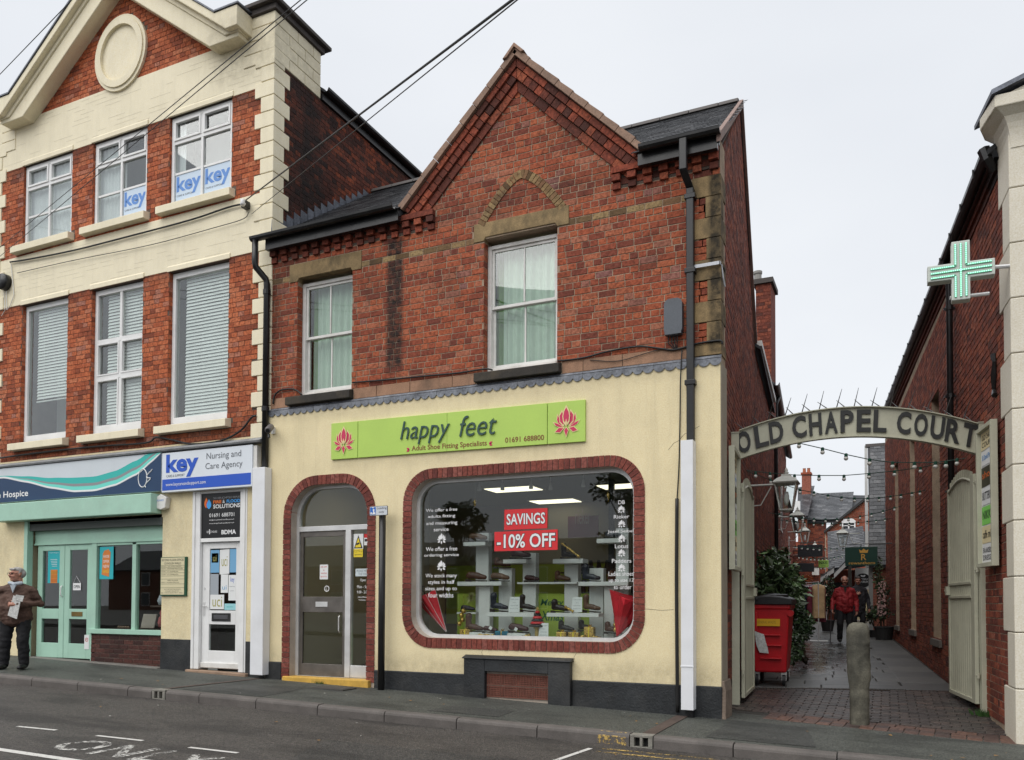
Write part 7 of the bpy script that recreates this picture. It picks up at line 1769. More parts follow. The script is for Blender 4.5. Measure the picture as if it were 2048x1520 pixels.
# ------------------------------------------------------------------ alley lanterns
LANM = surf('lantern_paint', (.50, .51, .47), .5, .08, 6, 60, .05)
def lantern(x, y, ztop, S, wallx, lab):
    t = thing('lantern', lab, 'lantern', (x, y, ztop-.75*S), 'wall lanterns along the alley'); z = ztop
    q = lambda r, zz: [(x+r*math.cos(math.pi/4+i*math.pi/2)*1.414, y+r*math.sin(math.pi/4+i*math.pi/2)*1.414, zz) for i in range(4)]
    m = MB(); lv = [(.19, -.27), (.20, -.25), (.14, -.19), (.075, -.15), (.07, -.12), (.055, -.115)]
    V = []
    for r, dz in lv: V += q(r*S, z+dz*S)
    m.add(V, [(i*4+j, i*4+(j+1) % 4, i*4+4+(j+1) % 4, i*4+4+j) for i in range(len(lv)-1) for j in range(4)]+[(3, 2, 1, 0), tuple(range(len(V)-4, len(V)))]); m.build('roof', LANM, t)
    m = MB(); m.lathe((x, y, z-.12*S), [(.05*S, 0), (.03*S, .02*S), (.045*S, .035*S), (.02*S, .05*S), (.03*S, .075*S), (.02*S, .09*S), (.006*S, .12*S)], 12); m.build('finial', LANM, t, smooth=True)
    a, b = q(.165*S, z-.27*S), q(.095*S, z-.70*S); m = MB()
    for i in range(4): m.tube([a[i], b[i]], .010*S, 6)
    for P in (a, b):
        for i in range(4): m.tube([P[i], P[(i+1) % 4]], .012*S, 6)
    m.build('glazing_frame', LANM, t)
    for i in range(4):
        m = MB(); m.quad(a[i], b[i], b[(i+1) % 4], a[(i+1) % 4]); m.build('glass_pane', GLASS, t)
    m = MB(); m.lathe((x, y, z-.74*S), [(.03*S, 0), (.07*S, .02*S), (.085*S, .05*S)], 8); m.build('base', LANM, t)
    m = MB(); m.lathe((x, y, z-.62*S), [(.02*S, 0), (.04*S, .06*S), (.045*S, .14*S), (.03*S, .22*S)], 10); m.build('bulb', WHITEF, t, smooth=True)
    m = MB(); m.tube([(wallx, y, z-.27*S), (x, y, z-.27*S)], .016*S, 8); m.tube([(wallx, y, z-.62*S), (x+(wallx-x)*.6, y, z-.60*S), (x+(wallx-x)*.35, y, z-.30*S)], .010*S, 6); m.build('bracket', LANM, t)
lantern(.35, 3.5, 3.46, .95, wallL(3.5)-.02, 'large pale lantern on a wall bracket just behind the gate arch')
lantern(-.52, 14, 4.02, 1.0, wallL(14), 'second pale lantern on a wall bracket above the shrubs')
lantern(-1.15, 23, 4.35, 1.0, wallL(23), 'third pale lantern on a wall bracket far down the alley')
lantern(-1.35, 30, 4.2, 1.0, wallL(30), 'farthest pale lantern on a wall bracket beside the far roofs')
p = U(1685, 1052, 17.4); lantern(p.x, 17.4, p.z, .9, wallR(17.4)-.7, 'pale lantern on a long bracket over the green hanging sign')
# ------------------------------------------------------------------ festoon bulbs
SOCK = flat('socket_green', (.012, .07, .045), .5); BULB = flat('bulb_frost', (.68, .68, .64), .25); WIREG = flat('festoon_wire', (.012, .04, .03), .6)
def festoon(pts, Ya, Yb, bulbs, lab, S=1.0):
    n = len(pts); xs_ = [p[0] for p in pts]; f = lambda x: Ya+(Yb-Ya)*(x-xs_[0])/(xs_[-1]-xs_[0])
    P = [U(x, y, f(x)) for x, y in pts]
    t = thing('festoon_lights', lab, 'string lights', tuple(P[0]), 'festoon strings across the alley')
    m = MB(); Q = []
    for i in range(n-1):
        for k in range(4): Q.append(P[i].lerp(P[i+1], k/4))
    Q.append(P[-1]); m.tube(Q, .007*S, 5); m.build('cable', WIREG, t)
    for x, y in bulbs:
        b = U(x, y, f(x)); m = MB(); m.lathe(b+Vector((0, 0, -.005)), [(.012*S, .05*S), (.022*S, .045*S), (.024*S, 0)], 8); s_ = m.build('socket', SOCK, t)
        m = MB(); m.ball(b+Vector((0, 0, -.028*S)), .030*S, seg=10, rings=7); m.build('bulb', BULB, s_, smooth=True)
bd = 6
festoon([(1500, 862), (1597, 886), (1645, 897), (1692, 909), (1739, 919), (1785, 925), (1829, 925), (1871, 925), (1930, 917)], 2.6, 2.75, [(x, y+3) for x, y in ((1598, 886), (1645, 898), (1692, 910), (1739, 920), (1785, 926), (1829, 927), (1871, 926), (1892, 925), (1914, 920))], 'string of festoon bulbs hanging just below the arch lettering')
festoon([(1493, 941), (1540, 946), (1589, 950), (1638, 951), (1688, 951), (1738, 947), (1789, 942), (1841, 935), (1890, 925)], 3.6, 5.2, [(x, y+3) for x, y in ((1511, 946), (1540, 947), (1589, 951), (1638, 952), (1688, 952), (1738, 948), (1789, 943), (1841, 936))], 'string of festoon bulbs level with the big lantern top')
festoon([(1496, 943), (1541, 960), (1571, 970), (1600, 980), (1628, 985), (1656, 991), (1683, 995), (1709, 997), (1735, 997), (1781, 993), (1824, 986), (1852, 980)], 4.0, 7.5, [(x, y+2) for x, y in ((1541, 960), (1571, 970), (1600, 980), (1628, 985), (1656, 991), (1683, 995), (1709, 997), (1735, 997), (1758, 996), (1781, 993), (1802, 990), (1824, 986), (1840, 983))], 'string of festoon bulbs sagging across the far chimney', .9)
for j, (y0_, sag, Ya, Yb, xa2, xb2, nn_, lab) in enumerate(((1025, 22, 9, 12, 1536, 1812, 12, 'string of festoon bulbs crossing in front of the far slate roof'), (1040, 10, 13, 15, 1556, 1788, 13, 'string of festoon bulbs crossing below the second lantern'), (1092, 8, 18, 18, 1580, 1768, 16, 'string of festoon bulbs above the green hanging sign'), (1112, 8, 22, 22, 1590, 1700, 14, 'string of festoon bulbs above the small lime sign'), (1130, 7, 26, 26, 1594, 1690, 14, 'farthest string of festoon bulbs low over the alley'))):
    pt = [(xa2+(xb2-xa2)*i/nn_, y0_+sag*math.sin(math.pi*i/nn_)-(16 if j == 0 else 4)*i/nn_) for i in range(nn_+1)]
    festoon(pt, Ya, Yb, [(x, y+1) for x, y in pt[1:-1]], lab, 1.0)
# ------------------------------------------------------------------ rainwater goods, cables and boxes on the shoe shop
gutter((-7.0, -.245, 6.89), (-4.44, -.245, 6.89), .062, 'gutter', shop); gutter((-.92, -.245, 6.89), (.05, -.245, 6.89), .062, 'gutter', shop)
for xa, xb in ((-6.80, -4.42), (-.96, .0)):
    m = MB(); m.box(xa, xb, -.17, -.10, 6.70, 6.86); m.build('fascia_board', BLACK, shop)
    m = MB(); m.box(xa, xb, -.0999, .02, 6.802, 6.84); m.build('soffit_board', BLACK, shop)
t = thing('downpipe', 'black square downpipe at the alley end of the shoe shop running into the white box', 'pipe', (-.38, -.1, 3.2))
m = MB(); m.box(-.425, -.335, -.29, -.20, 6.47, 6.86); m.prism([(-.425, -.29, 6.47), (-.335, -.29, 6.47), (-.335, -.20, 6.47), (-.425, -.20, 6.47)], (.04, .19, -.14)); m.box(-.385, -.295, -.10, -.012, 3.25, 6.335); m.build('pipe', BLACK, t, bevel=.01)
for z in (6.2, 5.3, 3.95): m = MB(); m.box(-.405, -.275, -.11, -.006, z, z+.06); m.build('collar', BLACK, t, bevel=.006)
m = MB(); m.box(-.43, -.285, -.20, YF-.002, .10, 3.27); m.box(-.435, -.28, -.205, -.2, .6, .62); one('pipe_cover', 'tall white boxed downpipe cover at the alley end of the shoe shop', 'pipe cover', m, PVC, 'white boxed pipe covers', bevel=.008)
m = MB(); m.box(-.36, -.30, -.16, -.08, -.01, .10); m.build('pipe_shoe', BLACK, t)
t = thing('downpipe', 'black round downpipe between the two buildings running into the white box', 'pipe', (-6.85, -.1, 3.3)); m = MB()
m.tube([(-6.93, -.245, 6.85), (-6.93, -.245, 6.50), (-6.93, -.23, 6.44), (-6.84, -.10, 6.28), (-6.835, -.085, 6.22), (-6.835, -.085, 3.35)], .048, 12); m.build('pipe', BLACK, t, smooth=True)
for z in (6.05, 4.25): m = MB(); m.lathe((-6.835, -.085, z), [(.058, 0), (.058, .07)], 12); m.build('collar', BLACK, t)
m = MB(); m.box(-6.98, -6.735, -.19, -.035, .24, 3.375); one('pipe_cover', 'tall white boxed downpipe cover between the white office door and the shoe shop', 'pipe cover', m, PVC, 'white boxed pipe covers', bevel=.008)
# grey cable box on the brickwork
t = thing('cable_box', 'dark grey rounded utility box with cables on the brick beside the black downpipe', 'utility box', (-.5, -.1, 4.6))
m = plate(rrect(-.655, -.435, 4.58, 5.02, .07), [], -.10, -.006); m.build('cover', surf('grey_plastic', (.085, .095, .11), .5, .15, 4, 60, .05), t, bevel=.008)
m = MB(); m.box(-.645, -.445, -.108, -.02, 4.585, 4.63); m.build('base', MATS['grey_plastic'], t)
m = MB()
for dx in (-.08, -.04, 0, .03): m.tube([(-.53+dx, -.05, 4.58), (-.535+dx, -.05, 4.5), (-.52+dx*.3, -.03, 4.42)], .007, 5)
m.build('cable', CABLE, t)
m = MB(); m.box(-.31, .01, -.055, -.046, 5.36, 5.40); m.box(.0, .012, -.055, .25, 5.36, 5.40); m.tube([(.012, .02, 5.38), (.03, .02, 5.22), (.045, .05, 5.12)], .010, 6); one('steel_bracket', 'galvanised strap bracket wrapped round the stone corner', 'bracket', m, surf('galvanised', (.36, .37, .39), .45, .1, 8, metal=.6))
def cable(lab, pts, r, Y=-.03, mat=None, name='cable', sub=5):
    P = [U(x, y, Y) if len(p_) == 2 else U(p_[0], p_[1], p_[2]) for p_ in pts for x, y in [p_[:2]]]
    Q = []
    for i in range(len(P)-1):
        p0, p1, p2, p3 = P[max(i-1, 0)], P[i], P[i+1], P[min(i+2, len(P)-1)]
        for k in range(sub):
            t = k/sub; Q.append(.5*((2*p1)+(p2-p0)*t+(2*p0-5*p1+4*p2-p3)*t*t+(3*p1-p0-3*p2+p3)*t**3))
    Q.append(P[-1]); m = MB(); m.tube(Q, r, 6); return one(name, lab, 'cable', m, mat or CABLE, smooth=True)
cable('black cable along the stone string course between the two shop windows', [(705, 765), (780, 759), (860, 751), (915, 746), (968, 738), (985, 740)], .012, -.03)
cable('black cable sagging from the second window to the grey utility box', [(1115, 722), (1165, 716), (1215, 703), (1275, 693), (1320, 697), (1345, 700), (1372, 694), (1400, 686), (1440, 681), (1444, 688)], .012, -.03)
cable('thin black wire drooping below the cable by the second window', [(1180, 720), (1235, 722), (1290, 707), (1330, 696)], .005, -.03)
cable('black cable looping from the downpipe to the first window sill', [(546, 808), (549, 792), (560, 781), (578, 778), (592, 780), (604, 790)], .013, -.035)
cable('black vertical cable beside the downpipe on the cream render', [(1364, 700, -.04), (1361, 760, -.06), (1360, 840, -.05), (1358, 930, -.05), (1354, 1000, -.05)], .008)
cable('thick black conduit dropping down the cream render to the pavement', [(1354, 997, -.06), (1353, 1150, -.06), (1354, 1300, -.07), (1355, 1424, -.07)], .022)
# camera on the render
t = thing('security_camera', 'grey bullet security camera high on the cream render beside the downpipe', 'camera', (-6.65, -.1, 3.9))
m = MB(); m.obox((-6.74, -.06, 3.90), (.06, 0, 0), (0, .04, 0), (0, 0, .10)); m.build('mount', WHITE_O, t)
m = MB(); a = Vector((-6.70, -.10, 4.0)); b = Vector((-6.62, -.27, 3.90)); m.tube([a, a.lerp(b, .1), a.lerp(b, .9), b], [.040, .05, .05, .044], 14); m.build('body', surf('camera_grey', (.13, .12, .12), .45), t, smooth=True); m = MB(); m.tube([b, b+(b-a).normalized()*.006], .032, 12); m.build('lens', BLACK, t); m = MB(); m.tube([b+Vector((-.02, .05, -.04)), b+Vector((-.01, .04, -.10))], .018, 8); m.build('knuckle', BLACK, t)
# loading sign
t = thing('loading_sign', 'black post with a small white loading only sign outside the shoe shop door', 'sign post', (-4.76, -.2, .1))
p = U(762, 1384, -.17); px_ = p.x
m = MB(); m.tube([(px_, -.17, p.z-.05), (px_, -.17, 2.63)], .048, 14); m.build('post', BLACK, t, smooth=True); m = MB(); m.lathe((px_, -.17, 2.63), [(.05, 0), (.05, .02), (.03, .04)], 14); m.build('post_cap', BLACK, t)
z0, z1 = 2.50, 2.655; x0, x1 = px_-.175, px_+.125
z0, z1 = U(758, 1031, -.23).z, U(758, 1012, -.23).z
m = plate(rrect(x0, x1, z0, z1, .012, 4), [], -.232, -.224); m.build('plate', flat('sign_edge', (.03, .03, .03), .5), t); m = plate(rrect(x0+.006, x1-.006, z0+.006, z1-.006, .010, 4), [], -.2345, -.2325); m.build('face', flat('sign_face', (.55, .58, .62), .45), t)
m = MB(); m.box(x0+.013, x0+.105, -.237, -.235, z0+.014, z1-.014); m.build('blue_panel', flat('sign_blue', (.02, .13, .48), .45), t)
m = MB(); m.xz([(x0+.045, z0+.02), (x0+.10, z0+.02), (x0+.098, z0+.04), (x0+.083, z0+.05), (x0+.086, z0+.085), (x0+.070, z0+.10), (x0+.058, z0+.085), (x0+.066, z0+.05)], -.2385, -.2372); m.ball((x0+.062, -.238, z0+.112), .009); m.xz([(x0+.02, z0+.02), (x0+.042, z0+.02), (x0+.045, z0+.045), (x0+.024, z0+.05)], -.2385, -.2372); m.build('pictogram', WHITEF, t)
ftext('Loading', x0+.125, x1-.015, z0+.078, z0+.118, -.2350, INK, t, bold=.01); ftext('only', x0+.155, x1-.055, z0+.028, z0+.062, -.2350, INK, t, bold=.01)
# grass tuft in front of the step
GRASS = flat('grass_blade', (.05, .12, .03), .7); m = MB(); r_ = random.Random(2)
for i in range(60):
    x = -5.73+r_.gauss(0, .05); y = -.115+r_.gauss(0, .01); z = ground_z(x, 0); a = r_.uniform(-.5, .5); h = r_.uniform(.02, .06); m.add([(x, y, z), (x+.006, y, z), (x+a*h, y-.02, z+h)], [(0, 1, 2)])
for i in range(70):
    x = 2.83+r_.gauss(0, .07); y = 1.66+r_.gauss(0, .05); z = ground_z(x, y); a = r_.uniform(-.5, .5); h = r_.uniform(.03, .10); m.add([(x, y, z), (x+.02, y, z+.01), (x+a*h, y-.03, z+h)], [(0, 1, 2)])
tag(m.build('weeds', GRASS), 'small green weeds at the shop step and the gate post foot', 'weeds', kind='stuff')
# ------------------------------------------------------------------ cables on and over the office building
cable('thick black cable strung along the cream band of the office building', [(20, 524), (60, 518), (150, 500), (260, 472), (380, 440), (455, 415), (486, 408)], .014, -.05)
cable('thin black wire running below the thick cable on the cream band', [(34, 546), (150, 520), (300, 490), (430, 455), (486, 438), (497, 425)], .006, -.05)
cable('black cable looping below the first floor sills to the quoins', [(0, 916), (80, 905), (190, 893), (290, 886), (312, 875), (345, 880), (385, 888), (440, 882), (480, 862), (503, 835), (512, 832)], .016, -.05)
t = thing('cable_anchor', 'small white and black cable insulator bracket on the cream band', 'bracket', tuple(U(492, 408, -.08))); p = U(492, 410, -.06)
m = MB(); m.box(p.x-.05, p.x+.05, -.12, -.02, p.z-.06, p.z+.05); m.build('bracket', BLACK, t, bevel=.01); m = MB(); m.lathe((p.x+.03, -.16, p.z-.06), [(.03, 0), (.045, .03), (.03, .06), (.04, .09)], 12); m.build('insulator', WHITE, t, smooth=True)
POLE_ENDS = []
def overhead(lab, a, Ya, b, Yb, r, sag=.12, back=0.0):
    A, B = U(a[0], a[1], Ya), U(b[0], b[1], Yb); B = A+(B-A)*((-15.2-A.y)/(B.y-A.y)); A = A-(B-A)*back; POLE_ENDS.append(B); sag *= .0
    Q = [A.lerp(B, i/24)+Vector((0, 0, -sag*4*(i/24)*(1-i/24))) for i in range(25)]; m = MB(); m.tube(Q, r, 6); return one('overhead_wire', lab, 'wire', m, CABLE, smooth=True)
overhead('thick overhead cable rising from the insulator on the office building over the shop gable', (492, 400), -.10, (1075, -38), -5.5, .009, .05)
overhead('thin overhead wire rising beside the thick cable over the shop roof', (503, 428), -.08, (1090, -45), -5.6, .0045, .05)
overhead('overhead wire crossing before the pediment and top floor windows', (20, 478), -1.0, (640, -32), -4.5, .0045, .03, .12)
overhead('second overhead wire crossing before the pediment just below the first', (15, 500), -1.0, (652, -32), -4.5, .0045, .03, .12)
overhead('single overhead wire crossing the sky beside the pediment', (-40, 190), -3.0, (180, -38), -4.5, .005, .02, .3)
for i_, (p_, lab_) in enumerate(((POLE_ENDS[0], 'tall wooden utility pole across the street carrying the shop gable wires'), (POLE_ENDS[2], 'tall wooden utility pole across the street carrying the pediment wires'), (POLE_ENDS[4], 'tall wooden utility pole across the street carrying the single wire'))):
    t = thing('utility_pole', lab_, 'pole', (p_.x, -15.3, -.1)); m = MB(); m.tube([(p_.x, -15.3, -.2), (p_.x, -15.3, p_.z+.6)], [.14, .10], 10); m.build('pole', surf('pole_wood_%d' % i_, (.10, .075, .055), .85, .2, 6), t)
m = MB(); p = U(20, 170, .2); m.lathe((p.x, .5, p.z-.6), [(.04, 0), (.04, .6), (.08, .62), (.08, .7), (.03, .74)], 10); one('roof_vent', 'dark round vent cowl poking above the pediment slope', 'vent', m, BLACK)
# ------------------------------------------------------------------ shop side of the alley: wings behind the shop
wg = thing('rear_wing', 'low brick wing with pale verge behind the shoe shop along the alley', 'building', (-.5, 5.6, .1))
sxx = lambda Y: -.077*Y-.004
def left_wing(t, ya, yb, H, seed, holes=(), roofh=1.6, verge=None):
    m = MB(); m.prism([(sxx(ya), ya, -.3), (sxx(yb), yb, -.3), (sxx(yb), yb, H), (sxx(ya), ya, H)], (-.3, 0, 0)); w = m.build('alley_side_wall', MORT_D, t)
    brick_field(w, (sxx(0), 0, 0), -du, dn, -yb, -ya, .2, H-.05, .0843, .228, BR_ALLEY, [], 'garden', None, single=0, seed=seed, proud=.008)
    m = MB(); m.prism([(sxx(ya)+.12, ya, H), (sxx(yb)+.12, yb, H), (sxx(yb)-2.2, yb, H+roofh), (sxx(ya)-2.2, ya, H+roofh)], (0, 0, -.06)); m.build('roof', MATS['roof_boards'], t)
    m = MB(); m.prism([(sxx(ya), ya, 0), (sxx(ya)-4, ya, 0), (sxx(ya)-2.2, ya, H+roofh-.05), (sxx(ya), ya, H-.05)], (0, .2, 0)); m.build('end_wall', BR_ALLEY, t)
    for (y0_, y1_, z0_, z1_) in holes:
        m = MB(); m.prism([(sxx(y0_)+.012, y0_, z0_), (sxx(y1_)+.012, y1_, z0_), (sxx(y1_)+.012, y1_, z1_), (sxx(y0_)+.012, y0_, z1_)], (.02, 0, 0)); wn = m.build('window', WHITE_O, t)
        m = MB(); e = .06; m.prism([(sxx(y0_)+.034, y0_+e, z0_+e), (sxx(y1_)+.034, y1_-e, z0_+e), (sxx(y1_)+.034, y1_-e, z1_-e), (sxx(y0_)+.034, y0_+e, z1_-e)], (.004, 0, 0)); m.build('pane', flat('dark_pane', (.03, .035, .04), .1) if 'dark_pane' not in MATS else MATS['dark_pane'], wn)
left_wing(wg, 5.61, 11.0, 6.05, 51)
m = MB(); m.prism([(sxx(5.62)+.0, 5.62, 6.06), (sxx(11)+.0, 11, 6.26), (sxx(11)+.0, 11, 6.36), (sxx(5.62)+.0, 5.62, 6.16)], (.14, 0, 0)); m.build('verge', WHITE_O, wg)
wh = thing('rear_house', 'taller brick house with black gutter and chimney farther along the alley', 'building', (-1, 11, .3))
left_wing(wh, 11.01, 21.8, 6.75, 52, [(13.2, 14.2, 3.6, 5.2), (16.6, 17.6, 3.6, 5.2), (14.6, 15.6, .7, 2.6)])
left_wing(thing('court_house', 'low brick court building with slate roof behind the far wall lanterns', 'building', (-2, 22, .6)), 22.0, 36, 5.2, 54, [(24, 25, 2.6, 4)])
gutter((sxx(11)+.16, 11, 6.75), (sxx(21.8)+.16, 21.8, 6.75), .07, 'gutter', wh)
p = (sxx(12.2)+.08, 12.2)
pipe('downpipe', None, [Vector((p[0]+.08, p[1], 6.7)), Vector((p[0], p[1], 6.5)), Vector((p[0], p[1], .4))], .05, BLACK, parent=wh)
a, b = U(1515, 700, 11.3), U(1545, 700, 11.3); zt = U(1530, 565, 11.3).z
m = MB(); m.box(a.x, b.x, 11.05, 11.9, 6.0, zt-.12); ch = m.build('chimney', BR_ALLEY, wh); m = MB(); m.box(a.x-.06, b.x+.06, 10.98, 11.97, zt-.12, zt); m.build('chimney_cap', surf('cap_stone', (.07, .06, .055), .8), ch); m = MB(); m.lathe(((a.x+b.x)/2-.18, 11.4, zt), [(.10, 0), (.09, .25), (.11, .28), (.11, .34)], 12); m.build('chimney_pot', surf('pot_steel', (.25, .24, .22), .5), ch)
brick_field(ch, (0, 11.05, 0), (1, 0, 0), (0, -1, 0), a.x, b.x, 6.2, zt-.14, .084, .225, BR_ALLEY, [], 'garden', None, single=0, seed=53, proud=.006)
# ------------------------------------------------------------------ far end of the alley
def wallpoly(name, mat, parent, pts, Y, th=.3):
    m = MB(); m.prism([U(x, y, Y) for x, y in pts], (0, th, 0)); return m.build(name, mat, parent)
# right: low shop with a tall slate roof
fs_ = thing('slate_shop', 'low court shop with a tall slate roof beyond the dark brick wall', 'building', (1.8, 17.4, .5))
e0, e1 = U(1742, 1130, 17.45), U(1790, 1130, 17.45); r0, r1 = U(1736, 893, 20.4), U(1800, 893, 20.4)
vr = Vector((0, r0.y-e0.y, r0.z-e0.z)); m = MB(); m.prism([(1.22, 17.45, e0.z), (3.2, 17.45, e0.z), (3.2, 20.4, r0.z), (1.12, 20.4, r0.z)], (0, .02, -.08)); rf = m.build('roof', MATS['roof_boards'], fs_)
slates(rf, (1.20, 17.43, e0.z), (1, 0, 0), vr, 2.0, vr.length, .22, .16, seed=61)
m = MB(); m.prism([(1.10, 17.40, e0.z-.1), (1.10, 17.40, e0.z+.05), (1.02, 20.45, r0.z+.05), (1.02, 20.45, r0.z-.1)], (.09, 0, 0)); m.build('barge_board', surf('barge_grey', (.30, .30, .29), .6), fs_)
m = MB(); m.box(1.05, 3.3, 20.35, 20.6, r0.z-.02, r0.z+.08); m.build('ridge', RIDGEM, fs_)
m = MB(); m.box(1.3, 3.2, 17.7, 17.9, .3, e0.z-.05); m.build('front_wall', BR_ALLEY, fs_)
m = MB(); m.prism([(1.18, 17.7, .3), (1.18, 21, .3), (1.18, 21, r0.z-.15), (1.18, 20.4, r0.z-.15), (1.18, 17.7, e0.z)], (.12, 0, 0)); m.build('gable_wall', surf('grey_render', (.26, .26, .25), .8), fs_)
# cream shop front facing down the alley
cs = thing('cream_shop', 'small cream shopfront with a slate porch roof at the bend of the alley', 'building', (1.2, 24, .7))
Yb_ = 24.0
wallpoly('front_wall', surf('cream_far', (.6, .5, .3), .8), cs, [(1712, 1240), (1748, 1240), (1748, 1180), (1712, 1180)], Yb_); wallpoly('sign_panel', surf('white_far', (.75, .75, .72), .7), cs, [(1710, 1179), (1744, 1179), (1744, 1136), (1710, 1136)], Yb_)
wallpoly('shop_wall', BR_ALLEY, cs, [(1655, 1240), (1711, 1240), (1711, 1140), (1655, 1140)], Yb_+.1)
wallpoly('dark_doorway', DARK, cs, [(1668, 1238), (1700, 1238), (1700, 1165), (1668, 1165)], Yb_-.05, .1)
wallpoly('drainpipe', BLACK, cs, [(1748, 1240), (1752, 1240), (1752, 1135), (1748, 1135)], Yb_-.1, .1)
c0_ = U(1726, 1161, Yb_-.06); t = thing('round_sign', 'round black sign with a white butterfly and lettering on the cream shop wall', 'sign', tuple(c0_)); R_ = .27
plate([(c0_.x+R_*math.cos(i*.2618), c0_.z+R_*math.sin(i*.2618)) for i in range(24)], [], Yb_-.08, Yb_-.02).build('disc', BLACKF, t)
ftext('BUTTERFLY', c0_.x-.18, c0_.x+.18, c0_.z+.01, c0_.z+.08, Yb_-.083, WHITEF, t); ftext('EMPORIUM', c0_.x-.17, c0_.x+.17, c0_.z-.09, c0_.z-.02, Yb_-.083, WHITEF, t)
for s_ in (-1, 1): m = MB(); m.xz(petal(c0_.x, c0_.z+.14, math.pi/2-s_*.9, .11, .07), Yb_-.084, Yb_-.082); m.build('butterfly_wing', WHITEF, t); 
# porch roof
q0, q1, q2 = U(1640, 1152, 22.8), U(1692, 1118, 22.8), U(1735, 1062, 26)
pr = thing('slate_porch', 'lean to slate roof with pale edge over the court entrance', 'porch', (.3, 22.8, 2))
P = [U(1656, 1140, 23), U(1735, 1128, 23), U(1738, 1062, 26.5), U(1655, 1066, 26.5)]; m = MB(); m.prism(P, (0, .05, -.08)); pf = m.build('roof', MATS['roof_boards'], pr)
vv_ = P[3]-P[0]; slates(pf, P[0]+Vector((0, -.02, .03)), P[1]-P[0], vv_, (P[1]-P[0]).length, vv_.length, .24, .18, seed=63)
for A_, B_, w in (((1641, 1156), (1668, 1136), .10), ((1668, 1148), (1694, 1122), .10)):
    a, b = U(*A_, 22.6), U(*B_, 22.6); m = MB(); m.prism([a, b, b+Vector((0, 0, -.16)), a+Vector((0, 0, -.16))], (0, -.06, 0)); m.build('barge_board', surf('barge_pale', (.48, .48, .47), .6) if 'barge_pale' not in MATS else MATS['barge_pale'], pr); m = MB(); m.prism([a+Vector((0, 0, .02)), b+Vector((0, 0, .02)), b+Vector((0, 2.5, .02)), a+Vector((0, 2.5, .02))], (0, 0, .05)); m.build('porch_slates', SLATE, pr)
for xx in (1645, 1700): q = U(xx, 1200, 22.7); m = MB(); m.box(q.x-.06, q.x+.06, 22.65, 22.77, .6, U(xx, 1148 if xx < 1660 else 1125, 22.7).z); m.build('post', flat('dark_timber_%d' % xx, (.03, .025, .02), .8), pr)
# far brick houses with slate roofs
fh = thing('far_house', 'far brick house with slate roof, gable window and chimney at the end of the alley', 'house', (1, 38, 1)); Yf = 38.0
gw = wallpoly('gable_wall', MORT, fh, [(1650, 1240), (1738, 1240), (1738, 1000), (1726, 1005), (1650, 1064)], Yf)
a, b = U(1650, 1064, Yf), U(1738, 995, Yf)
BR_FAR = brick_mat('brick_far', [(0, (.2, .05, .03)), (.4, (.32, .08, .042)), (.8, (.38, .11, .06)), (1, (.30, .12, .09))], .85, .2)
def far_outline(z):
    lo_x = a.x+max(0, (z-a.z))/(b.z-a.z)*(b.x-a.x); return (lo_x+.05, b.x)
brick_field(gw, (0, Yf, 0), (1, 0, 0), (0, -1, 0), a.x, b.x, 2.0, b.z, .084, .225, BR_FAR, [], 'garden', far_outline, single=0, seed=71, proud=.01)
wn0, wn1 = U(1684, 1062, Yf-.05), U(1711, 1043, Yf-.05)
m = MB()
for (f0, f1, g0, g1) in ((0, .1, 0, 1), (.9, 1, 0, 1), (.1, .9, 0, .12), (.1, .9, .86, 1), (.45, .55, .12, .86), (.1, .9, .52, .60)): m.box(wn0.x+(wn1.x-wn0.x)*f0, wn0.x+(wn1.x-wn0.x)*f1, Yf-.10, Yf-.02, wn0.z+(wn1.z-wn0.z)*g0, wn0.z+(wn1.z-wn0.z)*g1)
m.xz([(wn0.x-.03, wn1.z), (wn1.x+.03, wn1.z), (wn1.x-.1, wn1.z+.14), ((wn0.x+wn1.x)/2, wn1.z+.2), (wn0.x+.1, wn1.z+.14)], -.0+Yf-.10, Yf-.02)
fw_ = m.build('window', WHITE, fh); m = MB(); m.box(wn0.x, wn1.x, Yf-.05, Yf-.03, wn0.z, wn1.z); m.build('pane', flat('far_pane', (.04, .045, .05), .1), fw_)
m = MB(); a2, b2 = U(1648, 1066, Yf-.2), U(1740, 992, Yf-.2); m.prism([a2, b2, b2+Vector((0, 0, .14)), a2+Vector((0, 0, .14))], (0, .5, 0)); m.build('verge', flat('verge_black', (.03, .03, .03), .7), fh)
# slate slope to the left of the gable
P = [U(1612, 1042, 39), U(1690, 1042, 39), U(1745, 991, 43), U(1630, 989, 43)]; m = MB(); m.prism(P, (0, .05, -.1)); rf2 = m.build('roof', MATS['roof_boards'], fh)
vv_ = Vector((0, 4, P[3].z-P[0].z)); slates(rf2, P[0]+Vector((0, -.05, .04)), (1, 0, 0), vv_, (P[1]-P[0]).length*1.15, vv_.length, .30, .22, seed=65, clip=lambda a_, b_: True)
for pp, Y_, x0_, x1_, zt_, sd in (([(1612, 1240), (1652, 1240), (1652, 1044), (1612, 1044)], 39.2, 1612, 1652, 1044, 72), ([(1596, 1240), (1614, 1240), (1614, 1034), (1596, 1034)], 38.6, 1596, 1614, 1034, 73)):
    fw2 = wallpoly('front_wall', MORT_D, fh, pp, Y_); brick_field(fw2, (0, Y_, 0), (1, 0, 0), (0, -1, 0), U(x0_, 1100, Y_).x, U(x1_, 1100, Y_).x, 1.5, U(x0_, zt_, Y_).z, .084, .225, BR_ALLEY, [], 'garden', None, single=0, seed=sd, proud=.01)
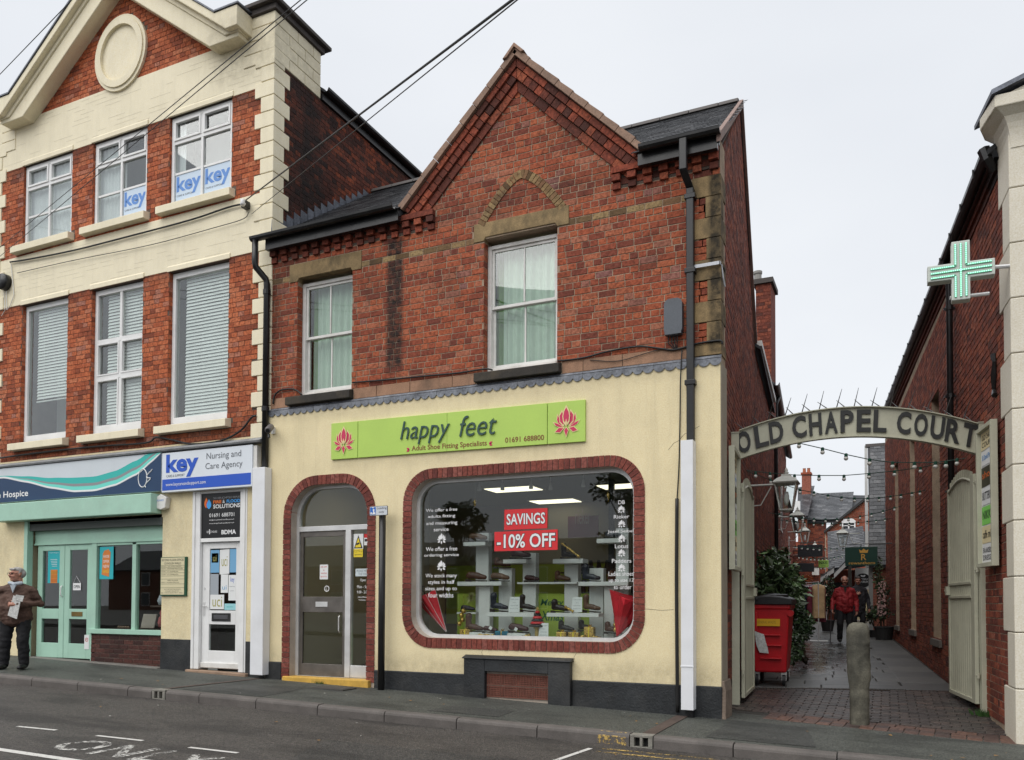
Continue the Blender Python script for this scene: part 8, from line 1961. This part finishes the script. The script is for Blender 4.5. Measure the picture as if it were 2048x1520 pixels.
P = [U(1594, 1034, 38.4), U(1616, 1034, 38.4), U(1617, 970, 43), U(1596, 975, 43)]; m = MB(); m.prism(P, (0, .05, -.1)); rf3 = m.build('roof', MATS['roof_boards'], fh); vv_ = Vector((0, P[3].y-P[0].y, P[3].z-P[0].z)); slates(rf3, P[0]+Vector((0, -.05, .04)), (1, 0, 0), vv_, (P[1]-P[0]).length, vv_.length, .30, .22, seed=66)
c1, c2 = U(1605, 995, 42), U(1622, 950, 42); m = MB(); m.box(c1.x, c2.x, 41.6, 42.3, c1.z-1.5, c2.z); chf = m.build('chimney', BR_FAR, fh); m = MB(); m.box(c1.x-.05, c2.x+.05, 41.55, 42.35, c2.z, c2.z+.12); m.build('chimney_cap', BR_FAR, chf)
for xx in (c1.x+.12, c2.x-.12): m = MB(); m.lathe((xx, 41.9, c2.z+.12), [(.10, 0), (.085, .25), (.10, .28)], 10); m.build('chimney_pot', surf('terracotta_pot', (.36, .12, .06), .8) if 'terracotta_pot' not in MATS else MATS['terracotta_pot'], chf)
wallpoly('skylight', WHITE, fh, [(1589, 1020), (1600, 1020), (1600, 1002), (1589, 1002)], 37.9)
m = MB(); m.box(-9, 12, 58, 58.3, 0, 6.2); t_ = m.build('backing_wall', BR_ALLEY); tag(t_, 'plain brick boundary wall closing the far end of the alley', 'wall')
# mid distance wall left, door end
eh = thing('court_shop', 'dark brick court shop with green door at the left end of the alley', 'building', (-1.6, 30, .9))
ew = wallpoly('front_wall', MORT_D, eh, [(1580, 1240), (1650, 1240), (1650, 1100), (1580, 1100)], 30.0); brick_field(ew, (0, 30, 0), (1, 0, 0), (0, -1, 0), U(1580, 1100, 30).x, U(1650, 1100, 30).x, .9, U(1600, 1100, 30).z, .084, .225, BR_ALLEY, [], 'garden', None, single=0, seed=74, proud=.01); wallpoly('green_door', flat('door_green', (.015, .08, .05), .5), eh, [(1624, 1235), (1641, 1235), (1641, 1165), (1624, 1165)], 29.9, .08); wallpoly('pale_notice', flat('notice_lime', (.45, .5, .2), .6), eh, [(1635, 1195), (1641, 1195), (1641, 1181), (1635, 1181)], 29.85, .03)
wallpoly('pale_panel', WHITE_O, eh, [(1624, 1150), (1638, 1150), (1638, 1136), (1624, 1136)], 29.8, .05)
# hanging signs
def hang(name, lab, x0, y0, x1, y1, Y, mat, words):
    a, b = U(x0, y1, Y), U(x1, y0, Y); t = thing(name, lab, 'sign', ((a.x+b.x)/2, Y, a.z)); m = MB(); m.box(a.x, b.x, Y, Y+.04, a.z, b.z); m.build('board', mat, t, bevel=.006)
    W_, H_ = b.x-a.x, b.z-a.z
    for wd, f0, f1, g0, g1, mt in words: ftext(wd, a.x+W_*f0, a.x+W_*f1, a.z+H_*g0, a.z+H_*g1, Y-.002, mt, t, bold=.01)
    m = MB(); m.tube([((a.x+b.x)/2, Y+.02, b.z), ((a.x+b.x)/2, Y+.02, b.z+.08)], .01, 6); m.tube([(a.x, Y+.02, b.z+.08), (b.x, Y+.02, b.z+.08)], .012, 6); m.build('hanger', BLACK, t); return t, a, b
GSG = flat('sign_green', (.008, .045, .03), .45); AMB = flat('sign_amber', (.62, .33, .06), .5)
t, a, b = hang('hanging_sign', 'dark green hanging sign with a gold crown, initial and name', 1690, 1093, 1755, 1132, 14.9, GSG, [('R', .50, .66, .30, .62, AMB), ('rowanthorn', .12, .92, .08, .22, AMB)])
m = MB(); xm = a.x+(b.x-a.x)*.58; zc = a.z+(b.z-a.z)*.68; m.xz([(xm-.10, zc), (xm+.10, zc), (xm+.12, zc+.10), (xm+.06, zc+.06), (xm, zc+.12), (xm-.06, zc+.06), (xm-.12, zc+.10)], 14.896, 14.899); m.build('crown', AMB, t)
m = MB(); m.tube([(b.x-.2, 14.92, b.z+.08), (wallR(14.9), 14.92, b.z+.08)], .016, 6); m.build('wall_arm', BLACK, t)
hang('hanging_sign', 'blank charcoal hanging board above a smaller one in the alley', 1595, 1089, 1645, 1114, 19.5, flat('sign_charcoal', (.02, .022, .026), .5), [])
hang('hanging_sign', 'smaller charcoal hanging board below the first in the alley', 1594, 1126, 1628, 1144, 24, MATS['sign_charcoal'], [])
hang('hanging_sign', 'small lime green hanging sign with dark capitals', 1637, 1120, 1657, 1135, 19.9, flat('sign_lime', (.35, .58, .12), .5), [('NIKK', .1, .9, .45, .85, GSG), ('salon', .3, .7, .15, .3, GSG)])
# ------------------------------------------------------------------ plants
LEAFM = []
for i, c in enumerate(((.030, .055, .022), (.045, .075, .03), (.022, .040, .018))):
    k = N('leaf_%d' % i); g = k.n('NewGeometry'); cc = k.ramp(g.outputs['Random Per Island'], [(0, tuple(x*.6 for x in c)), (.6, c), (1, tuple(min(1, x*3.2) for x in c))]); k.bsdf(cc, .3, None, 0, .5); LEAFM.append(k.m)
def foliage(clumps, n, leaf, mat, name, parent, seed=1, droop=.3):
    r = random.Random(seed); m = MB(); tot = sum(c[1][0]*c[1][1]*c[1][2] for c in clumps)
    for (c, rad) in clumps:
        k = int(n*rad[0]*rad[1]*rad[2]/tot)+1; c = Vector(c)
        for _ in range(k):
            d = Vector((r.gauss(0, 1), r.gauss(0, 1), r.gauss(0, 1))).normalized()*(r.random()**.45)
            p = c+Vector((d.x*rad[0], d.y*rad[1], d.z*rad[2])); L = leaf*r.choice((.55, .8, 1.0, 1.5))*r.uniform(.8, 1.2)
            a = Vector((r.gauss(0, 1), r.gauss(0, 1), r.gauss(-droop, .6))).normalized(); b = a.cross(Vector((r.gauss(0, 1), r.gauss(0, 1), r.gauss(0, 1)))).normalized()*L*.26; nn_ = a.cross(b).normalized()*L*.08
            m.add([p, p+a*L*.45+b+nn_, p+a*L, p+a*L*.45-b+nn_], [(0, 1, 2, 3)])
    o = m.build(name, mat, parent); return o
def plant(name, lab, cat, base, clumps, n, leaf, mat, seed, stems=6, pot=None, group=None):
    t = thing(name, lab, cat, base, group); foliage(clumps, n, leaf, mat, 'foliage', t, seed); r = random.Random(seed+100); m = MB(); b = Vector(base)
    for i in range(stems):
        c, rad = r.choice(clumps); e = Vector(c)+Vector((r.gauss(0, rad[0]*.4), r.gauss(0, rad[1]*.4), r.gauss(0, rad[2]*.3))); mid = b.lerp(e, .5)+Vector((r.gauss(0, .05), r.gauss(0, .05), .05)); m.tube([b, mid, e], [.012, .009, .004], 5)
    m.build('stem', flat('stem_brown_%d' % seed, (.05, .035, .02), .8), t)
    if pot: m = MB(); m.lathe((base[0], base[1], base[2]-pot[1]), [(pot[0]*.75, 0), (pot[0], pot[1]*.9), (pot[0]*1.06, pot[1]*.92), (pot[0]*1.06, pot[1]), (pot[0]*.9, pot[1])], 16); m.build('pot', pot[2], t)
    return t
def L3(x, y, Y): return tuple(U(x, y, Y))
POTM = surf('pot_black', (.02, .02, .02), .6)
plant('shrub', 'big glossy evergreen shrub against the alley wall behind the red bin', 'shrub', (-.3, 6.0, .15), [(L3(1535, 1150, 5.8), (.30, .45, .34)), (L3(1560, 1165, 6.0), (.32, .4, .36)), (L3(1545, 1115, 6.2), (.16, .3, .2)), (L3(1527, 1180, 5.6), (.22, .4, .28)), (L3(1578, 1195, 5.9), (.20, .4, .3)), (L3(1552, 1135, 7.5), (.34, .5, .36)), (L3(1575, 1160, 8.2), (.34, .5, .4)), (L3(1588, 1180, 9.5), (.3, .5, .4)), (L3(1520, 1120, 6.0), (.10, .2, .22)), (L3(1566, 1108, 7.0), (.10, .2, .24))], 2700, .125, LEAFM[1], 81, 12)
plant('trailing_shrub', 'dark trailing shrub spilling over the slabs beside the red bin', 'shrub', (.35, 6.6, .2), [(L3(1592, 1225, 6.8), (.20, .4, .26)), (L3(1603, 1255, 6.6), (.22, .4, .24)), (L3(1590, 1285, 6.0), (.20, .4, .25)), (L3(1598, 1312, 5.6), (.12, .25, .08)), (L3(1612, 1240, 7.2), (.14, .3, .2)), (L3(1583, 1310, 5.5), (.14, .3, .14))], 2000, .075, LEAFM[0], 82, 12)
plant('potted_shrub', 'dark potted shrub beside the porch in the middle of the alley', 'shrub', (L3(1655, 1222, 17)[0], 17, .85), [(L3(1656, 1175, 17), (.18, .2, .45)), (L3(1655, 1205, 17), (.24, .2, .28))], 700, .08, LEAFM[2], 83, 5, (.2, .35, POTM))
plant('potted_shrub', 'leafy potted shrub beside the flower column on the right of the alley', 'shrub', (L3(1750, 1250, 15.2)[0], 15.2, .62), [(L3(1748, 1225, 15.2), (.22, .25, .22)), (L3(1738, 1232, 15.4), (.16, .2, .16))], 500, .08, LEAFM[1], 84, 5, (.18, .3, POTM))
plant('climbing_plant', 'leafy climbing plant on the dark wall beside the green hanging sign', 'plant', (L3(1762, 1200, 15.6)[0], 15.6, .5), [(L3(1757, 1130, 15.6), (.12, .2, .3)), (L3(1760, 1165, 15.4), (.14, .2, .3)), (L3(1752, 1150, 15.8), (.1, .2, .25))], 500, .07, LEAFM[1], 88, 6)
fl = plant('flower_column', 'tall planter column of pale pink flowers against the dark brick wall', 'plant', (L3(1768, 1240, 14.2)[0], 14.2, .75), [(L3(1767, 1190, 14.2), (.16, .16, .45)), (L3(1766, 1225, 14.2), (.22, .2, .2))], 600, .07, LEAFM[2], 85, 4, (.24, .5, POTM))
m = MB(); r_ = random.Random(86); c_ = Vector(L3(1763, 1195, 14.05))
for i in range(110):
    p = c_+Vector((r_.uniform(-.1, .1), r_.uniform(-.1, .05), r_.uniform(-.48, .42)))
    for k in range(3):
        a = Vector((r_.gauss(0, 1), r_.gauss(0, 1), r_.gauss(0, 1))).normalized()*.035; b = a.cross(Vector((.3, 1, .2))).normalized()*.018; m.add([p, p+a*.5+b, p+a, p+a*.5-b], [(0, 1, 2, 3)])
m.build('blossom', flat('blossom_pink', (.50, .32, .30), .7), fl)
plant('autumn_plant', 'small orange leaved plant beside the lit strings far down the alley', 'plant', (L3(1608, 1150, 24)[0], 24, 2.1), [(L3(1608, 1158, 24), (.28, .2, .16))], 240, .09, flat('leaf_orange', (.30, .07, .015), .7), 87, 3)
# ------------------------------------------------------------------ clothes rail
ry = 13.2
t = thing('clothes_rail', 'chrome clothes rail hung with coats standing in the alley', 'clothes rail', (L3(1615, 1250, ry)[0], ry, .4)); a, b = U(1600, 1166, ry), U(1636, 1166, ry-1.0)
zg_ = ground_z(0, ry)
m = MB(); m.tube([(a.x, ry+.5, a.z), (b.x, ry-.9, a.z)], .014, 8)
for (x, y) in ((a.x, ry+.5), (b.x, ry-.9)): m.tube([(x, y, a.z), (x, y, zg_+.05)], .014, 8); m.tube([(x-.22, y, zg_+.04), (x+.22, y, zg_+.04)], .014, 8)
m.build('frame', ALU, t)
cols = [(.03, .035, .06), (.09, .04, .05), (.10, .02, .03), (.06, .03, .08), (.14, .03, .04), (.03, .05, .09), (.18, .03, .05), (.46, .31, .17)]
for i, c in enumerate(cols):
    f = i/(len(cols)-1); x = a.x+(b.x-a.x)*f; y = ry+.42-1.25*f; m = MB(); w = .24 if i < 7 else .16; h = .95-.1*(i % 3); z1 = a.z-.06
    g = thing('hanging_garment', 'dark blue coat,deep plum dress,dark red coat,plum coat,red cardigan,navy dress,wine coloured coat,tan jacket'.split(',')[i]+' on a hanger on the clothes rail', 'garment', (x, y, z1-h), 'garments on the rail')
    rings_ = [(.05, 0, .03), (.16, -.04, .05), (w, -.12, .07), (w*.95, -.4, .07), (w*1.0, -h, .09)]; V = []
    for (r, dz, d_) in rings_:
        for j in range(10): q = 2*math.pi*j/10; V.append((x+r*math.cos(q), y+d_*math.sin(q)*(1+.3*math.cos(3*q)), z1+dz))
    m.add(V, [(k*10+j, k*10+(j+1) % 10, k*10+10+(j+1) % 10, k*10+10+j) for k in range(4) for j in range(10)]); m.build('cloth', surf('cloth_%d' % i, c, .85, .25, 6, 60, .3), g, smooth=True); m = MB(); m.tube([(x-.2, y, z1-.06), (x, y, z1+.01), (x+.2, y, z1-.06)], .008, 5); m.tube([(x, y, z1), (x, y, a.z+.02)], .004, 5); m.build('hanger', WHITEF, g)
# ------------------------------------------------------------------ people
SKIN = surf('skin', (.42, .20, .14), .5, .1, 14, 80, .05); HAIRG = surf('hair_grey', (.30, .29, .28), .7, .25, 30, 120, .3); EYE = flat('eye', (.02, .015, .012), .3); LIP = flat('lip', (.28, .09, .08), .5)
def hand(mb, wrist, d, palm, S=1.0, curl=.5, thumb=1):
    """palm and five fingers; d = direction of the hand, palm = palm normal"""
    w, d, n = Vector(wrist), Vector(d).normalized(), Vector(palm).normalized(); s = d.cross(n).normalized()
    limb(mb, [w, w+d*.045*S, w+d*.085*S], [.026*S, .030*S, .028*S], 8); limb(mb, [w+d*.06*S+s*.025*S, w+d*.06*S-s*.025*S], [.018*S, .018*S], 8)
    for i, (o, L) in enumerate(((-.030, .060), (-.010, .074), (.010, .080), (.030, .070))):
        b = w+d*.09*S+s*o*S; k1 = b+(d*math.cos(curl*.6)+n*math.sin(curl*.6)).normalized()*L*.45*S; k2 = k1+(d*math.cos(curl*1.6)+n*math.sin(curl*1.6)).normalized()*L*.35*S; k3 = k2+(d*math.cos(curl*2.4)+n*math.sin(curl*2.4)).normalized()*L*.25*S
        limb(mb, [b, k1, k2, k3], [.0105*S, .0095*S, .009*S, .008*S], 6)
    b = w+d*.03*S+s*.028*S*thumb; k1 = b+(d*.6+s*.7*thumb+n*.3).normalized()*.04*S; k2 = k1+(d*.9+s*.1*thumb+n*.4).normalized()*.035*S; limb(mb, [b, k1, k2], [.013*S, .011*S, .009*S], 6)
def head(t, c, fwd, S=1.0, hair=HAIRG, bald=.0, glasses=False, skin=SKIN, longhair=False):
    c, f = Vector(c), Vector(fwd).normalized(); s = f.cross(Vector((0, 0, 1))).normalized(); u = s.cross(f).normalized()
    P = lambda a, b, d: c+s*a*S+f*b*S+u*d*S
    m = MB(); m.ball(P(0, -.012, .025), .076*S, .090*S, .092*S, 14, 10); m.ball(P(0, .018, -.04), .060*S, .062*S, .078*S, 12, 8); m.ball(P(0, .052, -.085), .030*S); limb(m, [P(0, -.03, -.07), P(0, -.035, -.15), P(0, -.045, -.21)], [.052*S, .052*S, .062*S], 10)
    limb(m, [P(0, .078, .015), P(0, .098, -.018)], [.010*S, .015*S], 8); m.ball(P(.017, .086, -.026), .011*S); m.ball(P(-.017, .086, -.026), .011*S)
    limb(m, [P(-.04, .075, .035), P(.04, .075, .035)], [.012*S, .012*S], 8)
    for k in (-1, 1): m.ball(P(k*.077, -.01, .0), .013*S, .022*S, .033*S, 8, 6); m.ball(P(k*.038, .058, -.03), .024*S)
    h = remesh(m, 'head', skin, .0075*S, None, 3); h.parent = t
    m = MB()
    for k in (-1, 1): m.ball(P(k*.030, .077, .012), .0095*S, seg=8, rings=6)
    o = m.build('eyes', EYE); o.parent = t
    m = MB(); limb(m, [P(-.024, .080, -.058), P(0, .088, -.056), P(.024, .080, -.058)], [.005*S, .007*S, .005*S], 6); o = m.build('mouth', LIP); o.parent = t
    m = MB()
    if longhair: m.ball(P(0, -.03, .03), .088*S, .095*S, .10*S, 14, 10); m.ball(P(0, -.05, -.06), .085*S, .065*S, .11*S, 12, 8)
    else:
        m.ball(P(0, -.045, .02), .083*S, .072*S, .088*S, 14, 10)
        if not bald: m.ball(P(0, -.015, .072), .078*S, .086*S, .056*S, 14, 8); limb(m, [P(-.05, .055, .085), P(.04, .06, .088)], [.022*S, .02*S], 8)
        for k in (-1, 1): limb(m, [P(k*.070, -.01, .05), P(k*.072, .012, .01)], [.020*S, .012*S], 8)
    hr = remesh(m, 'hair', hair, .0085*S, None, 2); hr.parent = t
    if glasses:
        m = MB()
        for k in (-1, 1):
            m.tube([P(k*.033+.027*math.cos(a*.5236), .094, .010+.019*math.sin(a*.5236)) for a in range(13)], .0022*S, 5); m.tube([P(k*.060, .092, .014), P(k*.080, .0, .012)], .0022*S, 5)
        m.tube([P(-.007, .096, .014), P(.007, .096, .014)], .0022*S, 5); o = m.build('glasses', EYE); o.parent = t
def person(lab, loc, rz, H, jacket, trouser, shoe, legs, arms, headf, hair=HAIRG, bald=False, glasses=False, collar=None, hem=.80, longhair=False, lean=(0, 0), extra=None, group=None):
    """legs/arms: joint points in a 1.72 m body that faces -Y"""
    t = thing('person', lab, 'person', loc, group, rz); S = H/1.72; V = lambda p: Vector(p)*S; lx, ly = lean
    pel, che, nek = (0, .0, .93), (lx*.6, ly*.6, 1.27), (lx, ly, 1.46)
    m = MB()
    for L in legs: limb(m, [V(p) for p in L], [.094*S, .072*S, .055*S, .052*S] if len(L) == 4 else [.105*S, .082*S, .068*S], 10)
    limb(m, [V((-.07, 0, .95)), V((.07, 0, .95))], [.115*S, .115*S], 10); o = remesh(m, 'trousers', trouser, .014*S, None, 3, .009); o.parent = t
    m = MB()
    for k in (-1, 1):
        limb(m, [V((k*.08, 0, hem+.08)), V((k*.08, -.02, 1.02)), V((k*.085+lx*.6, ly*.6, 1.22)), V((k*.07+lx, ly, 1.35))], [.125*S, .135*S, .125*S, .09*S], 12); limb(m, [V((lx, ly, 1.43)), V((k*.10+lx, ly, 1.395)), V((k*.175+lx, ly, 1.345))], [.065*S, .062*S, .072*S], 10)
    limb(m, [V((0, -.05, hem+.1)), V((lx*.5, -.06+ly*.5, 1.12)), V((lx, ly-.01, 1.40))], [.12*S, .13*S, .10*S], 12); limb(m, [V((lx, ly, 1.40)), V((lx, ly-.01, 1.475))], [.085*S, .066*S], 10)
    for A in arms: limb(m, [V((A[0][0]*.88, A[0][1], 1.345))]+[V(p) for p in A[1:3]], [.074*S, .062*S, .050*S], 10)
    o = remesh(m, 'jacket', jacket, .013*S, None, 3, .016); o.parent = t
    if collar:
        m = MB(); limb(m, [V((lx-.07, ly-.05, 1.47)), V((lx, ly-.09, 1.45)), V((lx+.07, ly-.05, 1.47))], [.032*S]*3, 8); m.xz([((lx-.035)*S, 1.43*S), ((lx+.035)*S, 1.43*S), (lx*S, 1.30*S)], (ly-.150)*S, (ly-.10)*S); o = m.build('shirt', collar); o.parent = t
    m = MB()
    for A in arms:
        w = Vector(A[2])*S; d = (Vector(A[2])-Vector(A[1])).normalized(); hd = Vector(A[3]) if len(A) > 3 else d; hand(m, w+d*.01, hd, A[4] if len(A) > 4 else (0, .3, -.2), S, A[5] if len(A) > 5 else .6, A[6] if len(A) > 6 else 1)
    o = remesh(m, 'hands', SKIN, .006*S, None, 1); o.parent = t
    head(t, V((lx, ly-.02, 1.615)), headf, S*1.02, hair, bald, glasses, longhair=longhair)
    for L in legs:
        a = Vector(L[-1])*S; m = MB(); fx = Vector((math.copysign(.02, L[-1][0]), -1, 0)).normalized(); limb(m, [a+Vector((0, .02, -.035))*S, a+fx*.10*S+Vector((0, 0, -.045))*S, a+fx*.19*S+Vector((0, 0, -.05))*S], [.050*S, .046*S, .038*S], 10); o = remesh(m, 'shoe', shoe, .010*S, None, 3); o.parent = t
    return t, S
JBR = surf('jacket_brown', (.085, .048, .036), .85, .2, 5, 50, .4); TBK = surf('trousers_black', (.012, .012, .014), .85, .2, 5, 50, .3); JRED = surf('jacket_red', (.25, .014, .018), .7, .2, 5, 50, .4); JDK = surf('coat_dark', (.028, .027, .032), .85, .2, 5, 50, .3); SHOEM = flat('shoe_black', (.012, .012, .012), .5)
# man with the newspaper
g_ = CAM+ray(30, 1338)*((ground_z(-10.6, 0)-CAM.z)/ray(30, 1338).z); gz_ = ground_z(g_.x, 0); g_ = CAM+ray(30, 1338)*((gz_-CAM.z)/ray(30, 1338).z)
Hm_ = U(32, 1137, g_.y).z-gz_
man1, S1 = person('man in a brown jacket and glasses standing on the pavement holding a folded newspaper', (g_.x, g_.y, gz_), math.radians(38), Hm_, JBR, TBK, SHOEM,
    [[(-.10, .0, .92), (-.125, -.03, .50), (-.15, .02, .09)], [(.10, .0, .92), (.115, -.07, .50), (.115, .0, .09)]],
    [[(-.215, .01, 1.40), (-.29, .07, 1.10), (-.26, -.10, .92), (.1, -.6, -.6), (1, 0, 0), .6, -1], [(.215, .01, 1.40), (.30, .03, 1.12), (.10, -.22, 1.10), (-1, -.15, .05), (0, 1, .2), 1.0, -1]],
    (-.70, -.72, .02), glasses=True, collar=flat('shirt_blue', (.42, .47, .52), .8), hem=.74)
Rz = Matrix.Translation((g_.x, g_.y, gz_)) @ Matrix.Rotation(math.radians(38), 4, 'Z'); man1.scale = (1.2, 1.25, 1)
NEWSP = surf('newspaper', (.52, .52, .50), .8, .25, 40, 160, .05)
np_ = thing('newspaper', 'folded newspaper held against the brown jacket', 'newspaper', tuple(Rz @ (Vector((.07, -.34, 1.02))*S1)), None, math.radians(38))
m = MB(); m.prism([tuple(Vector(p)*S1) for p in ((-.10, .035, -.10), (.05, .0, -.16), (.11, .005, .20), (-.02, .035, .235))], (0, .018, 0)); m.prism([tuple(Vector(p)*S1) for p in ((.02, .0, .16), (.13, .0, .13), (.15, .01, .23), (.03, .0, .25))], (0, .012, 0)); o = m.build('sheets', NEWSP); o.parent = np_
# man with the walking stick in the alley
g2 = Vector((.70, 12.3, 0)); g2.z = ground_z(.7, 12.3); p_ = U(1690, 1287, 12.5); g2.x = p_.x; g2.y = 12.5; g2.z = ground_z(g2.x, 12.5)
H2 = U(1690, 1153, 12.5).z-g2.z
man2, S2 = person('older man in a red jacket walking down the alley with a stick', tuple(g2), math.radians(8), H2, JRED, TBK, SHOEM,
    [[(-.10, .0, .92), (-.12, -.09, .52), (-.12, .05, .12)], [(.10, .0, .92), (.11, -.03, .49), (.10, -.04, .09)]],
    [[(-.215, .01, 1.40), (-.28, .05, 1.12), (-.31, -.10, .88), (-.05, -.5, -.8), (1, 0, 0), .9, -1], [(.215, .01, 1.40), (.29, .06, 1.12), (.28, -.05, .86), (0, -.3, -1), (-1, 0, 0), .6, 1]],
    (.05, -1, -.12), bald=True, collar=flat('scarf_dark', (.03, .03, .03), .9), hem=.78)
R2 = Matrix.Translation(g2) @ Matrix.Rotation(math.radians(8), 4, 'Z'); a = R2 @ (Vector((-.33, -.16, .84))*S2); st = thing('walking_stick', 'dark walking stick held by the man in the red jacket', 'walking stick', (a.x, a.y, ground_z(a.x, a.y))); m = MB(); m.tube([(a.x+.01, a.y+.05, a.z+.02), (a.x, a.y, a.z+.03), (a.x-.005, a.y-.03, a.z), (a.x-.03, a.y-.10, ground_z(a.x, a.y))], .012, 8); m.build('shaft', flat('stick', (.05, .045, .05), .5), st)
# person behind him
g3_ = U(1716, 1262, 14.6); g3_.z = ground_z(g3_.x, 14.6); H3 = U(1716, 1154, 14.6).z-g3_.z
person('person in a dark coat with a shoulder bag walking behind the man in red', tuple(g3_), math.radians(20), H3, JDK, TBK, SHOEM,
    [[(-.10, .0, .92), (-.12, -.05, .50), (-.12, .02, .09)], [(.10, .0, .92), (.11, -.08, .50), (.11, .06, .12)]],
    [[(-.215, .01, 1.40), (-.29, .04, 1.12), (-.10, -.20, 1.20), (.7, -.2, .6), (0, 1, 0), .8, 1], [(.215, .01, 1.40), (.29, .05, 1.12), (.29, -.05, .86), (0, -.3, -1), (-1, 0, 0), .6, 1]],
    (-.2, -1, -.1), hair=surf('hair_dark', (.06, .05, .045), .7, .2, 30), hem=.62)
# shopper inside the shoe shop
g4 = wz(1545, 1100, 2.6); g4.z = .24; person('person with dark hair standing inside the shoe shop behind the display', tuple(g4), math.radians(-15), 1.62, flat('cardigan', (.05, .04, .045), .9), TBK, SHOEM,
    [[(-.10, .0, .92), (-.11, -.03, .50), (-.11, .02, .09)], [(.10, .0, .92), (.11, -.03, .50), (.11, .02, .09)]],
    [[(-.215, .01, 1.40), (-.28, .05, 1.12), (-.2, -.18, 1.0)], [(.215, .01, 1.40), (.29, .05, 1.12), (.2, -.18, 1.0)]], (-.5, -1, -.1), hair=surf('hair_brown', (.06, .03, .018), .6, .2, 30), longhair=True)
# ------------------------------------------------------------------ across the street (seen only as reflections)
op = thing('opposite_terrace', 'brick terrace with slate roof across the car park behind the camera', 'building', (-20, -52, 0))
m = MB(); m.box(-75, 30, -60, -52, -.5, 4.6); m.build('wall', surf('brick_far_side', (.17, .075, .05), .9, .2, 3), op)
m = MB(); m.prism([(-75, -51.7, 4.6), (30, -51.7, 4.6), (30, -56, 6.9), (-75, -56, 6.9)], (0, 0, -.1)); m.build('roof', MATS['roof_boards'], op)
for i in range(24):
    x = -70+4.1*i
    for z in (.8, 2.9):
        m = MB(); m.box(x, x+1.2, -52, -51.92, z, z+1.4); w = m.build('window', WHITE_O, op); m = MB(); m.box(x+.08, x+1.12, -51.92, -51.9, z+.08, z+1.32); m.build('pane', flat('op_pane', (.05, .06, .07), .15) if 'op_pane' not in MATS else MATS['op_pane'], w)
def street_tree(x, y, h, R, lab, seed):
    t = thing('street_tree', lab, 'tree', (x, y, -.1)); r = random.Random(seed); m = MB(); m.tube([(x, y, -.1), (x+.03, y, h*.3), (x, y+.05, h*.55), (x, y, h*.8)], [.11, .09, .06, .03], 8); cl = []
    for i in range(11):
        a = r.uniform(0, 6.28); e = Vector((x+math.cos(a)*R*r.uniform(.3, .9), y+math.sin(a)*R*r.uniform(.3, .9), h*r.uniform(.5, 1.0))); m.tube([(x, y, h*r.uniform(.35, .6)), e], [.035, .012], 5); cl.append((tuple(e), (R*.38, R*.38, R*.3)))
    m.build('trunk', flat('bark_%d' % seed, (.05, .04, .03), .9), t); foliage(cl, 3000, .14, LEAFM[0], 'crown', t, seed)
street_tree(U(915, 1060, 14).x, -14, 4.5, .95, 'young street tree on the opposite pavement seen behind the fitting lettering', 91)
street_tree(U(1255, 1000, 14).x, -14, 6.0, 1.2, 'taller street tree on the opposite pavement near the alley side', 92)
bpy.data.scenes.remove(TMP)
